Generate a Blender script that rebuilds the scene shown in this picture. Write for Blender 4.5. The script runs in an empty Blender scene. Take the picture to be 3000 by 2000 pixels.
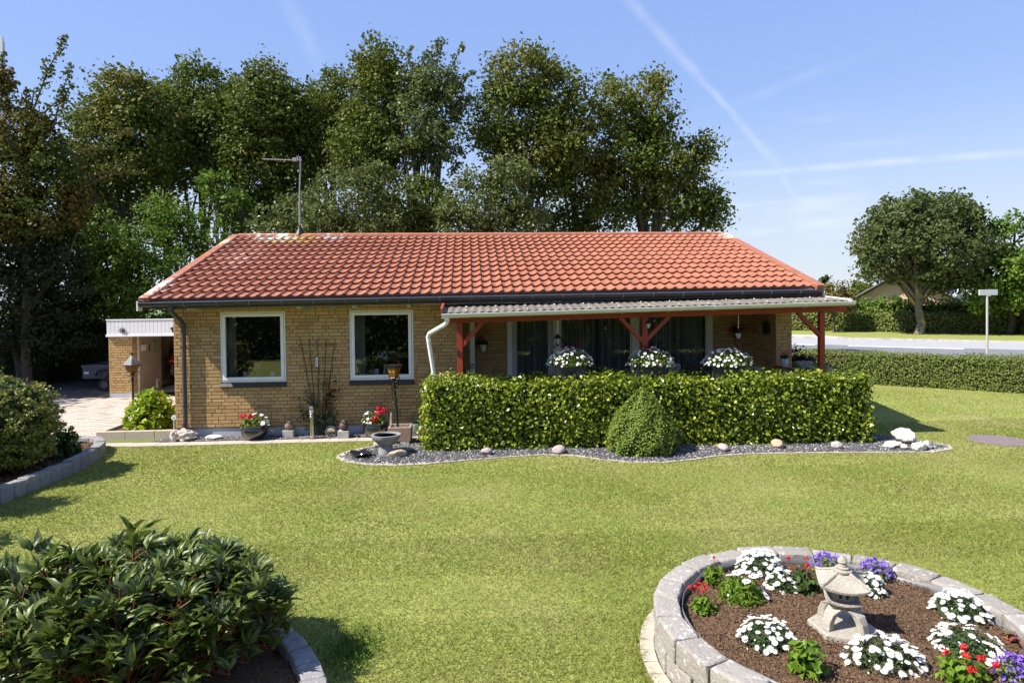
import bpy, bmesh, math, random
import numpy as np
from mathutils import Vector, Matrix
random.seed(7); RNG = np.random.default_rng(11)
R = math.radians
scn = bpy.context.scene
COL = scn.collection

# ------------------------------------------------------------------ camera
CAM_F, CAM_H = 1930.0, 2.55            # focal length in photo pixels (3000 wide), eye height in metres
yaw, pitch, roll = R(3.8), R(1.2), 0.0105
Fv = Vector((math.sin(yaw)*math.cos(pitch), math.cos(yaw)*math.cos(pitch), -math.sin(pitch)))
R0 = Vector((math.cos(yaw), -math.sin(yaw), 0)); U0 = R0.cross(Fv)
Rv = R0*math.cos(roll) - U0*math.sin(roll); Uv = U0*math.cos(roll) + R0*math.sin(roll)
CX, CY = 1500.0, 875 + CAM_F*math.tan(pitch)
cam = bpy.data.cameras.new('camera'); camo = bpy.data.objects.new('camera', cam); COL.objects.link(camo)
cam.sensor_width = 36; cam.lens = CAM_F/3000*36
cam.shift_y = -(1000-CY)/3000; cam.clip_start = 0.05; cam.clip_end = 3000
m = Matrix((Rv, Uv, -Fv)).transposed().to_4x4(); m.translation = (0, 0, CAM_H); camo.matrix_world = m
scn.camera = camo
def at(u, v, ax=2, val=0.0):
    """the place where the sight line of photo point (u, v) meets the plane axis = value"""
    r = Fv + Rv*((u-CX)/CAM_F) - Uv*((v-CY)/CAM_F)
    c = Vector((0, 0, CAM_H)); return c + r*((val-c[ax])/r[ax])
def raydir(u, v):
    return (Fv + Rv*((u-CX)/CAM_F) - Uv*((v-CY)/CAM_F)).normalized()

# ------------------------------------------------------------------ light
SUN_A, SUN_E = 15.5, 48.0               # light travels towards +x and a little +y
scn.view_settings.view_transform = 'Standard'; scn.view_settings.look = 'None'
scn.view_settings.exposure = 1.0; scn.view_settings.gamma = 1
sun = bpy.data.lights.new('sun', 'SUN'); suno = bpy.data.objects.new('sun', sun); COL.objects.link(suno)
sun.energy = 4.8; sun.angle = R(0.5); sun.color = (1, .94, .84)
ld = Vector((math.cos(R(SUN_E))*math.cos(R(SUN_A)), math.cos(R(SUN_E))*math.sin(R(SUN_A)), -math.sin(R(SUN_E))))
suno.rotation_euler = ld.to_track_quat('-Z', 'Y').to_euler(); suno.location = (-20, -5, 30)
W = bpy.data.worlds.new('World'); scn.world = W; W.use_nodes = True
nt = W.node_tree; nd = nt.nodes; lk = nt.links
for n in list(nd): nd.remove(n)
def N(t, **k):
    n = nd.new(t)
    for a, b in k.items(): setattr(n, a, b)
    return n
out = N('ShaderNodeOutputWorld'); bg = N('ShaderNodeBackground'); sky = N('ShaderNodeTexSky')
sky.sky_type = 'NISHITA'; sky.sun_disc = False; sky.sun_elevation = R(SUN_E)
sky.sun_rotation = math.atan2(-ld.x, -ld.y)     # azimuth from +y towards +x
sky.air_density = 1.0; sky.dust_density = 0.05; sky.ozone_density = 1.6; sky.altitude = 600
bg.inputs['Strength'].default_value = 0.082
tc = N('ShaderNodeTexCoord')
def vmath(op, a, b=None):
    n = N('ShaderNodeVectorMath', operation=op); lk.new(a, n.inputs[0])
    if b is not None:
        if isinstance(b, (tuple, Vector)): n.inputs[1].default_value = b
        else: lk.new(b, n.inputs[1])
    return n
def fmath(op, a, b=None, c=None):
    n = N('ShaderNodeMath', operation=op)
    for i, x in enumerate((a, b, c)):
        if x is None: continue
        if isinstance(x, (int, float)): n.inputs[i].default_value = x
        else: lk.new(x, n.inputs[i])
    return n.outputs[0]
def smooth(a, lo, hi):
    n = N('ShaderNodeMapRange', interpolation_type='SMOOTHSTEP'); lk.new(a, n.inputs[0])
    n.inputs[1].default_value = lo; n.inputs[2].default_value = hi; return n.outputs[0]
D = tc.outputs['Generated']
def noise(scale, detail=4, vec=None, rough=.55):
    n = N('ShaderNodeTexNoise'); n.inputs['Scale'].default_value = scale; n.inputs['Detail'].default_value = detail
    n.inputs['Roughness'].default_value = rough
    lk.new(vec if vec is not None else D, n.inputs['Vector']); return n
def contrail(p, q, width, strength, soft0=.08, soft1=.08, wob=.012):
    """vapour trail: a soft band along the great circle through two sky directions"""
    a, b = raydir(*p), raydir(*q); nrm = a.cross(b).normalized(); mid = (a+b).normalized()
    half = math.acos(max(-1, min(1, a.dot(b))))/2; side = nrm.cross(mid)
    w = noise(9, 3); off = fmath('MULTIPLY', fmath('SUBTRACT', w.outputs['Fac'], .5), wob*2)
    dist = fmath('ABSOLUTE', fmath('ADD', vmath('DOT_PRODUCT', D, nrm).outputs['Value'], off))
    band = smooth(dist, width, 0)
    along = vmath('DOT_PRODUCT', D, side).outputs['Value']
    e0 = smooth(along, -math.sin(half)-soft0, -math.sin(half)+soft0); e1 = smooth(along, math.sin(half)+soft1, math.sin(half)-soft1)
    tex = noise(26, 5); t = smooth(tex.outputs['Fac'], .05, .75)
    return fmath('MULTIPLY', fmath('MULTIPLY', fmath('MULTIPLY', band, e0), fmath('MULTIPLY', e1, t)), strength)
parts_ = [contrail((1830, -20), (2060, 235), .012, .22, .05, .02), contrail((2040, 210), (2265, 460), .009, .25, .02, .02),
          contrail((2250, 430), (2340, 590), .008, .2, .02, .04),
          contrail((2180, 508), (3050, 442), .0080, .5, .12, .3, .003), contrail((830, -30), (935, 190), .018, .15),
          contrail((2150, 300), (2480, 180), .012, .10)]
# thin cirrus low on the right, stretched sideways
mp = N('ShaderNodeMapping'); mp.inputs['Scale'].default_value = (2.2, 2.2, 17); mp.inputs['Rotation'].default_value = (.10, -.20, 0); lk.new(D, mp.inputs['Vector'])
ci = noise(2.1, 6, mp.outputs['Vector'], .6)
cd_ = vmath('DOT_PRODUCT', D, raydir(2340, 740)).outputs['Value']
parts_.append(fmath('MULTIPLY', fmath('MULTIPLY', smooth(ci.outputs['Fac'], .48, .85), smooth(cd_, .975, .998)), .5))
pd_ = vmath('DOT_PRODUCT', D, raydir(2420, 615)).outputs['Value']
parts_.append(fmath('MULTIPLY', fmath('MULTIPLY', smooth(ci.outputs['Fac'], .35, .7), smooth(pd_, .9980, .99995)), .35))
acc = parts_[0]
for p in parts_[1:]: acc = fmath('MAXIMUM', acc, p)
lum = vmath('DOT_PRODUCT', sky.outputs[0], (.25, .6, .15)).outputs['Value']      # a hazier, more even sky: its bright horizon held back
gain = fmath('POWER', fmath('DIVIDE', fmath('MAXIMUM', lum, .05), 4.0), -.68); comb = N('ShaderNodeVectorMath', operation='SCALE'); lk.new(sky.outputs[0], comb.inputs[0]); lk.new(gain, comb.inputs['Scale']); comb = vmath('MULTIPLY', comb.outputs[0], (1.0, .92, 1.0))
zc = N('ShaderNodeSeparateXYZ'); lk.new(D, zc.inputs[0]); hz = N('ShaderNodeMix', data_type='RGBA'); lk.new(fmath('MULTIPLY', smooth(zc.outputs['Z'], .30, -.02), .8), hz.inputs['Factor']); lk.new(comb.outputs[0], hz.inputs['A']); hz.inputs['B'].default_value = (4.6, 5.3, 6.2, 1)   # pale summer haze low in the sky
mix = N('ShaderNodeMix', data_type='RGBA'); lk.new(acc, mix.inputs['Factor']); lk.new(hz.outputs['Result'], mix.inputs['A'])
mix.inputs['B'].default_value = (6.4, 6.7, 7.1, 1)
lk.new(mix.outputs['Result'], bg.inputs['Color']); lk.new(bg.outputs[0], out.inputs[0])

# ------------------------------------------------------------------ materials
MATS = {}
def material(name, c1, c2=None, rough=.7, scale=6, bump=0, bscale=40, island=None, spec=.4, metal=0, c3=None, scale3=1.2, detail=5, translucent=0, coat=0, thr3=(.5, .7), mid=None):
    """procedural surface: two noise-mixed colours, an optional third in patches, an optional change per leaf / brick / pebble"""
    M = bpy.data.materials.new(name); M.use_nodes = True; t = M.node_tree; nn = t.nodes; L = t.links
    b = nn['Principled BSDF']; b.inputs['Roughness'].default_value = rough; b.inputs['Metallic'].default_value = metal
    b.inputs['Specular IOR Level'].default_value = spec; b.inputs['Coat Weight'].default_value = coat
    co = nn.new('ShaderNodeTexCoord').outputs['Object']
    def mixc(f, a, bb):
        x = nn.new('ShaderNodeMix'); x.data_type = 'RGBA'; L.new(f, x.inputs['Factor'])
        for s, k in ((a, 'A'), (bb, 'B')):
            if isinstance(s, tuple): x.inputs[k].default_value = (*s, 1)
            else: L.new(s, x.inputs[k])
        return x.outputs['Result']
    def nz(sc, lo=.3, hi=.7, det=detail):
        x = nn.new('ShaderNodeTexNoise'); x.inputs['Scale'].default_value = sc; x.inputs['Detail'].default_value = det; L.new(co, x.inputs['Vector'])
        r = nn.new('ShaderNodeMapRange'); L.new(x.outputs['Fac'], r.inputs[0]); r.inputs[1].default_value = lo; r.inputs[2].default_value = hi
        return r.outputs[0]
    col = c1
    if c2: col = mixc(nz(scale), c1, c2)
    if island:
        g = nn.new('ShaderNodeNewGeometry'); r = nn.new('ShaderNodeValToRGB'); L.new(g.outputs['Random Per Island'], r.inputs[0])
        r.color_ramp.interpolation = 'LINEAR'
        e = r.color_ramp.elements; e[0].color = (*island[0], 1); e[-1].color = (*island[-1], 1)
        for i, cc in enumerate(island[1:-1]): q = e.new((i+1)/(len(island)-1)); q.color = (*cc, 1)
        x = nn.new('ShaderNodeMix'); x.data_type = 'RGBA'; x.inputs['Factor'].default_value = .75 if c2 else 1
        if isinstance(col, tuple): x.inputs['A'].default_value = (*col, 1)
        else: L.new(col, x.inputs['A'])
        L.new(r.outputs[0], x.inputs['B']); col = x.outputs['Result']
    if c3: col = mixc(nz(scale3, *thr3), col, c3)
    if isinstance(col, tuple): b.inputs['Base Color'].default_value = (*col, 1)
    else: L.new(col, b.inputs['Base Color'])
    if bump:
        x = nn.new('ShaderNodeTexNoise'); x.inputs['Scale'].default_value = bscale; x.inputs['Detail'].default_value = 6; L.new(co, x.inputs['Vector'])
        bp = nn.new('ShaderNodeBump'); bp.inputs['Strength'].default_value = 1; bp.inputs['Distance'].default_value = bump; L.new(x.outputs['Fac'], bp.inputs['Height'])
        L.new(bp.outputs[0], b.inputs['Normal'])
    if translucent:
        tr = nn.new('ShaderNodeBsdfTranslucent'); ms = nn.new('ShaderNodeMixShader'); ms.inputs[0].default_value = translucent
        if isinstance(col, tuple): tr.inputs[0].default_value = (*col, 1)
        else: L.new(col, tr.inputs[0])
        L.new(b.outputs[0], ms.inputs[1]); L.new(tr.outputs[0], ms.inputs[2]); L.new(ms.outputs[0], nn['Material Output'].inputs[0])
    MATS[name] = M; return M
def leafmat(name, cols, rough=.55, tl=.3, spec=.22, c3=None, scale3=.6, thr3=(.5, .7)):
    return material(name, cols[0], rough=rough, island=cols, translucent=tl, spec=spec, c3=c3, scale3=scale3, thr3=thr3)
def glass(name, tint=(.8, .84, .84), base=.075):
    M = bpy.data.materials.new(name); M.use_nodes = True; t = M.node_tree; nn = t.nodes; L = t.links
    for n in list(nn):
        if n.type == 'BSDF_PRINCIPLED': nn.remove(n)
    tr = nn.new('ShaderNodeBsdfTransparent'); tr.inputs[0].default_value = (*tint, 1)
    gl = nn.new('ShaderNodeBsdfGlossy'); gl.inputs['Roughness'].default_value = 0.0
    fr = nn.new('ShaderNodeFresnel'); fr.inputs[0].default_value = 1.5
    ad = nn.new('ShaderNodeMath'); ad.operation = 'ADD'; ad.use_clamp = True; ad.inputs[1].default_value = base; L.new(fr.outputs[0], ad.inputs[0])
    ms = nn.new('ShaderNodeMixShader'); L.new(ad.outputs[0], ms.inputs[0]); L.new(tr.outputs[0], ms.inputs[1]); L.new(gl.outputs[0], ms.inputs[2])
    L.new(ms.outputs[0], nn['Material Output'].inputs[0]); MATS[name] = M; return M

material('lawn', (.20, .23, .055), (.26, .28, .075), .9, 1.3, .012, 60, c3=(.29, .27, .11), scale3=.55, thr3=(.5, .75), spec=.1)
material('grass_blade', (.14, .2, .03), (.19, .235, .045), .75, .9, island=[(.19, .235, .042), (.25, .29, .06), (.31, .335, .085), (.40, .385, .15)], translucent=.45, spec=.1, c3=(.35, .33, .13), scale3=.45, thr3=(.45, .7))
material('far_field', (.10, .14, .03), (.14, .16, .05), .9, .05)
material('soil', (.085, .050, .030), (.15, .092, .055), .95, 30, .03, 55, c3=(.22, .15, .09), scale3=70, thr3=(.55, .68), spec=.1)
material('soil_crumb', (.06, .04, .025), rough=.95, island=[(.05, .032, .02), (.13, .08, .048), (.22, .145, .09), (.09, .058, .036)], spec=.1)
material('pebble', (.1, .1, .1), rough=.6, island=[(.035, .037, .04), (.07, .07, .075), (.12, .115, .115), (.05, .05, .055), (.2, .19, .185), (.45, .43, .41)])
material('gravel', (.05, .05, .052), (.11, .107, .105), .8, 60, .02, 90)
material('concrete', (.36, .345, .32), (.45, .435, .41), .9, 4, .003, 60, c3=(.28, .265, .24), scale3=3)
material('plinth', (.40, .40, .42), (.47, .47, .48), .9, 5, .004, 50)
material('slab', (.38, .33, .265), (.45, .395, .325), .9, 3, .003, 60)
material('curb', (.42, .35, .27), (.5, .42, .33), .9, 20, .002, 120)
material('paver', (.44, .37, .31), rough=.9, island=[(.36, .30, .25), (.46, .39, .33), (.52, .44, .37), (.42, .35, .29)], bump=.003, bscale=60)
material('brick', (.47, .30, .13), (.41, .255, .11), .85, 14, .003, 90, island=[(.31, .185, .075), (.46, .295, .13), (.51, .335, .15), (.42, .265, .11), (.54, .365, .18)], spec=.2)
material('mortar', (.17, .145, .115), (.23, .2, .16), .95, 12, .004, 80, spec=.1)
material('window_white', (.80, .80, .81), (.74, .745, .76), .45, 3)
material('frame_grey', (.40, .40, .41), (.44, .44, .45), .6, 3)
material('post_cream', (.62, .59, .53), (.68, .65, .6), .6, 3)
material('sill_tile', (.045, .035, .034), (.065, .05, .048), .45, 8)
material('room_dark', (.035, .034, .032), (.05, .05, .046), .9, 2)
material('curtain', (.52, .56, .55), (.42, .46, .46), .9, 10, translucent=.4)
material('curtain_string', (.10, .10, .108), rough=.8, island=[(.3, .3, .31), (.55, .55, .57), (.75, .75, .78)], translucent=.3)
material('gutter_dark', (.045, .046, .052), (.06, .06, .066), .4, 4)
material('metal_bracket', (.3, .3, .31), (.4, .4, .4), .4, 8, metal=.6)
material('gutter_zinc', (.60, .62, .60), (.68, .69, .67), .38, 4, metal=.35)
material('downpipe_white', (.74, .77, .79), (.68, .72, .74), .4, 3)
material('red_wood', (.30, .042, .018), (.24, .034, .016), .5, 5, .0015, 60)
material('red_trim', (.30, .05, .035), (.24, .045, .03), .6, 8)
material('white_wood', (.74, .72, .68), (.66, .64, .6), .6, 6)
material('eternit', (.17, .145, .115), (.11, .094, .078), .8, 2.5, .004, 40, c3=(.23, .205, .17), scale3=5)
material('white_board', (.72, .71, .73), (.66, .655, .68), .6, 3)
material('plank_brown', (.34, .26, .19), (.40, .31, .23), .8, 6)
material('black_iron', (.012, .012, .013), (.02, .02, .02), .45, 10)
material('lamp_roof', (.10, .10, .105), (.15, .15, .155), .32, 12, metal=.8)
material('amber_glass', (.52, .24, .015), (.42, .18, .01), .2, 9, translucent=.5)
material('frost_glass', (.72, .74, .76), (.8, .8, .8), .3, 9, translucent=.5)
material('black_glaze', (.010, .010, .011), (.016, .016, .016), .08, 5, spec=.7, coat=1)
material('clay', (.36, .24, .165), (.30, .2, .14), .9, 6, .004, 40)
material('grey_stone', (.20, .20, .205), (.27, .27, .27), .9, 10, .006, 45)
material('dark_clay', (.07, .045, .038), (.10, .065, .055), .6, 8, .002, 60)
material('tan_clay', (.22, .15, .11), (.30, .21, .155), .7, 12, .003, 60)
material('granite', (.46, .43, .40), (.33, .31, .30), .85, 45, .004, 80, c3=(.56, .53, .5), scale3=20)
material('pink_granite', (.42, .35, .34), (.32, .27, .27), .85, 40, .004, 80)
material('limestone', (.52, .47, .41), (.38, .33, .29), .9, 9, .02, 25, c3=(.32, .27, .23), scale3=14, thr3=(.58, .7))
material('white_rock', (.62, .59, .54), (.48, .455, .41), .9, 9, .02, 22, c3=(.36, .33, .29), scale3=16, thr3=(.58, .68))
material('tan_rock', (.42, .33, .24), (.34, .27, .2), .9, 10, .01, 30)
material('slate_rock', (.15, .115, .115), (.2, .16, .155), .85, 10, .006, 40)
material('steel', (.62, .6, .55), (.55, .54, .5), .22, 5, metal=1)
material('lantern_stone', (.37, .335, .28), (.28, .25, .21), .95, 120, .006, 140, c3=(.45, .415, .36), scale3=60)
material('block_stone', (.20, .182, .158), (.34, .315, .28), .95, 16, .012, 45, c3=(.52, .50, .48), scale3=22, thr3=(.58, .70), island=[(.22, .20, .175), (.29, .265, .235), (.36, .335, .30)])
material('block_dark', (.20, .19, .185), (.27, .26, .25), .95, 9, .005, 55, c3=(.34, .33, .32), scale3=20, thr3=(.58, .66))
material('liner', (.10, .10, .105), (.16, .16, .165), .45, 6)
material('asphalt', (.30, .30, .31), (.35, .345, .35), .9, 3, .003, 60)
material('asphalt_dark', (.15, .15, .16), (.18, .18, .19), .9, 3, .003, 60)
material('road_paint', (.75, .74, .71), (.68, .67, .64), .8, 6)
material('sidewalk', (.44, .39, .34), (.5, .45, .4), .9, 4)
material('bark', (.055, .044, .032), (.095, .08, .058), .95, 9, .02, 18)
material('bark_lichen', (.11, .10, .085), (.17, .155, .135), .95, 6, .02, 14, c3=(.38, .26, .05), scale3=3.0, thr3=(.52, .66))
material('twig', (.10, .05, .03), (.15, .07, .045), .8, 10)
material('stem_green', (.09, .13, .03), (.12, .17, .04), .7, 10)
material('stem_red', (.30, .08, .04), (.24, .10, .04), .6, 10)
material('stem_brown', (.12, .07, .04), (.16, .1, .06), .8, 10)
material('sign_grey', (.52, .53, .56), (.58, .59, .61), .5, 4)
material('pole_grey', (.36, .36, .37), (.43, .42, .42), .55, 5, c3=(.33, .22, .15), scale3=2.5, thr3=(.55, .7))
material('antenna_metal', (.34, .33, .33), (.44, .43, .42), .4, 12, metal=.7)
material('rim_grey', (.09, .09, .095), (.13, .13, .13), .5, 9)
material('rubber', (.018, .018, .018), (.026, .026, .026), .8, 20)
material('car_paint', (.40, .40, .42), (.43, .43, .45), .3, 3, metal=.5, coat=.6)
material('car_glass', (.02, .022, .025), rough=.05)
material('tail_red', (.5, .012, .012), (.4, .01, .01), .15, 6)
material('trailer_grey', (.075, .08, .10), (.10, .105, .125), .5, 5)  # grey made darker to put the shade behind the pier into the colour
material('plate_white', (.7, .7, .7), rough=.5)
material('rattan', (.018, .018, .02), (.03, .03, .033), .6, 60, .004, 90)
material('tan_wall', (.52, .38, .25), (.46, .33, .22), .9, 1.5)
material('roof_dark', (.10, .095, .095), (.14, .13, .13), .8, 1.2)
material('solar', (.02, .025, .05), (.03, .035, .065), .25, 1)
material('gull_white', (.8, .8, .8), (.72, .72, .72), .6, 2)
material('can_green', (.10, .15, .13), (.13, .18, .16), .4, 6)
material('china', (.70, .73, .78), rough=.2, c2=(.30, .36, .5), scale=18)
material('statue_grey', (.17, .165, .155), (.25, .24, .225), .85, 22, .004, 60)
material('white_figure', (.62, .6, .56), (.5, .48, .44), .7, 14)
material('brown_figure', (.16, .06, .03), (.5, .46, .42), .7, 5)
material('picture_ink', (.35, .33, .26), (.14, .16, .13), .6, 7, c3=(.5, .52, .5), scale3=3)
material('fabric_black', (.02, .02, .022), (.5, .5, .48), .9, 14)
material('petal_white', (.84, .84, .83), rough=.6, translucent=.25, spec=.2)
material('petal_yellow', (.75, .46, .02), rough=.7)
material('petal_red', (.62, .008, .012), rough=.55, island=[(.45, .004, .008), (.66, .01, .014), (.72, .02, .03)], translucent=.2)
material('petal_crimson', (.62, .005, .03), rough=.55, island=[(.5, .003, .02), (.7, .01, .04), (.6, .006, .05)], translucent=.2)
material('petal_purple', (.20, .10, .55), rough=.6, island=[(.15, .07, .46), (.24, .13, .62), (.32, .2, .68)], translucent=.25)
material('petal_plum', (.12, .008, .05), rough=.6, island=[(.06, .004, .03), (.22, .01, .07), (.34, .015, .09)], translucent=.2)
material('petal_pink', (.55, .12, .24), rough=.6, island=[(.4, .06, .16), (.6, .16, .3), (.66, .3, .42)], translucent=.2)
material('petal_violet', (.34, .2, .5), rough=.6, island=[(.25, .12, .4), (.5, .35, .62), (.6, .5, .7)], translucent=.2)
leafmat('leaf_oak', [(.055, .082, .012), (.095, .130, .018), (.145, .175, .024), (.072, .105, .015)], c3=(.165, .17, .03), scale3=.35, thr3=(.48, .66))
leafmat('leaf_birch', [(.08, .115, .028), (.12, .16, .042), (.17, .20, .07)], rough=.35, tl=.3)
leafmat('leaf_olive', [(.08, .11, .026), (.12, .155, .042), (.165, .19, .068)], rough=.4, tl=.3)
leafmat('leaf_bright', [(.06, .12, .014), (.11, .19, .022), (.17, .25, .035)], tl=.3)
leafmat('leaf_plum', [(.07, .075, .016), (.11, .09, .02), (.18, .11, .028), (.08, .10, .018)], c3=(.09, .12, .018), scale3=.7, thr3=(.42, .6))
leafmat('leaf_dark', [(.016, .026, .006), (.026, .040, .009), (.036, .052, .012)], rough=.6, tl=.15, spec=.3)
leafmat('leaf_ash', [(.055, .08, .024), (.085, .118, .034), (.115, .145, .042)], rough=.6, spec=.2, c3=(.135, .13, .045), scale3=.4, thr3=(.5, .7))
leafmat('leaf_ivy', [(.07, .12, .012), (.25, .33, .025), (.42, .47, .045), (.035, .065, .008), (.18, .25, .022)], rough=.30, tl=.35, spec=.5)
leafmat('leaf_box', [(.12, .18, .028), (.17, .24, .038), (.24, .30, .055)], rough=.4, tl=.3)
leafmat('leaf_privet', [(.11, .15, .028), (.17, .21, .045), (.23, .255, .07), (.13, .16, .04)], rough=.45, tl=.3, c3=(.20, .185, .07), scale3=.9, thr3=(.5, .72))
leafmat('leaf_beech', [(.03, .06, .013), (.045, .085, .018), (.065, .11, .025)], tl=.25)
leafmat('leaf_variegated', [(.11, .15, .022), (.23, .26, .05), (.46, .42, .13), (.14, .18, .03), (.20, .14, .045)], rough=.42, tl=.3)
leafmat('leaf_hydrangea', [(.17, .26, .014), (.27, .37, .022), (.36, .45, .035)], rough=.38, tl=.4)
leafmat('leaf_peony', [(.055, .09, .018), (.105, .155, .028), (.16, .21, .042), (.08, .10, .04)], rough=.42, tl=.3, spec=.45)
leafmat('leaf_purple', [(.018, .008, .012), (.03, .012, .017), (.045, .016, .02)], rough=.5, tl=.15)
leafmat('leaf_daisy', [(.06, .10, .035), (.085, .13, .048), (.05, .085, .03)], rough=.5, tl=.25)
leafmat('leaf_fresh', [(.09, .17, .015), (.13, .22, .022), (.17, .26, .03)], rough=.4, tl=.3)
leafmat('leaf_red', [(.20, .05, .04), (.3, .08, .06), (.1, .12, .03)], rough=.5, tl=.25)
leafmat('leaf_golden', [(.17, .13, .04), (.22, .17, .055), (.12, .12, .03)], rough=.5, tl=.25)
leafmat('leaf_rose', [(.03, .055, .018), (.05, .08, .025), (.08, .11, .04)], rough=.25, tl=.2, spec=.6)
leafmat('leaf_rosered', [(.07, .02, .018), (.10, .03, .02), (.05, .03, .015)], rough=.4, tl=.2)
glass('pane', (.86, .89, .88), .11)

# ------------------------------------------------------------------ mesh helpers
def npobj(name, V, F, mat, parent=None, smooth=False, kind=None):
    """one mesh object from a vertex array and faces (array of equal polygons or a list of mixed ones)"""
    me = bpy.data.meshes.new(name); V = np.asarray(V, dtype=np.float32)
    if isinstance(F, np.ndarray):
        k = F.shape[1]; me.vertices.add(len(V)); me.vertices.foreach_set('co', V.ravel())
        me.loops.add(F.size); me.loops.foreach_set('vertex_index', F.astype(np.int32).ravel())
        me.polygons.add(len(F)); me.polygons.foreach_set('loop_start', np.arange(0, F.size, k, dtype=np.int32))
        me.update(calc_edges=True)
    else:
        me.from_pydata([tuple(map(float, v)) for v in V], [], F); me.update()
    me.polygons.foreach_set('use_smooth', np.full(len(me.polygons), smooth)); me.materials.append(MATS[mat])
    o = bpy.data.objects.new(name, me); COL.objects.link(o)
    if parent: o.parent = parent; o.matrix_parent_inverse = Matrix.Translation(-parent.location) if parent.type == 'EMPTY' else Matrix.Identity(4)
    return o
class MB:
    def __init__(s): s.v = []; s.f = []
    def add(s, vs, fs):
        k = len(s.v); s.v += [tuple(v) for v in vs]; s.f += [[i+k for i in f] for f in fs]; return s
    def box(s, x0, x1, y0, y1, z0, z1):
        return s.add([(x0, y0, z0), (x1, y0, z0), (x1, y1, z0), (x0, y1, z0), (x0, y0, z1), (x1, y0, z1), (x1, y1, z1), (x0, y1, z1)],
                     [(0, 3, 2, 1), (4, 5, 6, 7), (0, 1, 5, 4), (1, 2, 6, 5), (2, 3, 7, 6), (3, 0, 4, 7)])
    def obox(s, c, ex, ey, ez):
        """box from a centre and three half-axis vectors"""
        c, ex, ey, ez = map(Vector, (c, ex, ey, ez)); vs = []
        for k in (-1, 1):
            for a, b in ((-1, -1), (1, -1), (1, 1), (-1, 1)): vs.append(c+ex*a+ey*b+ez*k)
        return s.add(vs, [(0, 3, 2, 1), (4, 5, 6, 7), (0, 1, 5, 4), (1, 2, 6, 5), (2, 3, 7, 6), (3, 0, 4, 7)])
    def bar(s, a, b, w, h, up=(0, 0, 1)):
        a, b = Vector(a), Vector(b); d = (b-a).normalized(); x = d.cross(Vector(up)).normalized(); z = x.cross(d)
        return s.obox((a+b)/2, (b-a)/2, x*w/2, z*h/2)
    def tube(s, pts, rad, n=8, caps=True):
        pts = [Vector(p) for p in pts]; k = len(pts)
        if not isinstance(rad, (list, tuple)): rad = [rad]*k
        vs = []; prev = None
        for i, p in enumerate(pts):
            d = (pts[min(i+1, k-1)]-pts[max(i-1, 0)]).normalized()
            if prev is None:
                x = d.cross(Vector((0, 0, 1)));  x = d.cross(Vector((0, 1, 0))) if x.length < .05 else x
            else: x = prev - d*prev.dot(d)
            x.normalize(); prev = x; y = d.cross(x)
            for j in range(n):
                t = 2*math.pi*j/n; vs.append(p + (x*math.cos(t)+y*math.sin(t))*rad[i])
        fs = [(i*n+j, i*n+(j+1) % n, (i+1)*n+(j+1) % n, (i+1)*n+j) for i in range(k-1) for j in range(n)]
        if caps: fs += [list(range(n))[::-1], [(k-1)*n+j for j in range(n)]]
        return s.add(vs, fs)
    def lathe(s, prof, c=(0, 0, 0), n=24, rot=0, sx=1, sy=1):
        vs = []; k = len(prof)
        for r, z in prof:
            for j in range(n):
                t = rot+2*math.pi*j/n; vs.append((c[0]+r*math.cos(t)*sx, c[1]+r*math.sin(t)*sy, c[2]+z))
        fs = [(i*n+j, i*n+(j+1) % n, (i+1)*n+(j+1) % n, (i+1)*n+j) for i in range(k-1) for j in range(n)]
        if prof[0][0] > 1e-4: fs.append(list(range(n))[::-1])
        if prof[-1][0] > 1e-4: fs.append([(k-1)*n+j for j in range(n)])
        return s.add(vs, fs)
    def prism(s, poly, y0, y1):
        """extrude an (x, z) outline along y"""
        k = len(poly); vs = [(x, y0, z) for x, z in poly]+[(x, y1, z) for x, z in poly]
        return s.add(vs, [list(range(k)), list(range(k, 2*k))[::-1]]+[(i, i+k, (i+1) % k+k, (i+1) % k) for i in range(k)])
    def slab(s, poly, z0, z1):
        """extrude an (x, y) outline along z"""
        k = len(poly); vs = [(p[0], p[1], z0) for p in poly]+[(p[0], p[1], z1) for p in poly]
        return s.add(vs, [list(range(k))[::-1], list(range(k, 2*k))]+[(i, (i+1) % k, (i+1) % k+k, i+k) for i in range(k)])
    def build(s, name, mat, parent=None, smooth=False, bevel=0):
        o = npobj(name, s.v, s.f, mat, parent, smooth)
        if smooth:
            try: o.data.set_sharp_from_angle(angle=R(40))
            except Exception: pass
        if bevel:
            b = o.modifiers.new('bevel', 'BEVEL'); b.width = bevel; b.segments = 2; b.limit_method = 'ANGLE'; b.angle_limit = R(35)
        return o
def tag(o, label=None, cat=None, group=None, kind=None):
    if label: o['label'] = label
    if cat: o['category'] = cat
    if group: o['group'] = group
    if kind: o['kind'] = kind
    return o
def thing(name, loc, label, cat, group=None):
    o = bpy.data.objects.new(name, None); COL.objects.link(o); o.location = loc; o.empty_display_size = .1
    bpy.context.view_layer.update(); return tag(o, label, cat, group)
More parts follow.
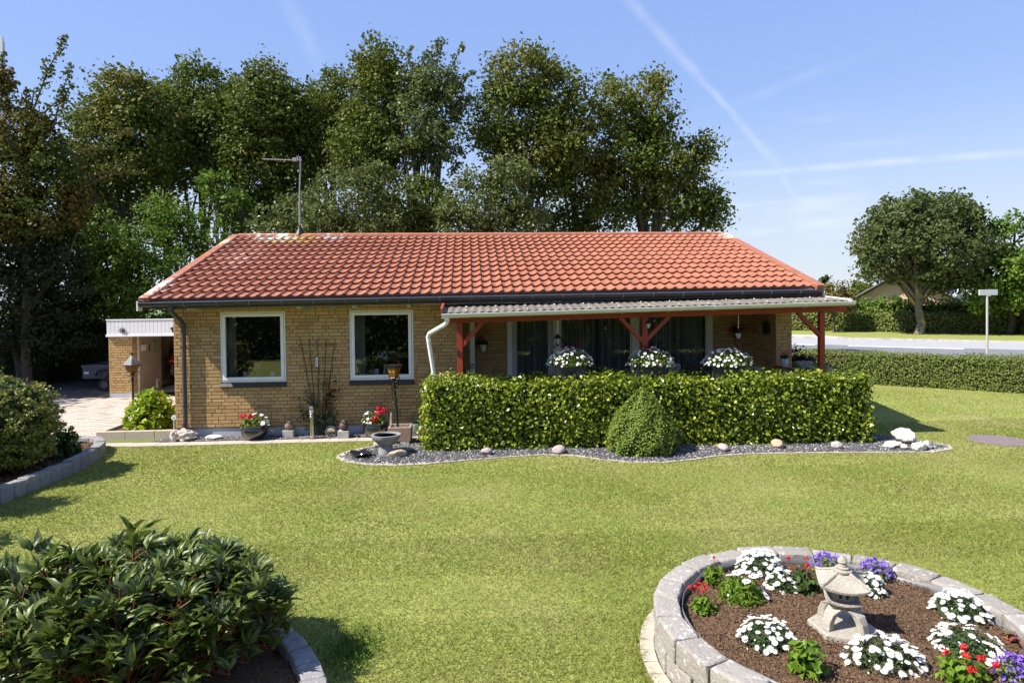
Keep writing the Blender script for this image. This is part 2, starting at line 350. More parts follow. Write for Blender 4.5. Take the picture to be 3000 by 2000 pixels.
def leaves(P, Nn, L, Wd, mode='rhomb', up=None, fold=.18):
    """arrays for many leaf-sized faces: centre P, facing normal Nn, length L, width Wd"""
    n = len(P); Nn = Nn/np.maximum(np.linalg.norm(Nn, axis=1, keepdims=True), 1e-6)
    t = RNG.normal(size=(n, 3)) if up is None else up
    t = t - Nn*(t*Nn).sum(1, keepdims=True); t /= np.maximum(np.linalg.norm(t, axis=1, keepdims=True), 1e-6)
    b = np.cross(Nn, t); L = np.broadcast_to(L, n)[:, None]; Wd = np.broadcast_to(Wd, n)[:, None]
    if mode == 'rhomb':
        V = np.stack([P-t*L*.5, P+b*Wd*.5+t*L*.02+Nn*fold*Wd, P+t*L*.5, P-b*Wd*.5+t*L*.02+Nn*fold*Wd], 1)
        F = np.array([[0, 1, 2, 3]])
    elif mode == 'tri':
        V = np.stack([P-b*Wd*.5-t*L*.5, P+b*Wd*.5-t*L*.5, P+t*L*.5], 1); F = np.array([[0, 1, 2]])
    elif mode == 'blade':      # long pointed leaf, folded at the midrib and bent down, base at P
        s = np.array([0, .3, .65, 1.0]); w = np.array([.12, 1.0, .8, 0.02]); dz = np.array([0, .10, .04, -.16])
        rows = []
        for a, ww, z in zip(s, w, dz):
            c = P+t*L*a+Nn*L*z
            rows += [c-b*Wd*.5*ww+Nn*Wd*.22*ww, c, c+b*Wd*.5*ww+Nn*Wd*.22*ww]
        V = np.stack(rows, 1); F = []
        for i in range(3):
            k = i*3; F += [[k, k+1, k+4, k+3], [k+1, k+2, k+5, k+4]]
        F = np.array(F)
    k = V.shape[1]; FF = (np.arange(n)[:, None, None]*k + F[None]).reshape(-1, F.shape[1])
    return V.reshape(-1, 3), FF
def rock(name, c, r, mat, seed=0, parent=None, rot=0, n=3, rough=.16, flat=.8):
    """a lump of stone: deformed icosphere, its underside flattened onto the ground"""
    bm = bmesh.new(); bmesh.ops.create_icosphere(bm, subdivisions=n, radius=1)
    rg = np.random.default_rng(seed); pl = rg.normal(size=(14, 3)); pl /= np.linalg.norm(pl, axis=1, keepdims=True); dd = rg.uniform(.72, .98, 14)
    ca, sa = math.cos(rot), math.sin(rot); vs = []
    for v in bm.verts:
        p = np.array(v.co); h = pl@p; k = np.argmax(h/dd); q = h/dd
        s_ = 1/max(1.0, q.max()); p = p*s_*(1+rough*.25*math.sin(7*p[0]+seed)*math.sin(6*p[1]+2*seed)*math.sin(8*p[2]))
        x, y, z = p[0]*r[0], p[1]*r[1], p[2]*r[2]; z = max(z, -r[2]*flat)
        vs.append((c[0]+x*ca-y*sa, c[1]+x*sa+y*ca, c[2]+r[2]*flat+z))
    fs = [[v.index for v in f.verts] for f in bm.faces]; bm.free()
    o = npobj(name, vs, np.array(fs), mat, parent, True)
    try: o.data.set_sharp_from_angle(angle=R(28))
    except Exception: pass
    return o
def blob(name, balls, mat, parent=None, voxel=.008):
    """ellipsoids fused into one skin: (centre, radii)"""
    bm = bmesh.new()
    for c, r in balls:
        q = bmesh.ops.create_uvsphere(bm, u_segments=16, v_segments=10, radius=1)
        for v in q['verts']: v.co = Vector((c[0]+v.co.x*r[0], c[1]+v.co.y*r[1], c[2]+v.co.z*r[2]))
    me = bpy.data.meshes.new(name); bm.to_mesh(me); bm.free(); me.materials.append(MATS[mat])
    o = bpy.data.objects.new(name, me); COL.objects.link(o)
    rm = o.modifiers.new('remesh', 'REMESH'); rm.mode = 'VOXEL'; rm.voxel_size = voxel; rm.use_smooth_shade = True
    sm = o.modifiers.new('smooth', 'SMOOTH'); sm.factor = .5; sm.iterations = 4
    if parent: o.parent = parent; o.matrix_parent_inverse = Matrix.Translation(-parent.location)
    return o
def inside(P, poly):
    x, y = P[:, 0], P[:, 1]; r = np.zeros(len(P), bool); n = len(poly)
    for i in range(n):
        x1, y1 = poly[i][:2]; x2, y2 = poly[(i+1) % n][:2]
        c = ((y1 > y) != (y2 > y)); xx = (x2-x1)*(y-y1)/(y2-y1+1e-12)+x1; r ^= c & (x < xx)
    return r
# ================================================================== SETTING
NR = Vector((.6, .8, 0)); TR = Vector((.8, -.6, 0))      # across and along the street
def st(s, t, z=0): p = NR*s + TR*t; return (p.x, p.y, z)
MB().add([(-900, -700, 0), (900, -700, 0), (900, 1500, 0), (-900, 1500, 0)], [(0, 1, 2, 3)]).build('ground', 'far_field')
tag(bpy.data.objects['ground'], kind='structure')
LAWN = [(-14, -14), (30, -14), (19.5, 11.5), (14.6, 15.35), (9.0, 19.9), (6.6, 20.2), (6.6, 12.2), (-1.0, 12.2), (-1, 11.95), (-5.75, 11.95), (-6.2, 12.15), (-7.0, 12.4), (-8.6, 12.6), (-10.5, 12.2), (-14, 10)]
def sheet(name, poly, z, mat, sub=0, z2=None):
    o = MB().add([(p[0], p[1], z) for p in poly], [list(range(len(poly)))]).build(name, mat); return tag(o, kind='structure')
sheet('lawn', LAWN, .010, 'lawn')
# street across the corner
for nm, s0, s1, z, mt in (('road', 30.0, 42.4, .012, 'asphalt'), ('road_repair_strip', 30.0, 37.3, .016, 'asphalt_dark'), ('verge', 42.6, 60, .10, 'lawn')):
    sheet(nm, [st(s0, -60), st(s0, 70), st(s1, 70), st(s1, -60)], z, mt)
sheet('pavement', [st(42.6, -60), st(42.6, -4.5), st(44.6, -6.5), st(44.6, -60)], .106, 'sidewalk')
kb = MB(); kb.add([st(42.4, -60), st(42.4, 70), st(42.62, 70), st(42.62, -60), st(42.4, -60, .11), st(42.4, 70, .11), st(42.62, 70, .11), st(42.62, -60, .11)], [(4, 5, 6, 7), (0, 1, 5, 4), (3, 2, 6, 7)])
tag(kb.build('kerb', 'concrete'), kind='structure')
rl = MB()
for t0, t1 in ((-18, -14), (-10.5, -5.4), (-3.9, .9), (3.5, 8.2), (10.8, 15.5)):
    rl.add([st(36.62, t0, .021), st(36.62, t1, .021), st(37.05, t1, .021), st(37.05, t0, .021)], [(0, 1, 2, 3)])
tag(rl.build('road_marking', 'road_paint'), kind='structure')
# driveway of small pavers, then loose gravel further back
drv = [(-30, 12.2), (-10.5, 12.2), (-8.6, 12.55), (-7.0, 12.35), (-6.75, 12.9), (-6.9, 14.6), (-7.2, 20), (-30, 20)]
pv = MB(); r_ = random.Random(3)
ang = R(12); ca, sa = math.cos(ang), math.sin(ang)
for i in range(-70, 70):
    for j in range(-60, 60):
        x = i*.21+(j % 2)*.105; y = j*.105; X, Y = -9.5+x*ca-y*sa, 15.6+x*sa+y*ca
        if not (-15.5 < X < -6.2 and 11.8 < Y < 18.2): continue
        if not inside(np.array([[X, Y]]), drv)[0]: continue
        h = .03+r_.uniform(-.003, .003); pv.obox((X, Y, h-.02), (.1005*ca, .1005*sa, 0), (-.048*sa, .048*ca, 0), (0, 0, .02))
sheet('driveway_base', drv, .012, 'soil')
tag(pv.build('driveway_paving', 'paver', bevel=0), kind='structure')
sheet('gravel_yard', [(-40, 18.2), (-9.0, 18.2), (-9.0, 27), (-40, 27)], .034, 'gravel')
# slab path along the house
sp = MB(); x = -6.05
while x < -.6: sp.box(x, min(x+.497, -.55), 11.95, 12.22, 0, .032+r_.uniform(-.002, .002)); x += .503
sp.box(-6.55, -6.06, 12.0, 12.27, 0, .03)
tag(sp.build('path', 'slab', bevel=.004), kind='structure')
sheet('wall_gravel', [(-5.75, 12.22), (-.5, 12.22), (-.5, 12.57), (-5.6, 12.57)], .036, 'gravel')
# gravel bed round the ivy hedge
GB = [(-1.50, 11.62), (-1.86, 11.35), (-2.08, 11.05), (-2.12, 10.80), (-1.95, 10.50), (-1.55, 10.24), (-1.1, 10.16), (-.6, 10.2), (0, 10.36), (.67, 10.5), (1.2, 10.58), (1.7, 10.46), (2.1, 10.14), (2.5, 9.95), (3.0, 9.88), (3.5, 10.02), (3.95, 10.2), (4.6, 10.28), (5.4, 10.24), (6.75, 10.13), (7.4, 10.08), (7.85, 10.25), (7.98, 10.5), (7.75, 10.85), (7.3, 11.5), (7.1, 12.2), (-.8, 12.2), (-1.0, 11.9)]
sheet('gravel_bed', GB, .022, 'gravel')
eb = MB()
def offs(poly, d, i):
    a, b, c = Vector(poly[i-1]), Vector(poly[i]), Vector(poly[(i+1) % len(poly)]); t = (c-a).normalized(); return b+Vector((t.y, -t.x))*d
edge = [Vector(p) for p in GB[:24]]
for i in range(len(edge)-1):
    a, b = edge[i], edge[i+1]; k = max(1, int((b-a).length/.2))
    for q in range(k):
        p0 = a.lerp(b, q/k); p1 = a.lerp(b, (q+.94)/k); t = (p1-p0).normalized(); nrm = Vector((-t.y, t.x)); w_ = .055 if i < 7 or i > 19 else .03
        c = (p0+p1)/2-nrm*w_*-.2; eb.obox((c.x, c.y, .006), (*((p1-p0)/2), 0), (*(nrm*w_), 0), (0, 0, .021))
tag(eb.build('bed_edging', 'slab'), kind='structure')
def pebbles(name, poly, n, z, smin, smax, mat, clip=None):
    xs = [p[0] for p in poly]; ys = [p[1] for p in poly]
    P = np.c_[RNG.uniform(min(xs), max(xs), n*3), RNG.uniform(min(ys), max(ys), n*3)]; P = P[inside(P, poly)][:n]; k = len(P)
    base = np.array([[1, 0, 0], [0, 1, 0], [-1, 0, 0], [0, -1, 0], [.2, .1, .7], [0, 0, -.5]]); sc = RNG.uniform(smin, smax, (k, 1, 3)); an = RNG.uniform(0, 6.28, k)
    V = base[None]*sc; c, s = np.cos(an)[:, None], np.sin(an)[:, None]
    V = np.stack([V[..., 0]*c-V[..., 1]*s, V[..., 0]*s+V[..., 1]*c, V[..., 2]], -1)+np.c_[P, np.full(k, z)][:, None, :]+RNG.normal(size=(k, 6, 3))*.0015
    F = np.array([[0, 1, 4], [1, 2, 4], [2, 3, 4], [3, 0, 4]]); FF = (np.arange(k)[:, None, None]*6+F[None]).reshape(-1, 3)
    o = npobj(name, V.reshape(-1, 3), FF, mat); return tag(o, kind='stuff')
tag(pebbles('bed_gravel', GB[:26], 15000, .028, .010, .024, 'pebble'), 'loose dark grey and white gravel round the foot of the ivy hedge', 'gravel')
tag(pebbles('strip_gravel', [(-5.7, 12.23), (-.5, 12.23), (-.5, 12.56), (-5.55, 12.56)], 5000, .042, .009, .02, 'pebble'), 'narrow strip of dark gravel between slab path and house wall', 'gravel')

# ================================================================== HOUSE
YW = 12.56; XL, XR = -5.43, 6.34; RX0, RX1, YR = -.15, 6.03, 13.6
hs = thing('brick_house', ((XL+XR)/2, 16, 0), 'low yellow brick bungalow with a red tiled roof and white framed windows', 'house')
WIN = [(-4.606, -3.414, 1.046, 2.362), (-2.236, -1.043, 1.046, 2.364)]
BL, BH, JT = .228, .0547, .012; CH = BH+JT
def bricks(mb, o, ax, nrm, x0, x1, z0, z1, holes=(), seed=0, dep=.02):
    """courses of separate bricks on a plane: o + ax*x, facing nrm"""
    rr = random.Random(seed); o, ax, nrm = Vector(o), Vector(ax), Vector(nrm); k = 0; z = z0
    while z < z1-.01:
        h = min(BH, z1-z); x = x0-rr.choice((0, .12, .24, .36, .48, .30))-(k % 2)*.06; q = rr.randrange(3)
        while x < x1:
            w = BL if q % 3 else .108; a, b = max(x, x0), min(x+w, x1); q += 1; x += w+JT
            segs = [(a, b)]
            for hx0, hx1, hz0, hz1 in holes:
                if z+h > hz0+.01 and z < hz1-.005:
                    ns = []
                    for p0, p1 in segs:
                        if p1 <= hx0 or p0 >= hx1: ns.append((p0, p1)); continue
                        if p0 < hx0: ns.append((p0, hx0))
                        if p1 > hx1: ns.append((hx1, p1))
                    segs = ns
            for p0, p1 in segs:
                if p1-p0 < .02: continue
                d = dep*rr.uniform(.35, .62); c = o+ax*((p0+p1)/2)+Vector((0, 0, z+h/2))+nrm*(d-dep/2)
                mb.obox(c, ax*((p1-p0)/2), nrm*(dep/2), Vector((0, 0, h/2)))
        z += CH; k += 1
bk = MB()
bricks(bk, (0, YW, 0), (1, 0, 0), (0, -1, 0), XL, RX0, .225, 2.62, WIN, 1)
bricks(bk, (0, YW, 0), (1, 0, 0), (0, -1, 0), RX1, XR, .225, 2.62, (), 2)
bricks(bk, (0, YR, 0), (1, 0, 0), (0, -1, 0), RX0, RX1, .225, 2.62, [(.14-.02, .16, 0, 3), (.79, 5.14, 0, 3)], 3)
bricks(bk, (RX1, 0, 0), (0, 1, 0), (-1, 0, 0), YW, YR, .225, 2.62, (), 4)
bricks(bk, (RX0, 0, 0), (0, 1, 0), (1, 0, 0), YW, YR, .225, 2.62, (), 5)
bricks(bk, (XL, 0, 0), (0, 1, 0), (-1, 0, 0), YW, 21.1, .225, 2.62, (), 6)
bricks(bk, (XR, 0, 0), (0, 1, 0), (1, 0, 0), YW, 21.1, .225, 2.62, (), 7)
wall = bk.build('brick_wall', 'brick', hs)
mo = MB()                               # mortar backing with the window openings left out
def panel(mb, x0, x1, z0, z1, y0, y1, holes):
    xs = sorted({x0, x1, *[h[0] for h in holes], *[h[1] for h in holes]})
    for a, b in zip(xs, xs[1:]):
        hh = [h for h in holes if h[0] <= a+1e-6 and h[1] >= b-1e-6]
        if not hh: mb.box(a, b, y0, y1, z0, z1)
        else: mb.box(a, b, y0, y1, z0, hh[0][2]); mb.box(a, b, y0, y1, hh[0][3], z1)
panel(mo, XL+.002, RX0, .2, 2.64, YW+.001, YW+.28, WIN)
mo.box(RX1, XR-.002, YW+.001, 21.1, .2, 2.64); mo.box(RX0-.2, RX0-.001, YW+.28, YR, .2, 2.64); mo.box(XL+.002, XL+.25, YW+.28, 21.1, .2, 2.64); mo.box(XL+.25, RX1, 20.8, 21.1, .2, 2.64)
mo.box(RX0-.2, .79, YR+.001, YR+.28, .2, 2.64); mo.box(5.14, RX1, YR+.001, YR+.28, .2, 2.64)
mo.build('mortar', 'mortar', wall)
pl = MB(); pl.box(XL+.01, RX0, YW+.012, YW+.27, -.1, .225); MB().box(RX1, XR-.01, YW+.012, 21, -.1, .225).build('plinth', 'plinth', hs); pl.box(XL+.01, XL+.25, YW+.27, 21, -.1, .225)
pl.build('plinth', 'plinth', hs)
MB().box(RX0, RX1, YW+.02, YR, -.05, .11).build('terrace_floor', 'slab', hs)
# windows in the front wall
for i, (x0, x1, z0, z1) in enumerate(WIN):
    f = MB(); y0, y1 = YW+.006, YW+.10
    def ring(mb, a, b, c, d, w, y0, y1): mb.box(a, b, y0, y1, d-w, d); mb.box(a, b, y0, y1, c, c+w); mb.box(a, a+w, y0, y1, c+w, d-w); mb.box(b-w, b, y0, y1, c+w, d-w)
    ring(f, x0, x1, z0, z1, .032, y0, y1)
    fo = f.build('window', 'window_white', hs, bevel=.003)
    s = MB(); ring(s, x0+.036, x1-.036, z0+.036, z1-.036, .058, y0-.012, y1-.02); s.build('sash', 'window_white', fo, bevel=.006)
    MB().add([(x0+.09, y0+.03, z0+.09), (x1-.09, y0+.03, z0+.09), (x1-.09, y0+.03, z1-.09), (x0+.09, y0+.03, z1-.09)], [(0, 1, 2, 3)]).build('pane', 'pane', fo)
    g = MB(); g.box(x0-.012, x1+.012, YW-.004, YW+.02, z0-.006, z0-.001)
    n_ = 8; wt = (x1-x0+.03)/n_
    for k in range(n_):
        a = x0-.015+k*wt+.003; b = a+wt-.006
        g.add([(a, YW-.05, z0-.088), (b, YW-.05, z0-.088), (b, YW+.01, z0-.09), (a, YW+.01, z0-.09), (a, YW-.055, z0-.072), (b, YW-.055, z0-.072), (b, YW+.006, z0-.006), (a, YW+.006, z0-.006)], [(0, 3, 2, 1), (4, 5, 6, 7), (0, 1, 5, 4), (1, 2, 6, 5), (2, 3, 7, 6), (3, 0, 4, 7)])
    g.build('sill', 'sill_tile', fo)
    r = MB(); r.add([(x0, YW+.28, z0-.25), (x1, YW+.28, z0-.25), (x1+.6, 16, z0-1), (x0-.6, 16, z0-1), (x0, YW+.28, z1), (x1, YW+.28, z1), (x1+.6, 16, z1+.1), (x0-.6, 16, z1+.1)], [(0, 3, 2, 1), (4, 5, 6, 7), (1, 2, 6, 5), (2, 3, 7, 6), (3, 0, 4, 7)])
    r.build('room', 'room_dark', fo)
    MB().box(x0, x1, y1, YW+.5, z0-.02, z0+.06).build('window_board', 'window_white', fo)
# glazed wall of the terrace
gw = MB()
def tpart(nm, mt, x0, x1, y0, y1, z0=.11, z1=2.64, bev=.004): return MB().box(x0, x1, y0, y1, z0, z1).build(nm, mt, hs, bevel=bev)
tpart('glass_mullion', 'window_white', .795, .895, YR-.03, YR+.1)
dr = MB(); ring(dr, .897, 1.745, .12, 2.6, .1, YR+.0, YR+.08); drf = dr.build('terrace_door', 'frame_grey', hs, bevel=.004)
tpart('glass_mullion', 'post_cream', 1.75, 1.905, YR-.05, YR+.1)
tpart('glass_mullion', 'post_cream', 3.41, 3.55, YR-.03, YR+.1); tpart('glass_mullion', 'post_cream', 5.03, 5.14, YR-.03, YR+.1)
def pane(x0, x1, z0, z1, y, par): return MB().add([(x0, y, z0), (x1, y, z0), (x1, y, z1), (x0, y, z1)], [(0, 1, 2, 3)]).build('pane', 'pane', par)
pane(.99, 1.65, .2, 2.5, YR+.04, drf)
for a, b in ((1.905, 3.41), (3.55, 5.03)):
    q = MB(); ring(q, a, b, .12, 2.62, .03, YR+.0, YR+.06); qo = q.build('terrace_window', 'post_cream', hs); pane(a+.03, b-.03, .15, 2.59, YR+.03, qo)
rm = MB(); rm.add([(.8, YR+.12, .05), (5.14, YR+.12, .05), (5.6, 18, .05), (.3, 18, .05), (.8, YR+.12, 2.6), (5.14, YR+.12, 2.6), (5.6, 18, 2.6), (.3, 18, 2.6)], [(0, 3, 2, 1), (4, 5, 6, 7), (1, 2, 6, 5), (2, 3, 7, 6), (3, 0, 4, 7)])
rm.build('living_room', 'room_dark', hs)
# white plank beside the post, with a ring handle
pk = tpart('white_plank', 'white_wood', at(1376.5, 1000, 1, 13.0).x, at(1391, 1000, 1, 13.0).x, 13.0, 13.04, .11, 2.45)
h_ = at(1384, 1073, 1, 12.99); hr = MB(); hr.tube([(h_.x+.035*math.cos(t), 12.985, h_.z+.035*math.sin(t)) for t in np.linspace(0, 6.2832, 18)], .008, 6); hr.box(h_.x-.015, h_.x+.015, 12.975, 13.0, h_.z+.03, h_.z+.05); hr.build('ring_handle', 'black_iron', pk)
# string curtains hanging inside the terrace glass
for a, b in ((1.0, 1.64), (1.95, 3.38), (3.58, 5.0)):
    q = MB(); x = a; k = 0
    while x < b:
        yy = YR+.17+.03*math.sin(x*38)+.015*math.sin(x*91+1); wd = r_.uniform(.006, .018)
        q.box(x, x+wd, yy, yy+.004, .15, 2.55); x += wd+r_.uniform(.003, .014)
    tag(q.build('string_curtain', 'curtain_string'), {1.0: 'grey string curtain behind the narrow glass terrace door', 1.95: 'grey string curtain behind the wide left terrace window', 3.58: 'grey string curtain behind the right terrace window next to the brick wall'}[a], 'curtain', 'string curtains behind the terrace glass')
# curtains and things on the sills of the two front windows
def curtain(x0, x1, y, z0, z1, mt, lab):
    n = 60; vs = []; t = np.linspace(0, 1, n)
    for z in (z0, z1):
        for k in t: vs.append((x0+(x1-x0)*k, y+.02*math.sin(k*30)+.008*math.sin(k*71), z))
    fs = np.array([[i, i+1, n+i+1, n+i] for i in range(n-1)])
    return tag(npobj('curtain', vs, fs, mt, None, True), lab, 'curtain')
curtain(at(667, 1000, 1, YW+.3).x, at(692, 1000, 1, YW+.3).x, YW+.32, 1.07, 2.36, 'curtain', 'pale net curtain at the left edge of the window nearest the carport')
curtain(at(1037, 1000, 1, YW+.3).x, at(1069, 1000, 1, YW+.3).x, YW+.32, 1.07, 2.36, 'curtain', 'grey curtain at the left edge of the window behind the lamp')
def sillpot(u, lab):
    p = at(u, 1103, 1, YW+.22); t = thing('sill_pot', (p.x, YW+.22, 1.107), lab, 'plant pot', 'pots on the window sill')
    MB().lathe([(.035, 0), (.047, .10), (.05, .115), (.042, .11)], (p.x, YW+.22, 1.107), 16).build('pot', 'window_white', t, True)
    P = RNG.normal(size=(120, 3))*[.07, .06, .05]+[p.x, YW+.24, 1.27]; V, F = leaves(P, RNG.normal(size=(120, 3))+[0, -.5, .6], .06, .035); npobj('foliage', V, F, 'leaf_rose', t)
sillpot(719, 'white sill pot with a low plant, beside the net curtain'); sillpot(800, 'white sill pot at the right end of the left window')
p = at(758, 1085, 1, YW+.25); t = thing('potted_plant', (p.x, YW+.25, 1.107), 'pink and white flowering plant in the middle of the left window', 'plant')
MB().lathe([(.04, 0), (.055, .09), (.058, .10)], (p.x, YW+.25, 1.107), 16).build('pot', 'tan_clay', t, True)
P = RNG.normal(size=(170, 3))*[.10, .05, .05]+[p.x, YW+.26, 1.24]; V, F = leaves(P, RNG.normal(size=(170, 3))+[0, -.6, .6], .055, .04); npobj('foliage', V, F, 'leaf_oak', t)
P = RNG.normal(size=(26, 3))*[.07, .03, .03]+[p.x, YW+.22, 1.29]; V, F = leaves(P, RNG.normal(size=(26, 3))*.4+[0, -1, .4], .035, .035); npobj('bloom', V, F, 'petal_white', t)
p = at(775, 1030, 1, YW+.5); t = thing('potted_palm', (p.x, YW+.5, 1.107), 'slender palm leaves inside the left window', 'plant')
MB().lathe([(.06, 0), (.08, .14), (.082, .15)], (p.x, YW+.5, 1.107), 16).build('pot', 'dark_clay', t, True)
q = MB(); P = []; 
for k in range(16):
    a = RNG.uniform(0, 6.28); P.append((p.x, YW+.5, 1.25+RNG.uniform(0, .2)))
V, F = leaves(np.array(P), np.c_[RNG.normal(size=(16, 2))*.5, np.ones(16)], .36, .03, 'blade', np.c_[RNG.normal(size=(16, 2)), RNG.uniform(.3, 1.1, 16)]); npobj('foliage', V, F, 'leaf_fresh', t)
# blue and white jug, orchid vase
p = at(1103, 1097, 1, YW+.2); t = thing('jug', (p.x, YW+.2, 1.107), 'blue and white china jug on the sill behind the lamp', 'jug')
MB().lathe([(.04, 0), (.055, .04), (.05, .09), (.046, .115), (.05, .13)], (p.x, YW+.2, 1.107), 20).build('body', 'china', t, True)
MB().tube([(p.x-.047+.0, YW+.2, 1.22), (p.x-.085, YW+.2, 1.22), (p.x-.09, YW+.2, 1.17), (p.x-.052, YW+.2, 1.14)], .008, 8).build('handle', 'china', t, True)
p = at(1127, 1095, 1, YW+.24); t = thing('orchid', (p.x, YW+.24, 1.107), 'purple and white orchid in a slim vase behind the lamp', 'orchid')
MB().lathe([(.035, 0), (.03, .06), (.014, .12), (.018, .16)], (p.x, YW+.24, 1.107), 16).build('vase', 'china', t, True)
MB().tube([(p.x, YW+.24, 1.26), (p.x+.01, YW+.24, 1.36), (p.x-.01, YW+.23, 1.45)], .005, 6).build('stem', 'stem_green', t)
P = RNG.normal(size=(20, 3))*[.04, .02, .035]+[p.x+.01, YW+.21, 1.455]; V, F = leaves(P, RNG.normal(size=(20, 3))*.4+[0, -1, .2], .06, .05); npobj('bloom', V, F, 'petal_violet', t)

# ------------------------------------------------------------------ roof
EX0, EX1, EY, RY = -5.72, 6.62, 11.95, 16.6
def eavez(x): return 2.575 + (x+5.7)/12.3*.112
RZ = 4.12
def roofpt(x, k):                       # k = 0 eave, 1 ridge
    return Vector((x, EY+(RY-EY)*k, eavez(x)+(RZ-eavez(x))*k))
ROWS, WAVE = 13, .188
prof = [(0, .030), (.05, .036), (.10, .030), (.14, .018), (.24, .006), (.40, 0), (.56, .002), (.72, .010), (.86, .022), (.93, .032)]
nx = int((EX1-EX0-.24)/WAVE); xs = []; hsx = []
for i in range(nx):
    for a, b in prof: xs.append(EX0+.13+(i+a)*WAVE); hsx.append(b)
xs = np.array(xs); hsx = np.array(hsx); n = len(xs); V = []; F = []
up = Vector((0, -(RZ-2.63), RY-EY)).normalized()
for r in range(ROWS):
    k0, k1 = r/ROWS, (r+1.03)/ROWS; dx = (r % 2)*WAVE*.0
    for kk, lift in ((k0+.008, -.006), (k0-.0005, .036), (k0-.0005, .047), (k0+.012, .050), (min(k1, 1.0), .004)):
        j = r_.uniform(-.002, .002)
        for x, h in zip(xs, hsx):
            p = roofpt(x, kk); V.append(p+up*(h*(1.2 if lift > 0 else .3)+lift+j))
    o = r*5*n
    for q in range(4):
        for i in range(n-1): F.append((o+q*n+i, o+q*n+i+1, o+(q+1)*n+i+1, o+(q+1)*n+i))
material('roof_tile', (.35, .132, .072), (.28, .102, .056), .55, 2.2, .004, 220, spec=.45, c3=(.44, .185, .105), scale3=9, thr3=(.5, .75))
# lichen and lime stains near the ridge on the left, and a wider paler patch
M = MATS['roof_tile']; t_ = M.node_tree; L_ = t_.links; b_ = t_.nodes['Principled BSDF']; src = b_.inputs['Base Color'].links[0].from_socket
co = t_.nodes.new('ShaderNodeTexCoord').outputs['Object']
def spot(c, rad, sc, lo, hi, colr, src):
    ds = t_.nodes.new('ShaderNodeVectorMath'); ds.operation = 'SUBTRACT'; L_.new(co, ds.inputs[0]); ds.inputs[1].default_value = c
    sx = t_.nodes.new('ShaderNodeVectorMath'); sx.operation = 'DIVIDE'; L_.new(ds.outputs[0], sx.inputs[0]); sx.inputs[1].default_value = rad
    ln = t_.nodes.new('ShaderNodeVectorMath'); ln.operation = 'LENGTH'; L_.new(sx.outputs[0], ln.inputs[0])
    ns = t_.nodes.new('ShaderNodeTexNoise'); ns.inputs['Scale'].default_value = sc; ns.inputs['Detail'].default_value = 6; L_.new(co, ns.inputs['Vector'])
    a = t_.nodes.new('ShaderNodeMath'); a.operation = 'SUBTRACT'; L_.new(ns.outputs['Fac'], a.inputs[0]); 
    m2 = t_.nodes.new('ShaderNodeMath'); m2.operation = 'MULTIPLY'; L_.new(ln.outputs['Value'], m2.inputs[0]); m2.inputs[1].default_value = .35; L_.new(m2.outputs[0], a.inputs[1])
    mr = t_.nodes.new('ShaderNodeMapRange'); L_.new(a.outputs[0], mr.inputs[0]); mr.inputs[1].default_value = lo; mr.inputs[2].default_value = hi
    mx = t_.nodes.new('ShaderNodeMix'); mx.data_type = 'RGBA'; L_.new(mr.outputs[0], mx.inputs['Factor']); L_.new(src, mx.inputs['A']); mx.inputs['B'].default_value = (*colr, 1); return mx.outputs['Result']
src = spot((-4.2, 16.2, 4.0), (1.1, .7, .4), 6, .28, .36, (.42, .27, .06), src)
src = spot((-4.6, 16.3, 4.05), (.8, .6, .4), 7, .30, .38, (.62, .57, .48), src)
src = spot((-3.3, 16.35, 4.05), (.5, .4, .3), 8, .29, .36, (.5, .43, .39), src)
src = spot((-4.9, 14.8, 3.5), (.8, 2.2, 1.2), 7, .34, .50, (.50, .26, .18), src)  # wide paler red patch down the left part of the slope
src = spot((-5.72, 12.6, 2.8), (.3, 1.2, .5), 18, .30, .36, (.62, .5, .42), src)
src = spot((-5.7, 15.9, 3.9), (.3, .6, .4), 18, .30, .38, (.5, .42, .3), src)
src = spot((6.6, 16.3, 4.0), (.4, .6, .4), 16, .28, .36, (.62, .5, .44), src)
L_.new(src, b_.inputs['Base Color'])
roof = npobj('roof', V, np.array(F), 'roof_tile', hs, False)
def verge(x0, x1):
    q = MB(); a0, b0 = roofpt(x0, -.012), roofpt(x0, 1.0); a1, b1 = roofpt(x1, -.012), roofpt(x1, 1.0); h = up*.085; l = up*-.10
    q.add([a0+l, a1+l, b1+l, b0+l, a0+h, a1+h, b1+h, b0+h], [(0, 3, 2, 1), (4, 5, 6, 7), (0, 1, 5, 4), (1, 2, 6, 5), (2, 3, 7, 6), (3, 0, 4, 7)])
    return q.build('verge_cap', 'roof_tile', roof, bevel=.012)
verge(EX0-.01, EX0+.16); verge(EX1-.13, EX1+.03)
rc = MB(); z = RZ
rc.prism([(0, 0)], 0, 0) if False else None
pr = [(-.13, -.03), (-.12, .055), (-.05, .095), (.05, .095), (.12, .055), (.13, -.03)]
x = EX0+.14
while x < EX1-.12:
    x2 = min(x+1.9, EX1-.1); vs = [(x, RY+a, z+b) for a, b in pr]+[(x2+.02, RY+a*.97, z+b*.97) for a, b in pr]; k = len(pr)
    rc.add(vs, [list(range(k))[::-1], list(range(k, 2*k))]+[(i, (i+1) % k, (i+1) % k+k, i+k) for i in range(k)]); x = x2
rc.build('ridge_cap', 'roof_tile', roof)
back = MB(); a, b = roofpt(EX0, 1), roofpt(EX1, 1); back.add([a, b, (EX1, 2*RY-EY, 2.6), (EX0, 2*RY-EY, 2.6)], [(0, 1, 2, 3)]).build('rear_slope', 'roof_tile', roof)
und = MB(); und.add([roofpt(EX0+.02, 0)-up*.03, roofpt(EX1-.02, 0)-up*.03, roofpt(EX1-.02, 1)-up*.03, roofpt(EX0+.02, 1)-up*.03], [(3, 2, 1, 0)])
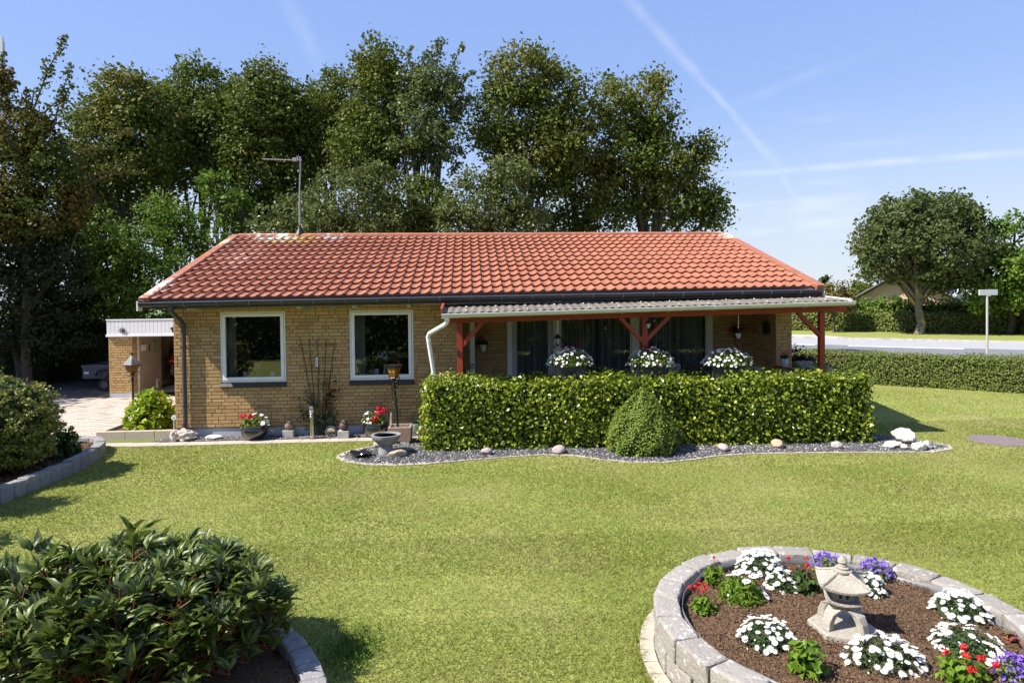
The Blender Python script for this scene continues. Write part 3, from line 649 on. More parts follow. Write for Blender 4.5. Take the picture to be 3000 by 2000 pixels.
for xx in (EX0+.05, EX1-.05): und.add([(xx, EY+.05, 2.5), (xx, 2*RY-EY-.05, 2.5), (xx, RY, RZ-.05)], [(0, 1, 2)])
und.box(EX0+.05, EX1-.05, EY+.03, YW+.02, 2.47, 2.475); und.build('soffit', 'white_board', roof)
fb = MB(); fb.obox(((EX0+EX1)/2, EY+.03, (eavez(EX0)+eavez(EX1))/2-.085), ((EX1-EX0)/2-.02, 0, .055), (0, .012, 0), (0, 0, .06)); fb.build('fascia_board', 'gutter_dark', roof)
eb_ = MB(); eb_.obox((EX0-.012, EY-.03, eavez(EX0)-.085), (.012, 0, 0), (0, .085, 0), (0, 0, .085)); eb_.build('fascia_end', 'window_white', roof)
eb_ = MB(); eb_.obox((EX1+.02, EY+.04, eavez(EX1)-.09), (.012, 0, 0), (0, .09, 0), (0, 0, .075)); eb_.build('fascia_end', 'window_white', roof)
def gutter(nm, p, q, rad, mat, par, lip=True):
    p, q = Vector(p), Vector(q); n = 12; vs = []; d = (q-p).normalized()
    for e in (p, q):
        for j in range(n+1):
            t = math.pi*j/n; vs.append(e+Vector((0, -math.cos(t)*rad, -math.sin(t)*rad)))
        for j in range(n, -1, -1):
            t = math.pi*j/n; vs.append(e+Vector((0, -math.cos(t)*(rad-.004), -math.sin(t)*(rad-.004))))
    k = 2*(n+1); fs = [(i, (i+1) % k, (i+1) % k+k, i+k) for i in range(k)]
    mb = MB().add(vs, fs)
    for e in (p, q): mb.add([e+Vector((0, -math.cos(math.pi*j/n)*rad, -math.sin(math.pi*j/n)*rad)) for j in range(n+1)], [list(range(n+1))])
    if lip: mb.tube([p+Vector((0, -rad, 0)), q+Vector((0, -rad, 0))], .009, 8)
    return mb.build(nm, mat, par, True)
gt = gutter('gutter', (EX0+.0, EY-.055, eavez(EX0)-.035), (EX1-.02, EY-.055, eavez(EX1)-.035), .066, 'gutter_dark', hs)
def bracket(par, x, y, z, rad, mat):
    q = MB(); pts = [(x, y-math.cos(t)*(rad+.004), z-math.sin(t)*(rad+.004)) for t in np.linspace(-.15, math.pi*.8, 9)]
    for a, b in zip(pts, pts[1:]): q.bar(a, b, .022, .005, (1, 0, 0))
    return q.build('gutter_bracket', mat, par)
x = EX0+.22
while x < EX1: bracket(gt, x, EY-.055, eavez(x)-.035, .066, 'metal_bracket'); x += .555
dp = MB(); a = at(500, 893, 1, EY-.03); c0 = at(537, 948, 1, YW-.07); dp.tube([(a.x, a.y, a.z), (a.x+.003, a.y+.0, a.z-.10), (a.x+.02, a.y+.05, a.z-.15), (c0.x-.02, c0.y-.02, c0.z+.04), (c0.x, c0.y, c0.z-.03), (c0.x+.0, YW-.07, .06)], .040, 14)
dp.tube([(c0.x, YW-.07, c0.z-.05), (c0.x, YW-.07, c0.z-.10)], .046, 14); dp.tube([(a.x, a.y, a.z-.0), (a.x, a.y, a.z-.09)], .046, 14)
dpo = dp.build('downpipe', 'gutter_dark', hs, True)
for zz in (1.72, .62): q = MB(); q.tube([(c0.x, YW-.07, zz), (c0.x, YW-.07, zz+.03)], .045, 12); q.box(c0.x-.006, c0.x+.006, YW-.07, YW, zz+.008, zz+.022); q.box(c0.x-.065, c0.x-.04, YW-.08, YW-.06, zz+.006, zz+.026); q.build('pipe_clamp', 'gutter_dark', dpo)
for u in (900, 976): # air vents under the eave
    p = at(u, 893, 1, YW-.012); q = MB(); q.box(p.x-.065, p.x+.065, YW-.012, YW-.004, 2.38, 2.50)
    for k in range(9): q.box(p.x-.06+k*.0145, p.x-.053+k*.0145, YW-.02, YW-.012, 2.385, 2.50)
    q.build('air_vent', 'metal_bracket', hs)
for u in (553, 873, 1037, 1197):
    p = at(u, 893, 1, 12.2); MB().box(p.x-.04, p.x+.04, 12.2, YW-.01, 2.41, 2.468).build('rafter_end', 'frame_grey', hs, bevel=.02)
ob = MB(); ob.box(-.07, .07, -.03, 0, -.2, .2) 
p = at(2246, 960, 0, RX1-.03); q = MB(); q.box(RX1-.07, RX1-.015, p.y-.13, p.y+.13, p.z-.13, p.z+.13); tag(q.build('wall_plaque', 'black_iron', None, bevel=.03), 'dark wall plaque on the brick return beside the terrace corner', 'wall plaque')

# ------------------------------------------------------------------ veranda
ver = thing('veranda', (3, 11.5, 0), 'red timber lean-to veranda with a corrugated grey roof above the ivy hedge', 'veranda')
g0, g1 = at(1297, 921, 1, 11.1), at(2500, 883, 1, 11.1); b0, b1 = at(1310, 879, 1, 12.25), at(2325, 860, 1, 12.25)
b1 = Vector((6.62, 12.25, 2.545)); f0 = Vector((g0.x+.0, 11.12, g0.z+.02)); f1 = Vector((6.66, 11.12, g1.z+.02)); b0 = Vector((f0.x+.01, 12.25, 2.455))
nw = int((f1.x-f0.x)/.13); n = nw*8+1; V = []; F = []; M2 = 5
for j in range(M2):
    k = j/(M2-1)
    for i in range(n):
        q = i/(n-1); a = f0.lerp(f1, q); b = b0.lerp(b1, q); p = a.lerp(b, k); V.append((p.x, p.y, p.z+.010*math.cos(2*math.pi*i/8)+(.004 if j == 2 else 0)))
for j in range(M2-1):
    for i in range(n-1): F.append((j*n+i, j*n+i+1, (j+1)*n+i+1, (j+1)*n+i))
sh = npobj('roof_sheet', V, np.array(F), 'eternit', ver, True)
sc = MB()
for k in (.06, .5, .9):
    for i in range(3, nw, 4): q = i/nw; p = f0.lerp(f1, q).lerp(b0.lerp(b1, q), k); sc.lathe([(.014, 0), (.012, .012), (0, .018)], (p.x, p.y, p.z+.021), 8)
sc.build('screw_cap', 'white_wood', sh)
vt = MB(); vt.bar(f0+Vector((-.02, -.02, .02)), b0+Vector((-.02, 0, .02)), .04, .12); vt.build('edge_board', 'red_trim', ver)
vt = MB(); vt.bar(f1+Vector((.02, -.02, .0)), b1+Vector((.02, 0, .0)), .05, .05); vt.build('edge_board', 'white_wood', ver)
vg = gutter('gutter', (g0.x-.02, 11.08, g0.z-.0), (g1.x, 11.08, g1.z), .068, 'gutter_zinc', ver)
for i in range(9): q = .09+i*.112; p = g0.lerp(g1, q); bracket(vg, p.x, 11.08, p.z, .068, 'gutter_zinc')
# beam, posts, braces
bm0, bm1 = at(1302, 947, 1, 11.45), at(2476, 912, 1, 11.45)
beam = MB().bar(Vector((bm0.x, 11.45, bm0.z+.08)), Vector((bm1.x, 11.45, bm1.z+.08)), .07, .16).build('beam', 'red_wood', ver, bevel=.004)
def beamz(x): return bm0.z+(bm1.z-bm0.z)*(x-bm0.x)/(bm1.x-bm0.x)
posts = []
for u in (1347.5, 1888, 2406):
    x = at(u, 1000, 1, 11.45).x; posts.append(x); MB().box(x-.047, x+.047, 11.405, 11.495, 0, beamz(x)).build('post', 'red_wood', ver, bevel=.004)
def brace(x, sgn, drop, run):
    z = beamz(x); MB().bar((x+sgn*.03, 11.45, z-drop), (x+sgn*run, 11.45, beamz(x+sgn*run)+.01), .07, .075, (0, 1, 0)).build('brace', 'red_wood', ver, bevel=.003)
brace(posts[0], 1, .40, .40); brace(posts[1], -1, .42, .44); brace(posts[1], 1, .40, .44); brace(posts[2], -1, .42, .44)
# joists under the sheet
for x in np.linspace(f0.x+.2, f1.x-.1, 9): MB().bar((x, 11.2, beamz(x)+.125), (x, 12.2, beamz(x)+.125+.10), .045, .05).build('joist', 'red_wood', ver)
# railing: hidden in the ivy at the front, seen at both ends
rp0, rp1 = Vector((posts[2]-.03, 11.5, 1.13)), Vector((6.0, 12.5, 1.17))
MB().bar(rp0, rp1, .09, .05).build('rail', 'red_trim', ver, bevel=.004)
MB().bar(rp0-Vector((0, 0, .11)), rp1-Vector((0, 0, .11)), .02, .14).build('rail_board', 'white_wood', ver)
MB().bar((posts[0]+.05, 11.30, 1.02), (posts[2]-.05, 11.30, 1.02), .20, .05).build('rail', 'red_trim', ver)
q0 = at(1292, 1112, 1, 11.6); MB().bar((posts[0]-.05, 11.5, 1.19), (q0.x, 12.1, 1.19), .10, .05).build('rail', 'red_trim', ver); MB().bar((posts[0]-.06, 11.45, 1.18), (q0.x-.02, 12.05, 1.18), .05, .05).build('rail_board', 'white_wood', ver)
p0 = Vector((g0.x+.07, 11.08, g0.z-.05)); p1 = at(1305, 948, 1, 11.15); p2 = at(1254, 983, 1, 11.5); p3 = at(1275, 1120, 1, 11.6)
dpv = MB().tube([p0, (p0.x, 11.09, p1.z+.03), (p0.x-.03, 11.12, p1.z-.01), (p2.x+.03, 11.45, p2.z+.04), (p2.x, 11.5, p2.z-.02), p3, (p3.x+.03, 11.65, .1)], .038, 14)
dpv.tube([p0+Vector((0, 0, .03)), p0-Vector((0, 0, .05))], .043, 14); d_ = p3-Vector((p2.x, 11.5, p2.z)); dpv.tube([Vector((p2.x, 11.5, p2.z))+d_*.06, Vector((p2.x, 11.5, p2.z))+d_*.12], .042, 14)
dpv.build('downpipe', 'downpipe_white', ver, True)

# ------------------------------------------------------------------ TV antenna
p = at(879, 694, 1, RY); A = thing('tv_antenna', (p.x, RY, RZ+.08), 'thin television antenna on the roof ridge, its boom pointing left', 'antenna'); top = at(880, 459, 1, RY)
MB().tube([(p.x, RY, RZ+.05), (p.x, RY, RZ+.85)], .026, 10).tube([(p.x, RY, RZ+.8), (top.x, RY, top.z)], .021, 10).build('mast', 'antenna_metal', A, True)
MB().lathe([(.13, 0), (.11, .03), (.06, .13), (.035, .2), (.03, .24)], (p.x, RY, RZ+.055), 18).build('boot', 'black_iron', A, True)
bz = at(880, 471, 1, RY).z; ae = MB(); x1 = at(885, 470, 1, RY).x; x0 = at(769, 466, 1, RY).x; ae.tube([(x0, RY-.03, bz+.03), (x1, RY-.03, bz)], .011, 8)
for k in range(11): x = x0+.03+k*.082; ae.tube([(x, RY-.16, bz+.028-k*.003), (x, RY+.10, bz+.028-k*.003)], .005, 6)
ae.build('boom', 'antenna_metal', A)
dq = MB(); x = x1-.17; dq.box(x-.05, x+.05, RY-.07, RY+.01, bz-.02, bz+.06)
for s in (-1, 1): dq.tube([(x1-.11, RY-.03+s*.02, bz+.10), (x1-.06, RY-.03+s*.12, bz-.02)], .006, 6); dq.tube([(x1-.08, RY-.03, bz+.14*s), (x1-.04, RY-.03, bz+.02*s)], .006, 6)
dq.build('dipole', 'antenna_metal', A)
MB().tube([(p.x+.03, RY-.02, RZ+.25), (p.x+.04, RY-.03, RZ+.7), (p.x+.026, RY-.02, bz-.25), (x1-.15, RY-.03, bz-.02)], .005, 6).build('cable', 'black_iron', A)
q = MB(); q.tube([(p.x, RY, bz-.28), (p.x, RY, bz-.23)], .034, 8); q.tube([(p.x, RY, RZ+.78), (p.x, RY, RZ+.82)], .031, 8); q.build('clamp', 'antenna_metal', A)
# ================================================================== CARPORT AND YARD
cp = thing('carport', (-8.7, 18.6, 0), 'carport with a white boarded fascia and a brick pier left of the house', 'carport')
CY0 = 18.1
fx0, fx1 = at(314, 960, 1, CY0).x, -7.3; fz0, fz1 = 1.70, 2.09
q = MB(); x = fx0
while x < fx1: q.box(x+.003, min(x+.098, fx1), CY0-.03, CY0, fz0, fz1); x += .10
fa = q.build('fascia', 'white_board', cp, bevel=.003)
MB().box(fx0-.01, fx1, CY0-.006, CY0+.02, fz0+.01, fz1-.01).build('fascia_back', 'white_board', fa)
MB().box(fx0-.02, fx1, CY0-.045, CY0+.02, fz0-.045, fz0+.015).build('fascia_trim', 'window_white', fa, bevel=.004)
MB().box(fx0-.02, fx1, CY0-.045, CY0+.08, fz1, fz1+.022).build('fascia_trim', 'window_white', fa, bevel=.004)
MB().box(fx0+.02, fx1+1.9, CY0+.02, 25, 1.95, 2.05).build('flat_roof', 'roof_dark', cp)
px0, px1 = at(319, 1100, 1, CY0).x, at(388, 1100, 1, CY0).x
q = MB(); bricks(q, (0, CY0+.03, 0), (1, 0, 0), (0, -1, 0), px0, px1, .165, 1.68, (), 21); bricks(q, (px1, 0, 0), (0, 1, 0), (1, 0, 0), CY0+.04, CY0+.27, .165, 1.95, (), 22); bricks(q, (px0, 0, 0), (0, 1, 0), (-1, 0, 0), CY0+.04, 21, .165, 1.95, (), 23)
pr_ = q.build('brick_pier', 'brick', cp); MB().box(px0+.003, px1-.003, CY0+.034, CY0+.27, .16, 1.94).build('mortar', 'mortar', pr_); MB().box(px0+.003, px0+.2, CY0+.27, 21, .16, 1.94).build('mortar', 'mortar', pr_)
MB().box(px0, px1, CY0+.025, CY0+.27, -.05, .163).build('plinth', 'plinth', cp)
wp = at(405, 1100, 1, CY0+.3); MB().box(wp.x-.03, wp.x+.03, CY0+.27, CY0+.33, .0, 1.93).build('door_post', 'white_wood', cp)
# plank side wall running back into the carport, brown boards
q = MB(); y = CY0+.33; x_ = wp.x+.0
while y < 24.6: q.box(x_ if y < 19.6 else x_-.45, (x_ if y < 19.6 else x_-.45)+.02, y, y+.105, 0, 1.95); y += .115
pw = q.build('plank_wall', 'plank_brown', cp); MB().box(x_-.03, x_-.001, CY0+.33, 19.6, 0, 1.95).build('batten', 'plank_brown', pw)
q = MB(); y = 19.6; q.box(x_-.04, x_+.03, y, y+.09, 0, 1.95); q.build('stud', 'plank_brown', pw)
q = MB(); q.box(x_-.02, -4.5, 24.7, 24.8, 0, 1.95); q.build('rear_wall', 'plank_brown', cp)
sheet('carport_floor', [(-9.0, 18.9), (-5.6, 18.9), (-5.6, 24.7), (-9.0, 24.7)], .05, 'concrete')
def picture(name, u0, u1, v0, v1, mat, lab, cat):
    y = None
    r0 = at(u0, (v0+v1)/2, 0, x_+.025); r1 = at(u1, (v0+v1)/2, 0, x_+.025); ya, yb = sorted((r0.y, r1.y)); ym = (ya+yb)/2
    z1 = at((u0+u1)/2, v0, 1, ym).z; z0 = at((u0+u1)/2, v1, 1, ym).z
    t = thing(name, (x_+.02, ym, z0), lab, cat); MB().box(x_+.021, x_+.04, ya, yb, z0, z1).build('frame', 'white_wood' if mat == 'white_board' else 'plank_brown', t)
    MB().box(x_+.0405, x_+.044, ya+.03, yb-.03, z0+.02, z1-.02).build('sheet', mat, t)
picture('picture', 445, 465, 996, 1033, 'picture_ink', 'large grey green framed picture on the carport plank wall', 'picture')
picture('notice', 414, 427, 1009, 1027, 'white_board', 'pale notice sheet hanging on the carport plank wall', 'notice')
picture('key_box', 432.5, 439, 1007, 1030, 'black_iron', 'small dark box between notice and picture in the carport', 'box')
# wheel ornament and house number on the fascia
p = at(358, 968, 1, CY0-.05); q = MB(); t0 = np.linspace(0, 2*math.pi, 25)
q.tube([(p.x+.065*math.cos(t), CY0-.05, p.z+.065*math.sin(t)) for t in t0], .008, 6)
for k in range(4): t = k*math.pi/4; q.tube([(p.x-.06*math.cos(t), CY0-.05, p.z-.06*math.sin(t)), (p.x+.06*math.cos(t), CY0-.05, p.z+.06*math.sin(t))], .006, 6)
q.tube([(p.x, CY0-.075, p.z), (p.x, CY0-.028, p.z)], .022, 10); q.tube([(p.x-.02, CY0-.06, p.z+.01), (p.x+.015, CY0-.065, p.z+.03), (p.x+.03, CY0-.06, p.z-.02)], .012, 6)
tag(q.build('wheel_ornament', 'black_iron'), 'round black wheel ornament on the white carport fascia', 'ornament')
p = at(505, 965, 1, CY0-.045); h = .135
MB().prism([(p.x-.013, p.z-h/2), (p.x+.017, p.z-h/2), (p.x+.017, p.z+h/2), (p.x-.006, p.z+h/2), (p.x-.05, p.z+h/2-.035), (p.x-.05, p.z+h/2-.062), (p.x-.013, p.z+h/2-.045)], CY0-.06, CY0-.03).build('house_number', 'black_iron', cp)
p = at(409, 1000, 1, CY0+.9); q = MB(); q.tube([(p.x+.02, CY0+.9, 1.62), (p.x+.06, CY0+.9, 1.78), (p.x+.2, CY0+.9, 1.9)], .02, 6); q.build('brace', 'black_iron', cp)
# silver car parked inside, seen from behind
ca_ = at(494, 1130, 1, 20.6); cx = ca_.x+.86; cyr = 20.6
car = thing('parked_car', (cx, cyr+2, 0), 'silver hatchback parked inside the carport, its rear left lamp showing', 'car')
bm = bmesh.new(); secs = [(0.0, [(.62, .30), (.78, .36), (.84, .55), (.84, .80), (.80, .92), (.70, .98)]), (.12, [(.70, .22), (.84, .30), (.87, .55), (.86, .85), (.80, 1.00), (.68, 1.08)]), (.55, [(.74, .2), (.87, .28), (.88, .6), (.86, .92), (.72, 1.36), (.58, 1.42)]), (1.6, [(.74, .2), (.87, .28), (.88, .6), (.86, .92), (.70, 1.42), (.56, 1.47)]), (2.6, [(.74, .2), (.87, .28), (.88, .6), (.86, .92), (.68, 1.36), (.55, 1.42)]), (3.2, [(.74, .2), (.87, .28), (.87, .6), (.84, .9), (.78, .95), (.6, .98)]), (4.0, [(.7, .22), (.82, .3), (.82, .55), (.78, .75), (.7, .8), (.5, .82)])]
vs = []; fs = []; w2 = 12
for dy, s in secs: vs += [(cx+x, cyr+dy, z) for x, z in s] + [(cx-x, cyr+dy, z) for x, z in s[::-1]]
for i in range(len(secs)-1): fs += [(i*w2+j, i*w2+(j+1) % w2, (i+1)*w2+(j+1) % w2, (i+1)*w2+j) for j in range(w2)]
fs += [list(range(w2))[::-1], [(len(secs)-1)*w2+j for j in range(w2)]]
co_ = npobj('body', vs, fs, 'car_paint', car, True); mf = co_.modifiers.new('sub', 'SUBSURF'); mf.levels = 2; mf.render_levels = 2
for s in (-1, 1):
    tl = MB(); tl.prism([(cx+s*.80, .66), (cx+s*.60, .68), (cx+s*.62, .84), (cx+s*.70, .97), (cx+s*.80, .90), (cx+s*.845, .76)], cyr-.03, cyr+.16); to_ = tl.build('tail_light', 'tail_red', car, bevel=.01)
    MB().prism([(cx+s*.80, .74), (cx+s*.66, .75), (cx+s*.66, .80), (cx+s*.815, .79)], cyr-.034, cyr).build('indicator', 'frost_glass', to_)
    for dy in (.75, 3.2): w = MB(); w.tube([(cx+s*.70, cyr+dy, .30), (cx+s*.87, cyr+dy, .30)], .30, 24); wo = w.build('wheel', 'rubber', car); MB().tube([(cx+s*.86, cyr+dy, .30), (cx+s*.885, cyr+dy, .30)], .18, 20).build('rim', 'steel', wo)
MB().box(cx-.80, cx+.80, cyr-.09, cyr+.15, .34, .54).build('bumper', 'car_paint', car, bevel=.05)
MB().add([(cx-.6, cyr+.13, 1.06), (cx+.6, cyr+.13, 1.06), (cx+.5, cyr+.47, 1.36), (cx-.5, cyr+.47, 1.36)], [(0, 1, 2, 3)]).build('rear_window', 'car_glass', car)
# trailer behind the pier
T0 = at(242, 1100, 1, 20.2); T1x = T0.x+2.0
tr = thing('trailer', (T0.x+1, 20.7, 0), 'small grey box trailer parked in the shade behind the carport pier', 'trailer')
def tz(v): return at(260, v, 1, 20.2).z
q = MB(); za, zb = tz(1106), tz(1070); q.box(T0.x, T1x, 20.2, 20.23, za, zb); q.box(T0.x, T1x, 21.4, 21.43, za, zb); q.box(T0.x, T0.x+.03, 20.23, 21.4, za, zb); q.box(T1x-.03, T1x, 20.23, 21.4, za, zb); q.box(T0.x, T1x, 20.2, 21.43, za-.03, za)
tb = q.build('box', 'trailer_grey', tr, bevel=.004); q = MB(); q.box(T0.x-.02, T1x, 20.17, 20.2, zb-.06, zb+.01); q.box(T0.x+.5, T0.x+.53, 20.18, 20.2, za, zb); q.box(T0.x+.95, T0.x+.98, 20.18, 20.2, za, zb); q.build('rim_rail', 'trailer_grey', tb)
for y in (20.12, 21.5): w = MB(); w.tube([(T0.x+.95, y-.07, .26), (T0.x+.95, y+.07, .26)], .26, 22); wo = w.build('wheel', 'rubber', tr); MB().tube([(T0.x+.95, y-.075, .26), (T0.x+.95, y-.06, .26)], .14, 16).build('rim', 'rim_grey', wo)
q = MB(); q.tube([(T0.x+.42, 20.1, za+.06), (T0.x+.5, 20.1, .56), (T0.x+.95, 20.1, .60), (T0.x+1.35, 20.1, .5)], .03, 6); q.build('mudguard', 'rubber', tr)
q = MB(); q.tube([(T0.x+.3, 20.8, za-.05), (T0.x-.0, 20.8, za-.02)], .03, 8); q.tube([(T0.x-.06, 20.4, za+.13), (T0.x+.0, 20.4, za+.13)], .035, 10); q.build('lamp_bracket', 'steel', tr)
a_, b_2 = at(247, 1095, 1, 20.17), at(261, 1089, 1, 20.17); MB().box(a_.x, b_2.x, 20.155, 20.168, a_.z, b_2.z).build('number_plate', 'plate_white', tr)
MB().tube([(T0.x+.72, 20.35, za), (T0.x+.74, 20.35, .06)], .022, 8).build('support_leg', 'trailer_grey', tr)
p = at(312, 1147, 1, 19.6); w = MB(); w.tube([(p.x-.05, 19.58, .20), (p.x-.05, 19.7, .20)], .19, 22); wo = tag(w.build('spare_wheel', 'rubber'), 'black wheel leaning at the foot of the brick carport pier', 'wheel'); MB().tube([(p.x-.05, 19.57, .20), (p.x-.05, 19.6, .20)], .10, 16).build('rim', 'rim_grey', wo)
# little figures on the carport floor
p = at(433, 1142, 1, 19.4); t = thing('animal_figure', (p.x, 19.4, .05), 'brown and white animal figure on the carport floor', 'figure')
blob('body', [((p.x, 19.4, .18), (.13, .08, .10)), ((p.x+.11, 19.38, .30), (.07, .06, .07)), ((p.x+.17, 19.36, .28), (.04, .03, .03)), ((p.x-.1, 19.4, .10), (.06, .06, .06)), ((p.x+.08, 19.36, .32), (.03, .02, .08)), ((p.x+.06, 19.36, .1), (.03, .03, .09)), ((p.x+.06, 19.45, .1), (.03, .03, .09))], 'brown_figure', t, .012)
p = at(456, 1140, 1, 19.4); t = thing('goose_figure', (p.x, 19.4, .05), 'white bird figure beside the brown one on the carport floor', 'figure')
blob('body', [((p.x, 19.4, .16), (.10, .08, .10)), ((p.x+.03, 19.4, .27), (.05, .05, .08)), ((p.x+.04, 19.39, .35), (.055, .05, .045)), ((p.x+.1, 19.38, .34), (.04, .02, .015))], 'white_figure', t, .012)

# ================================================================== TREES
def tree(name, base, lobes, mat, label, cat='tree', group=None, leaf=.2, n=9000, cl=.6, trunk=.16, lean=(0, 0), limbs=10, bark='bark', shell=.55, up=.35, per=52, trunktop=None, stems=1, seed=0, droop=0, sprigs=()):
    """tapered trunk with limbs and a crown of leaf clumps spread through the lobes' volume; a lobe is (centre, radii)"""
    global RNG
    keep = RNG; RNG = np.random.default_rng(1000+seed)
    base = Vector(base); t = thing(name, base, label, cat, group)
    vol = np.array([abs(r[0]*r[1]*r[2])**(2/3) for c, r in lobes]); nc = max(6, n//per); pick = RNG.choice(len(lobes), nc, p=vol/vol.sum())
    C = np.array([lobes[i][0] for i in pick]); Rr = np.array([lobes[i][1] for i in pick])
    d = RNG.normal(size=(nc, 3)); d /= np.linalg.norm(d, axis=1, keepdims=True); rad = (shell+(1-shell)*RNG.random(nc)**.6)*RNG.uniform(.85, 1.08, nc)
    cen = C+d*Rr*rad[:, None]; csz = cl*RNG.uniform(.55, 1.25, nc)
    idx = np.repeat(np.arange(nc), per); k = len(idx)
    off = RNG.normal(size=(k, 3))*.5; off[:, 2] *= .75; P = cen[idx]+off*csz[idx][:, None]; P[:, 2] -= droop*np.abs(off[:, 0])
    nn_ = d[idx]*.5+RNG.normal(size=(k, 3))*.75+np.array([0, 0, up])
    ls = leaf*RNG.uniform(.6, 1.25, k); ok = P[:, 2] > base.z+.1
    P, nn_, ls = P[ok], nn_[ok], ls[ok]; tb = MB()
    for u0, v0, u1, v1, Ys, wd in sprigs:          # single leafy shoots standing out of the crown
        kk = 3000/2352; a, b = at(u0*kk, v0*kk, 1, Ys), at(u1*kk, v1*kk, 1, Ys); m_ = int((b-a).length*(95 if wd < .3 else 140)); q = RNG.random(m_); bend = Vector((0, 0, (b-a).length*.08)); side = np.sin(q*17+RNG.uniform(0, 6))*.5+RNG.normal(size=m_)*.6
        pts = np.array([a.lerp(b, x)+bend*4*x*(1-x) for x in q]); pts = pts+np.c_[side, RNG.normal(size=m_)*.6, RNG.normal(size=m_)*.4]*(wd*(1-.65*q))[:, None]
        P = np.concatenate([P, pts]); nn_ = np.concatenate([nn_, RNG.normal(size=(m_, 3))+[0, 0, .3]]); ls = np.concatenate([ls, leaf*RNG.uniform(.6, 1.1, m_)]); tb.tube([a, a.lerp(b, .5)+bend, b], [.03, .018, .006], 5)
    V, F = leaves(P, nn_, ls, ls*RNG.uniform(.5, .8, len(P))); npobj('crown', V, F, mat, t)
    zc = min(c[2] for c, r in lobes); ztop = trunktop or max(c[2] for c, r in lobes); cx_ = np.mean([c[0] for c, r in lobes]); cy_ = np.mean([c[1] for c, r in lobes])
    for s in range(stems):
        ox = (s-(stems-1)/2)*trunk*5
        axis = [base+Vector((ox*.3, 0, -.1))]
        for q in (.12, .3, .5, .7, .88, 1.0):
            axis.append(Vector((base.x+ox*.3+(cx_+ox*2-base.x-ox*.3)*q**1.3+RNG.normal()*.09*trunk*6, base.y+(cy_-base.y)*q+RNG.normal()*.05, base.z+(ztop-base.z)*q)))
        rr = [trunk*1.25, trunk, trunk*.85, trunk*.66, trunk*.45, trunk*.25, trunk*.08]
        tb.tube(axis, rr, 10)
        for j in range(limbs):
            c = Vector(cen[RNG.integers(nc)]); q = RNG.uniform(.28, .8); i = int(q*6); a = axis[i].lerp(axis[i+1], q*6-i)
            if c.z < a.z-.5: c.z = a.z+RNG.uniform(.2, 1.5)
            mid = a.lerp(c, .5)+Vector((RNG.normal()*.2, RNG.normal()*.2, .25)); r0 = rr[i]*.55
            tb.tube([a, mid, c], [r0, r0*.6, .012], 6)
            c2 = Vector(cen[np.argsort(((cen-np.array(mid))**2).sum(1))[RNG.integers(1, 9)]]); tb.tube([mid, mid.lerp(c2, .55)+Vector((0, 0, .1)), c2], [r0*.45, r0*.3, .01], 5)
    tb.build('trunk', bark, t, True); RNG = keep; return t
def L(u, v, ru, rv, Y, dy=None):
    """a lobe from its place in the photo at 2352 pixels width, standing at depth Y"""
    k = 3000/2352; c = at(u*k, v*k, 1, Y); sc = (Y*.998+c.x*.066)/CAM_F*k
    return ((c.x, Y, c.z), (ru*sc, dy or max(ru, rv)*sc*.9, rv*sc))
def G(u, Y): p = at(u*3000/2352, 900, 1, Y); return (p.x, Y, 0)
g_ = 'trees in the belt behind the house'
tree('oak_tree', G(300, 26), [L(290, 225, 70, 65, 26), L(235, 320, 65, 90, 26), L(335, 320, 70, 100, 26), L(270, 410, 85, 70, 26), L(200, 260, 30, 40, 26)], 'leaf_oak', 'leafy oak left of the antenna, first tree right of the reddish plum', group=g_, leaf=.17, n=16500, seed=1, trunk=.2)
tree('oak_tree', G(470, 28), [L(455, 195, 60, 55, 28), L(420, 290, 70, 85, 28), L(505, 300, 55, 95, 28), L(455, 380, 70, 70, 28)], 'leaf_oak', 'oak with a bare dark trunk rising above the left end of the roof ridge', group=g_, leaf=.17, n=14250, seed=2, trunk=.22)
tree('oak_tree', G(570, 27), [L(606, 185, 42, 50, 27), L(600, 280, 80, 85, 27), L(670, 250, 45, 60, 27), L(585, 380, 80, 80, 27), L(650, 420, 60, 70, 27)], 'leaf_oak', 'oak with a small pointed top just left of the antenna mast', group=g_, leaf=.17, n=15750, seed=3, trunk=.18, stems=2)
tree('oak_tree', G(760, 28), [L(775, 215, 60, 60, 28), L(740, 320, 70, 90, 28), L(805, 330, 65, 95, 28)], 'leaf_oak', 'oak directly right of the antenna, lower than the pointed one beside it', group=g_, leaf=.17, n=12750, seed=4)
tree('oak_tree', G(860, 26), [L(865, 150, 42, 58, 26), L(868, 235, 66, 80, 26), L(845, 340, 85, 90, 26)], 'leaf_oak', 'tall narrow oak with the highest dark top above the middle of the roof', group=g_, leaf=.17, n=14250, seed=5, trunk=.18)
tree('birch_tree', G(975, 25), [L(960, 210, 60, 60, 25), L(950, 300, 75, 90, 25), L(1020, 230, 55, 70, 25), L(1010, 330, 70, 90, 25), L(970, 180, 40, 34, 25), L(1030, 200, 30, 34, 25)], 'leaf_birch', 'airy pale tree with windblown shoots leaning right, beside the tall narrow oak', group=g_, n=10500, leaf=.15, cl=.36, seed=6, shell=.35, trunk=.13, stems=2, sprigs=[(930, 190, 946, 105, 25, .25), (950, 200, 985, 118, 25, .3), (980, 190, 1008, 90, 25, .34), (995, 190, 1020, 95, 25, .25), (1020, 200, 1064, 104, 25, .25), (1030, 220, 1090, 165, 25, .3), (1030, 250, 1085, 225, 25, .3), (965, 200, 992, 130, 25, .25)])
tree('oak_tree', G(1215, 26), [L(1205, 175, 85, 62, 26), L(1275, 225, 75, 75, 26), L(1150, 280, 75, 90, 26), L(1230, 360, 110, 95, 26), L(1290, 320, 70, 90, 26)], 'leaf_oak', 'broad round topped oak above the right half of the roof', group=g_, leaf=.17, n=22500, seed=7, trunk=.24)
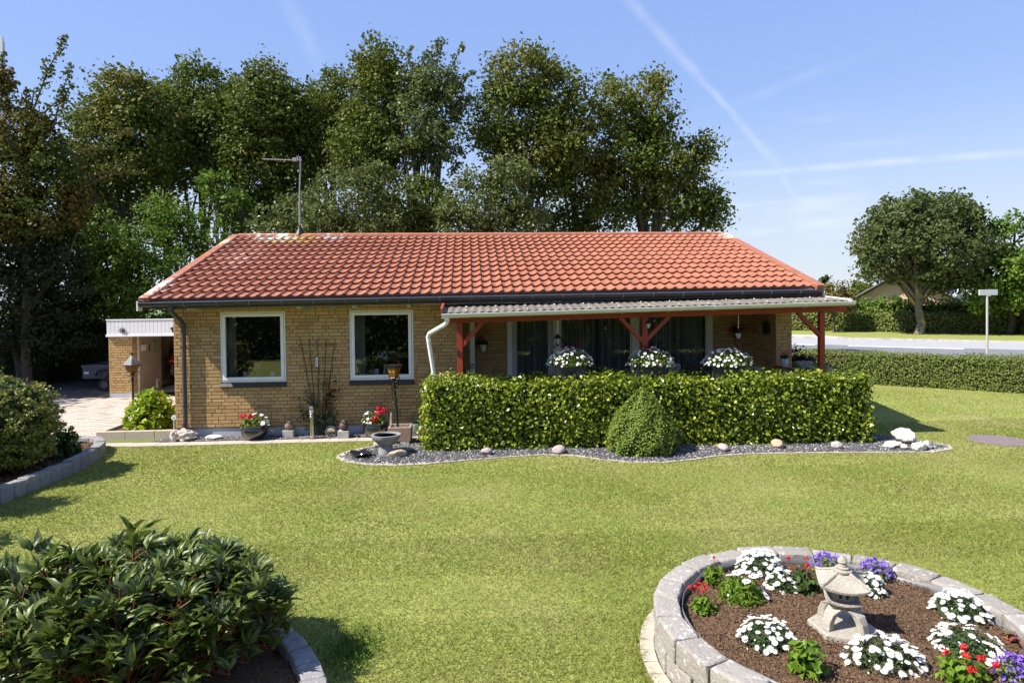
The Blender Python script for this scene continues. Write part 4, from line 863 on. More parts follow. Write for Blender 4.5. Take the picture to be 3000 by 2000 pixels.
tree('oak_tree', G(1480, 26.5), [L(1415, 235, 65, 60, 26.5), L(1500, 270, 52, 62, 26.5), L(1505, 195, 18, 26, 26.5), L(1440, 350, 90, 85, 26.5), L(1530, 370, 60, 70, 26.5), L(1400, 460, 75, 75, 26.5), L(1540, 470, 80, 55, 26.5), L(1605, 380, 34, 40, 26.5), L(1615, 335, 26, 26, 26.5), L(1635, 490, 42, 34, 26.5), L(1600, 450, 50, 45, 26.5), L(1480, 440, 60, 60, 26.5)], 'leaf_oak', 'wide oak at the right end of the tree belt, spreading limbs over the ridge end', group=g_, leaf=.17, n=25500, seed=8, trunk=.28, limbs=18, shell=.5)
tree('alder_tree', G(1330, 28), [L(1330, 440, 70, 90, 28), L(1300, 540, 90, 60, 28)], 'leaf_oak', 'low dark tree between the broad round oak and the wide oak', group=g_, leaf=.17, n=8250, seed=9)
for i, (u, lb_, lob) in enumerate(((385, 'oak filling the gap between the first oak and the one with the bare trunk', [(380, 255, 55, 60), (370, 360, 60, 80)]), (545, 'oak filling the gap left of the small pointed top', [(545, 240, 45, 60), (545, 350, 50, 80)]), (695, 'oak filling the gap at the antenna mast', [(700, 245, 45, 55), (690, 350, 55, 85)]))):
    tree('oak_tree', G(u, 30), [L(*q, 30) for q in lob], 'leaf_oak', lb_, group=g_, leaf=.19, n=6500, seed=70+i, trunk=.15)
for i, (u, lb_, lob) in enumerate(((330, 'low young tree under the first oak', [(320, 470, 80, 50), (240, 480, 60, 50)]), (610, 'low young tree under the oak left of the antenna', [(560, 480, 60, 40), (640, 460, 60, 50)]), (210, 'young tree between the plum and the first oak', [(210, 430, 50, 70), (200, 520, 50, 50)]))):
    tree('young_tree', G(u, 28.5), [L(*q, 28.5) for q in lob], 'leaf_oak', lb_, group=g_, leaf=.17, n=4200, seed=80+i, trunk=.07, stems=2)
g2 = 'lighter shrubs in front of the tree belt'
tree('willow_shrub', G(800, 22.6), [L(800, 465, 95, 80, 22.6), L(740, 520, 60, 60, 22.6), L(865, 430, 60, 55, 22.6), L(850, 520, 90, 60, 22.6)], 'leaf_olive', 'olive green shrub rising behind the ridge just right of the antenna', 'shrub', g2, leaf=.12, cl=.34, n=12500, seed=10, stems=3, trunk=.08)
tree('willow_shrub', G(1110, 22.6), [L(1105, 470, 85, 80, 22.6), L(1170, 430, 60, 70, 22.6), L(1055, 515, 60, 55, 22.6), L(1190, 520, 80, 50, 22.6)], 'leaf_olive', 'olive green shrub rising behind the middle of the ridge', 'shrub', g2, leaf=.13, cl=.36, n=12500, seed=11, stems=3, trunk=.08)
tree('hazel_shrub', G(960, 24), [L(960, 470, 70, 70, 24), L(930, 520, 80, 50, 24)], 'leaf_oak', 'dark green shrub between the two olive ones behind the ridge', 'shrub', g2, leaf=.16, cl=.4, n=5500, seed=12, stems=2, trunk=.07)
tree('elder_shrub', G(640, 24), [L(640, 520, 80, 50, 24), L(690, 490, 50, 60, 24)], 'leaf_olive', 'low pale shrub left of the antenna foot behind the ridge', 'shrub', g2, leaf=.15, cl=.4, n=4500, seed=13, stems=2, trunk=.06)
tree('elder_shrub', G(265, 22.5), [L(255, 610, 65, 70, 22.5), L(320, 560, 60, 55, 22.5), L(290, 680, 95, 60, 22.5), L(380, 640, 60, 60, 22.5), L(360, 720, 80, 40, 22.5), L(225, 540, 50, 60, 22.5)], 'leaf_bright', 'sunlit bright green shrub above the white carport fascia', 'shrub', g2, leaf=.14, cl=.36, n=13000, seed=14, stems=3, trunk=.06)
tree('elder_shrub', G(420, 24), [L(420, 540, 60, 60, 24), L(370, 500, 50, 50, 24), L(480, 560, 40, 40, 24)], 'leaf_bright', 'thin bright green shrub among the trunks left of the roof verge', 'shrub', g2, leaf=.15, cl=.45, n=3600, seed=15, stems=2, trunk=.06)
tree('ash_sapling', G(530, 25), [L(540, 480, 40, 60, 25), L(500, 440, 40, 50, 25)], 'leaf_bright', 'slender sapling behind the left end of the ridge', 'tree', g_, leaf=.16, cl=.4, n=1800, seed=16, stems=3, trunk=.06)
# the reddish plum at the left edge and the dark thicket below it
tree('plum_tree', G(60, 20), [L(50, 320, 75, 60, 20), L(20, 430, 95, 90, 20), L(125, 400, 60, 80, 20), L(95, 310, 45, 45, 20), L(170, 470, 40, 50, 20), L(0, 200, 16, 50, 20), L(80, 270, 30, 26, 20), L(60, 500, 110, 60, 20)], 'leaf_plum', 'bronze leaved plum tree with long upright shoots at the left edge', group=None, leaf=.13, cl=.30, n=17000, seed=17, trunk=.12, shell=.3, limbs=14, per=30, sprigs=[(70, 270, 154, 80, 20, .22), (112, 180, 120, 150, 20, .14), (120, 300, 166, 150, 20, .2), (140, 240, 165, 195, 20, .15), (100, 260, 150, 225, 20, .18), (60, 260, 62, 205, 20, .16), (150, 420, 300, 300, 20, .28), (150, 380, 250, 330, 20, .26), (160, 450, 280, 380, 20, .28), (10, 220, 26, 155, 20, .2), (4, 200, 8, 120, 20, .14), (0, 300, 28, 240, 20, .2), (200, 420, 340, 400, 20, .22)])
g3 = 'dark trees in the shade at the left edge'
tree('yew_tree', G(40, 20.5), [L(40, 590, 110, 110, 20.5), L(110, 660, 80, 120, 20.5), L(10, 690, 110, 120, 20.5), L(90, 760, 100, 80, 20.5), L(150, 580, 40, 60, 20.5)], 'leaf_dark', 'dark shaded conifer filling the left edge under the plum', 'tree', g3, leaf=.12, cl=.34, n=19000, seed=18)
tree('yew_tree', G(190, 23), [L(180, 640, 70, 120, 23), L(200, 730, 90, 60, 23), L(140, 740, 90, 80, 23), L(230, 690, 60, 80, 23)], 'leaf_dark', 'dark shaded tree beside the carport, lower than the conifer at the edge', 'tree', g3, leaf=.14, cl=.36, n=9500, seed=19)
# outside the frame on the left: these shade the drive
tree('oak_tree', (-19.5, 14.8, 0), [((-19.5, 14.8, 6.0), (3.2, 3.2, 2.6)), ((-17.4, 16.5, 5.4), (2.4, 2.6, 2.2)), ((-18.5, 18.5, 6), (3, 3, 3))], 'leaf_oak', 'oak standing left of the drive outside the photo', group=g_, n=10500, leaf=.24, seed=20)
tree('oak_tree', (-17.5, 21, 0), [((-17.5, 21, 7), (3, 3, 3)), ((-15.6, 20, 5.2), (2.4, 2.4, 2)), ((-19, 23, 6), (3, 3, 3))], 'leaf_oak', 'oak behind the left thicket outside the photo', group=g_, n=10500, leaf=.24, seed=21)
# trees across the lawn behind the viewer: the windows mirror them
for i, (x, y, s) in enumerate([(-15, -12, 1.0), (-8.5, -13, 1.1), (-2, -12, .95), (4.5, -13.5, 1.1), (11, -12.5, 1.0), (18, -13, 1.1)]):
    if i == 0:
        proto = tree('garden_tree', (x, y, 0), [((x, y, 4.6), (3.2, 2.6, 3.0)), ((x-1.5, y+.6, 2.4), (2.4, 1.8, 2.0)), ((x+1.8, y+.8, 2.6), (2.2, 1.8, 2.1)), ((x, y+1.4, 1.2), (3.0, 1.2, 1.2))], 'leaf_beech', 'leafy garden tree behind the viewer', 'tree', 'trees mirrored in the windows', leaf=.24, n=9000, seed=22, cl=.6)
    else:
        c = proto.copy(); COL.objects.link(c); c.location = (x, y, 0); c.rotation_euler = (0, 0, i*1.3)
        for ch in proto.children: d2 = ch.copy(); COL.objects.link(d2); d2.parent = c; d2.matrix_parent_inverse = ch.matrix_parent_inverse.copy()

# ================================================================== HEDGES
def hedge(name, a, b, w, h, mat, label, leaf, n, seed=0, core='leaf_dark', group=None, rnd=.12, rough=.05, taper=0, ends=True, z0=0, rhomb=.75, topn=1.0, nrand=.6):
    """clipped hedge from a to b: dense leaves on every face of a rounded box, over a dark twiggy core"""
    global RNG
    keep = RNG; RNG = np.random.default_rng(500+seed); a, b = Vector((a[0], a[1], 0)), Vector((b[0], b[1], 0)); ln = (b-a).length; ex = (b-a)/ln; ey = Vector((-ex.y, ex.x, 0))
    t = thing(name, ((a+b)/2)+Vector((0, 0, z0)), label, 'hedge', group)
    faces = [(ln*h, 'f'), (ln*h*.5, 'k'), (ln*w*topn, 't'), (w*h, 'l'), (w*h, 'r')]; tot = sum(x[0] for x in faces); out = []; nr = []
    for ar, k in faces:
        m_ = int(n*ar/tot); u = RNG.random(m_); v = RNG.random(m_)
        if k in 'fk': s = -1 if k == 'f' else 1; p = np.c_[u*ln, np.full(m_, s*w/2), v*h]; q = np.tile([0, s, .25], (m_, 1))
        elif k == 't': p = np.c_[u*ln, (v-.5)*w, np.full(m_, h)]; q = np.tile([0, 0, 1], (m_, 1))
        else: s = -1 if k == 'l' else 1; p = np.c_[np.full(m_, 0 if s < 0 else ln), (u-.5)*w, v*h]; q = np.tile([s, 0, .25], (m_, 1))
        out.append(p); nr.append(q)
    P = np.concatenate(out); Q = np.concatenate(nr).astype(float); k = len(P)
    # round the edges
    lo = np.array([rnd, -w/2+rnd, -1]); hi = np.array([ln-rnd, w/2-rnd, h-rnd]); cc = np.clip(P, lo, hi); dv = P-cc; dl = np.linalg.norm(dv, axis=1, keepdims=True)
    rr_ = np.where(dl > rnd, rnd/np.maximum(dl, 1e-6), 1); P = cc+dv*rr_; Q = np.where(dl > rnd*.9, dv/np.maximum(dl, 1e-6)+Q*.3, Q)
    wob = np.sin(P[:, 0]*2.3+seed)*.5+np.sin(P[:, 0]*5.1+P[:, 2]*4)*.5+np.sin(P[:, 2]*7+P[:, 0]*1.7)*.4
    P = P+Q*(wob[:, None]*rough*.6+RNG.normal(size=(k, 1))*rough*.8-rough*.6); P[:, 1] *= 1-taper*P[:, 2:3][:, 0]/h
    P[:, 2] = np.maximum(P[:, 2], .02)
    Wd = np.array(a)+P[:, :1]*np.array(ex)+P[:, 1:2]*np.array(ey)+np.array([0, 0, 1])*P[:, 2:3]+np.array([0, 0, z0])
    QW = Q[:, :1]*np.array(ex)+Q[:, 1:2]*np.array(ey)+Q[:, 2:3]*np.array([0, 0, 1])
    nn_ = QW*.8+RNG.normal(size=(k, 3))*nrand+np.array([0, 0, .3]); s = leaf*RNG.uniform(.65, 1.25, k)
    V, F = leaves(Wd, nn_, s, s*rhomb); npobj('foliage', V, F, mat, t)
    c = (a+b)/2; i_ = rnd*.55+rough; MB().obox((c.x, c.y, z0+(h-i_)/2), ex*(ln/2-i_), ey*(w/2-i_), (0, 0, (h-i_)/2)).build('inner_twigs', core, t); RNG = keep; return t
hedge('ivy_hedge', (-.74, 11.42), (6.95, 11.20), .74, 1.165, 'leaf_ivy', 'long glossy ivy hedge in front of the veranda', .066, 42000, seed=1, rnd=.16, rough=.06, nrand=.9)
hedge('privet_hedge', (10.0, 19.6), (15.6, 14.95), .8, .88, 'leaf_privet', 'clipped yellow green hedge between the lawn and the street', .05, 30000, seed=2, rnd=.08, rough=.045, rhomb=.7)
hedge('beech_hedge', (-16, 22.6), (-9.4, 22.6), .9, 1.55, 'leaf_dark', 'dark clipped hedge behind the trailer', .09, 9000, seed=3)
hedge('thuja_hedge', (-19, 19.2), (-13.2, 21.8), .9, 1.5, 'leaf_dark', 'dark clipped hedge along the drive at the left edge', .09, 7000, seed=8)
A, B = st(50.3, -26), st(50.3, 16); hedge('street_hedge', A, B, 1.0, 1.36, 'leaf_privet', 'low clipped hedge across the street behind the round tree', .15, 26000, seed=4, rnd=.15, rough=.10)
A, B = st(51.9, -24), st(51.9, 17); hedge('field_hedge', A, B, 1.6, 2.2, 'leaf_bright', 'tall dark green hedge behind the low one across the street', .2, 20000, seed=5, rnd=.3, rough=.2)
hedge('garden_hedge', (-16, -4.6), (16, -4.6), 1.4, 2.6, 'leaf_olive', 'tall loose hedge behind the viewer, mirrored in the windows', .2, 11000, seed=7, rnd=.5, rough=.3)
# round street tree
p = at(2690, 979, 2, .1); Yt = p.y
rt = tree('round_tree', (p.x, p.y, .1), [L(2118, 548, 150, 100, Yt), L(2050, 570, 85, 75, Yt), L(2190, 575, 95, 95, Yt), L(2085, 510, 85, 70, Yt), L(2160, 505, 90, 65, Yt), L(2030, 610, 60, 28, Yt), L(2215, 612, 60, 42, Yt), L(2140, 622, 60, 38, Yt)], 'leaf_ash', 'round headed street tree with a pale lichen spotted trunk across the road', 'tree', None, leaf=.25, cl=.5, n=27000, seed=31, trunk=.24, bark='bark_lichen', limbs=46, shell=.80, trunktop=5.6, per=22, up=.2, droop=.3)
tree('maple_tree', at(2960, 979, 2, .1), [L(2300, 640, 60, 75, 37), L(2350, 570, 70, 70, 37), L(2370, 650, 70, 90, 37), L(2275, 690, 40, 30, 37), L(2330, 510, 30, 25, 37)], 'leaf_bright', 'mid green tree at the right edge overhanging the hedge', 'tree', None, leaf=.28, cl=.6, n=8500, seed=32, trunk=.2, limbs=14)
hedge('shade_shrub', st(48.6, 4.2), st(48.6, 12), 1.4, 1.8, 'leaf_beech', 'dark shrubbery under the tree at the right edge', .2, 5000, seed=6, rnd=.5, rough=.2)
tree('purple_bush', (7.8, 15, 0), [((7.55, 15.2, .75), (.5, .5, .62)), ((7.95, 14.9, .6), (.45, .45, .55)), ((8.3, 14.7, .5), (.35, .35, .4)), ((7.3, 15.4, .95), (.4, .4, .5))], 'leaf_purple', 'dark purple leaved bush beyond the corner post of the veranda', 'bush', leaf=.08, cl=.14, n=9000, seed=33, trunk=.03, stems=4, limbs=6, bark='stem_brown')

# ================================================================== FAR SIDE OF THE STREET
Yh = 60
def F_(u, v): return at(u, v, 1, Yh)
ht = thing('gable_house', (F_(2650, 900).x, Yh+4, 0), 'tan brick house with a wide low gable behind the round tree', 'house')
e0, ap, e1 = F_(2487, 872), F_(2640, 792), F_(2820, 880)
MB().prism([(e0.x+.5, 0), (e1.x-.5, 0), (e1.x-.5, e1.z-.15), (ap.x, ap.z-.25), (e0.x+.5, e0.z-.1)], Yh+1.0, Yh+9).build('gable_wall', 'tan_wall', ht)
q = MB(); th = Vector((0, 0, .22))
for a, b in ((e0, ap), (ap, e1)):
    vs = [Vector((a.x, Yh, a.z)), Vector((b.x, Yh, b.z)), Vector((b.x, Yh+9.5, b.z)), Vector((a.x, Yh+9.5, a.z))]; q.add([v-th for v in vs]+vs, [(0, 3, 2, 1), (4, 5, 6, 7), (0, 1, 5, 4), (1, 2, 6, 5), (2, 3, 7, 6), (3, 0, 4, 7)])
q.build('roof', 'roof_dark', ht); q = MB()
for a, b in ((e0, ap), (ap, e1)): q.bar((a.x, Yh-.03, a.z-.1), (b.x, Yh-.03, b.z-.1), .05, .25, (0, 1, 0))
q.build('barge_board', 'metal_bracket', ht)
ht.location = (ap.x, Yh, 0)
for o_ in ht.children: o_.matrix_parent_inverse = Matrix.Translation((-ap.x, -Yh, 0))
ht.rotation_euler = (0, 0, R(-36)); ht.scale = (.80, 1, 1)
c = F_(2488, 850); MB().tube([(c.x, Yh+4, 1.5), (c.x, Yh+4, at(2488, 842, 1, Yh+4).z)], .22, 12).build('flue', 'sign_grey', None); tag(bpy.data.objects['flue'], 'grey round flue pipe at the left eave of the gable house', 'flue')
Yh = 66
hv = thing('solar_house', (F_(2790, 870).x, Yh+4, 0), 'low house with dark solar panels and a white gable, right of the tree trunk', 'house')
a, b = F_(2735, 862), F_(2880, 862); zt = F_(2780, 836).z
MB().box(a.x, b.x, Yh+1, Yh+8, 0, a.z).build('wall', 'tan_wall', hv)
MB().add([(a.x-.5, Yh, a.z-.1), (b.x+.5, Yh, a.z-.1), (b.x+.5, Yh+5, zt), (a.x-.5, Yh+5, zt)], [(0, 1, 2, 3)]).build('roof', 'roof_dark', hv)
k = F_(2762, 860); k2 = F_(2812, 860); ds = Vector((0, 5, zt-a.z+.1)); q = MB()
for i in range(5):
    for j in range(2):
        x0 = k.x+(k2.x-k.x)*i/5; x1 = k.x+(k2.x-k.x)*(i+.94)/5; p0 = Vector((0, Yh, a.z-.1))+ds*(.14+j*.40); p1 = Vector((0, Yh, a.z-.1))+ds*(.14+j*.40+.38); up_ = Vector((0, -.02, .07))
        q.add([Vector((x0, 0, 0))+p0+up_, Vector((x1, 0, 0))+p0+up_, Vector((x1, 0, 0))+p1+up_, Vector((x0, 0, 0))+p1+up_], [(0, 1, 2, 3)])
q.build('solar_panels', 'solar', hv)
g0_, g1_, g2_ = F_(2790, 873), F_(2815, 842), F_(2845, 862)
q = MB(); q.bar((g0_.x, Yh-.4, g0_.z), (g1_.x, Yh-.4, g1_.z), .3, .35, (0, 1, 0)); q.bar((g1_.x, Yh-.4, g1_.z), (g2_.x, Yh-.4, g2_.z), .3, .35, (0, 1, 0)); q.build('barge_board', 'gull_white', hv)
MB().prism([(g0_.x+.4, .0), (g2_.x+.5, 0), (g2_.x+.2, g2_.z), (g1_.x, g1_.z-.2), (g0_.x+.4, g0_.z)], Yh-.2, Yh+1).build('white_gable', 'gull_white', hv)
MB().add([(g1_.x, Yh-.3, g1_.z+.1), (g2_.x+1.6, Yh-.3, g2_.z), (g2_.x+1.6, Yh+4, zt-.3), (g1_.x+.3, Yh+4, zt+.2)], [(0, 1, 2, 3)]).build('roof', 'roof_dark', hv)
hv.location = (g1_.x, Yh, 0)
for o_ in hv.children: o_.matrix_parent_inverse = Matrix.Translation((-g1_.x, -Yh, 0))
hv.rotation_euler = (0, 0, R(-34)); hv.scale = (.82, 1, 1)
# trees beyond the hedge at the end of the roof
def ft(nm, u, Y, lobes, mat, lab, cat='tree', **k): return tree(nm, G(u, Y), lobes, mat, lab, cat, **k)
ft('golden_shrub', 1915, 42, [L(1915, 672, 26, 26, 42), L(1900, 690, 28, 22, 42), L(1930, 690, 24, 22, 42), L(1945, 700, 16, 14, 42)], 'leaf_golden', 'golden brown shrub behind the right end of the roof', 'shrub', leaf=.2, cl=.4, n=3200, seed=41, trunk=.08)
ft('cypress_tree', 1899, 44, [L(1899, 655, 7, 22, 44), L(1899, 680, 9, 22, 44)], 'leaf_beech', 'slim dark cypress at the left of the golden shrub', leaf=.2, cl=.25, n=1300, seed=42, trunk=.06, limbs=2)
ft('cypress_tree', 1935, 44, [L(1935, 672, 5, 16, 44), L(1935, 690, 7, 16, 44)], 'leaf_beech', 'short cypress at the right of the golden shrub', leaf=.2, cl=.25, n=900, seed=43, trunk=.06, limbs=2)
ft('poplar_tree', 1967, 110, [L(1967, 645, 6, 14, 110), L(1968, 662, 8, 14, 110)], 'leaf_oak', 'small distant poplar between the golden shrub and the gable house', leaf=.5, cl=.8, n=700, seed=44, trunk=.2, limbs=3)
ft('conifer_bush', 2063, 46, [L(2063, 690, 3, 12, 46), L(2063, 702, 6, 10, 46)], 'leaf_beech', 'little pointed conifer in front of the tan gable', 'bush', leaf=.18, cl=.2, n=500, seed=45, trunk=.05, limbs=2)
for i, (u, v, w) in enumerate([(1950, 684, 12), (1985, 668, 14), (2210, 640, 30), (2180, 655, 20)]):
    ft('garden_tree', u, 90+i*3, [L(u, v, w, 14, 90+i*3)], 'leaf_oak', ['distant tree just right of the golden shrub', 'distant tree beside the far poplar', 'distant tree above the solar house roof', 'distant tree just right of the street tree trunk'][i], group='distant garden trees', leaf=.5, cl=.9, n=700, seed=50+i, trunk=.15, limbs=3)
p = F_(2407, 850); q = MB(); Yp = 45; a = at(2407, 865, 1, Yp); b = at(2407, 812, 1, Yp); q.tube([(a.x, Yp, 0), (b.x, Yp, b.z)], .06, 8); q.tube([(b.x, Yp, b.z), (b.x+1.0, Yp, b.z-.15)], .025, 6); q.tube([(b.x+.3, Yp, b.z-.03), (b.x+.5, Yp, b.z+.1)], .015, 5); tag(q.build('flag_mast', 'gull_white'), 'thin white mast behind the right end of the roof', 'mast')
# street name sign seen from behind
Ys = at(2895, 1000, 1, 20.6); sg = thing('street_sign', (at(2895, 1035, 1, 20.6).x, 20.6, 0), 'grey street sign on a pole behind the street hedge', 'sign')
a = at(2893, 865, 1, 20.6); MB().tube([(a.x, 20.6, 0), (a.x-.01, 20.6, a.z-.02)], .034, 12).build('pole', 'pole_grey', sg, True)
a, b = at(2868, 865, 1, 20.6), at(2922, 848, 1, 20.6); MB().box(a.x, b.x, 20.58, 20.62, a.z, b.z).build('plate', 'sign_grey', sg, bevel=.006); c = (a+b)/2; MB().box(c.x-.07, c.x+.07, 20.57, 20.63, a.z-.03, a.z).build('clamp', 'pole_grey', sg)
# phone mast at the left edge
Ym = 70; tm = thing('telecom_mast', (at(8, 600, 1, Ym).x, Ym, 0), 'grey telecom mast rising behind the plum at the left edge', 'mast')
x, zt, z1 = at(8, 300, 1, Ym).x, at(8, 122, 1, Ym).z, at(8, 240, 1, Ym).z; q = MB()
for dx, dy in ((-.25, 0), (.25, 0), (0, .4)): q.tube([(x+dx*1.6, Ym+dy, 0), (x+dx, Ym+dy, zt)], .06, 6)
z = 1
while z < zt: q.bar((x-.3, Ym, z), (x+.3, Ym, z+.7), .05, .05); q.bar((x+.3, Ym, z+.7), (x-.3, Ym, z+1.4), .05, .05); z += 1.4
q.build('lattice', 'pole_grey', tm)
for dx, dz in ((.28, -1.2), (-.5, -1.5), (.75, -4.6), (-.3, -4.8)): q = MB(); q.box(x+dx-.16, x+dx+.16, Ym-.5, Ym-.3, zt+dz, zt+dz+1.5); q.build('panel_antenna', 'sign_grey', tm)
# ================================================================== GARDEN PLANTS
def flowers(P, Nn, dia, petals=11, notch=.62, cup=.06):
    """open daisies: a notched ring of petals round a hub; returns petal and eye meshes"""
    n = len(P); Nn = Nn/np.linalg.norm(Nn, axis=1, keepdims=True); t = np.cross(Nn, RNG.normal(size=(n, 3))); t /= np.linalg.norm(t, axis=1, keepdims=True); b = np.cross(Nn, t)
    dia = np.broadcast_to(dia, n)[:, None]; k = petals*2; V = [P]
    for j in range(k):
        a = 2*math.pi*j/k; r = (.5 if j % 2 == 0 else .5*notch)
        V.append(P+(t*math.cos(a)+b*math.sin(a))*dia*r+Nn*dia*(cup if j % 2 == 0 else -.01))
    V = np.stack(V, 1); F = np.array([[0, 1+j, 1+(j+1) % k] for j in range(k)]); FF = (np.arange(n)[:, None, None]*(k+1)+F[None]).reshape(-1, 3)
    E = [P+Nn*dia*.07]
    for j in range(7): a = 2*math.pi*j/7; E.append(P+(t*math.cos(a)+b*math.sin(a))*dia*.13+Nn*dia*.03)
    E = np.stack(E, 1); G_ = np.array([[0, 1+j, 1+(j+1) % 7] for j in range(7)]); GG = (np.arange(n)[:, None, None]*8+G_[None]).reshape(-1, 3)
    return (V.reshape(-1, 3), FF), (E.reshape(-1, 3), GG)
def dome(n, c, rx, ry, h, lo=0.0, shell=.85):
    d = RNG.normal(size=(n, 3)); d[:, 2] = np.abs(d[:, 2])+lo; d /= np.linalg.norm(d, axis=1, keepdims=True)
    r = (shell+(1-shell)*RNG.random(n))[:, None]; return np.array(c)+d*np.array([rx, ry, h])*r, d
def daisies(name, c, rx, ry, h, nf, dia, label, cat='daisies', group=None, leafm='leaf_daisy', nl=900, ll=.035, lw=.009, eye='petal_yellow', petals=11, notch=.62, par=None, up=.9, lo=.12):
    t = par or thing(name, c, label, cat, group)
    P, d = dome(nl, c, rx*.95, ry*.95, h*.9, 0, .35); P[:, 2] += .01
    V, F = leaves(P, d+RNG.normal(size=P.shape)*.7, ll*RNG.uniform(.7, 1.3, nl), lw, 'rhomb', d+RNG.normal(size=P.shape)*.5); npobj('foliage', V, F, leafm, t)
    P, d = dome(nf, c, rx, ry, h, lo, .92); P[:, 2] += RNG.uniform(0, .03, nf)
    (V, F), (E, G_) = flowers(P, d*.8+np.array([-.1, -.1, up])+RNG.normal(size=P.shape)*.28, dia*RNG.uniform(.75, 1.15, nf), petals, notch)
    npobj('bloom', V, F, 'petal_white', t); npobj('flower_eye', E, G_, eye, t)
    bp, bd = dome(max(6, nf//3), c, rx*1.02, ry*1.02, h*1.04, .1, .96); V, F = leaves(bp, bd, dia*.28, dia*.28); npobj('bud', V, F, 'petal_white', t); return t
def heads(P, n, sz, spread, mat, t, nm='flower_head'):
    """dense balls of small petals at the points P"""
    if len(P) > 1 and nm == 'flower_head':
        for p in P: heads([p], n, sz, spread, mat, t, nm)
        return
    idx = np.repeat(np.arange(len(P)), n); d = RNG.normal(size=(len(idx), 3)); d /= np.linalg.norm(d, axis=1, keepdims=True)
    V, F = leaves(np.array(P)[idx]+d*spread*np.array([1, 1, .75])*RNG.uniform(.6, 1, (len(idx), 1)), d+RNG.normal(size=d.shape)*.4, sz, sz*.9); return npobj(nm, V, F, mat, t)
def leafy(c, rx, ry, h, n, ll, lw, mat, t, nm='foliage', mode='rhomb', shell=.3, up=.4):
    P, d = dome(n, c, rx, ry, h, 0, shell); P[:, 2] += .015
    V, F = leaves(P, d*.6+RNG.normal(size=P.shape)*.5+np.array([0, 0, up]), ll*RNG.uniform(.65, 1.25, n), lw*RNG.uniform(.7, 1.2, n), mode, d+RNG.normal(size=P.shape)*.6); return npobj(nm, V, F, mat, t)
def stems(pairs, rad, mat, t):
    q = MB()
    for a, b in pairs: a, b = Vector(a), Vector(b); q.tube([a, a.lerp(b, .5)+Vector((RNG.normal()*.01, RNG.normal()*.01, .01)), b], [rad, rad*.8, rad*.6], 5)
    return q.build('stem', mat, t)

# ------------------------------------------------------------------ round raised bed of blocks
BC, BR, BZ = (2.56, 4.37), 1.27, .335
rb = thing('raised_flower_bed', (*BC, 0), 'round raised bed of two courses of lichened concrete blocks', 'flower bed')
def block(par, c, ang, ln, dp, z0, z1, mat, k, nm='block'):
    e = Vector((math.cos(ang), math.sin(ang), 0)); f = Vector((-e.y, e.x, 0)); rr = random.Random(k); c = Vector((*c, 0)); j = rr.uniform(-.008, .008)
    a = ln/2; ia = a*.90; bm = bmesh.new(); lo, hi = z0, z1+rr.uniform(-.012, .008); ang += rr.uniform(-.02, .02)
    def P(x, y, z): return c+f*x+e*(y+j)+Vector((0, 0, z))
    v = [bm.verts.new(p) for p in (P(-ia, -dp/2, lo), P(ia, -dp/2, lo), P(a, dp/2, lo), P(-a, dp/2, lo), P(-ia, -dp/2, hi), P(ia, -dp/2, hi), P(a, dp/2, hi), P(-a, dp/2, hi))]
    for q in ((0, 3, 2, 1), (4, 5, 6, 7), (0, 1, 5, 4), (1, 2, 6, 5), (2, 3, 7, 6), (3, 0, 4, 7)): bm.faces.new([v[i] for i in q])
    bmesh.ops.recalc_face_normals(bm, faces=bm.faces)
    bmesh.ops.bevel(bm, geom=list(bm.edges), offset=.020, segments=3, profile=.6, affect='EDGES')
    bmesh.ops.subdivide_edges(bm, edges=[q for q in bm.edges if q.calc_length() > .08], cuts=3, use_grid_fill=True)
    for q in bm.verts: q.co += Vector((rr.uniform(-1, 1), rr.uniform(-1, 1), rr.uniform(-1, 1)))*.0022
    me = bpy.data.meshes.new(nm); bm.to_mesh(me); bm.free(); me.materials.append(MATS[mat]); me.polygons.foreach_set('use_smooth', np.full(len(me.polygons), True))
    try: me.set_sharp_from_angle(angle=R(38))
    except Exception: pass
    o = bpy.data.objects.new(nm, me); COL.objects.link(o); o.parent = par; o.matrix_parent_inverse = Matrix.Translation(-par.location); return o
NB = 24; dp = .18
for k in range(NB):
    t = 2*math.pi*(k+.2)/NB; rm_ = BR-dp/2
    block(rb, (BC[0]+rm_*math.cos(t), BC[1]+rm_*math.sin(t)), t, 2*math.pi*BR/NB-.020, dp, .172, BZ, 'block_stone', k)
    t += math.pi/NB; rm_ -= .012
    block(rb, (BC[0]+rm_*math.cos(t), BC[1]+rm_*math.sin(t)), t, 2*math.pi*(BR-.012)/NB-.018, dp, .0, .169, 'block_stone', k+100)
q = MB()
for k in range(56):
    t = 2*math.pi*k/56; e = Vector((math.cos(t), math.sin(t), 0)); f = Vector((-e.y, e.x, 0)); q.obox((BC[0]+e.x*1.325, BC[1]+e.y*1.325, .012), f*.071, e*.05, (0, 0, .017))
q.build('edging_paver', 'slab', rb)
V = []; F = []; nr_, na_ = 46, 120; rs = BR-dp-.03
for i in range(nr_+1):
    for j in range(na_):
        r0 = rs*i/nr_; a = 2*math.pi*j/na_; x, y = BC[0]+r0*math.cos(a), BC[1]+r0*math.sin(a)
        V.append((x, y, .262+.03*(1-(r0/rs)**2)+.014*math.sin(x*9+1)*math.sin(y*8)+RNG.normal()*.006))
for i in range(nr_):
    for j in range(na_): F.append((i*na_+j, i*na_+(j+1) % na_, (i+1)*na_+(j+1) % na_, (i+1)*na_+j))
npobj('soil', V, np.array(F), 'soil', rb, True)
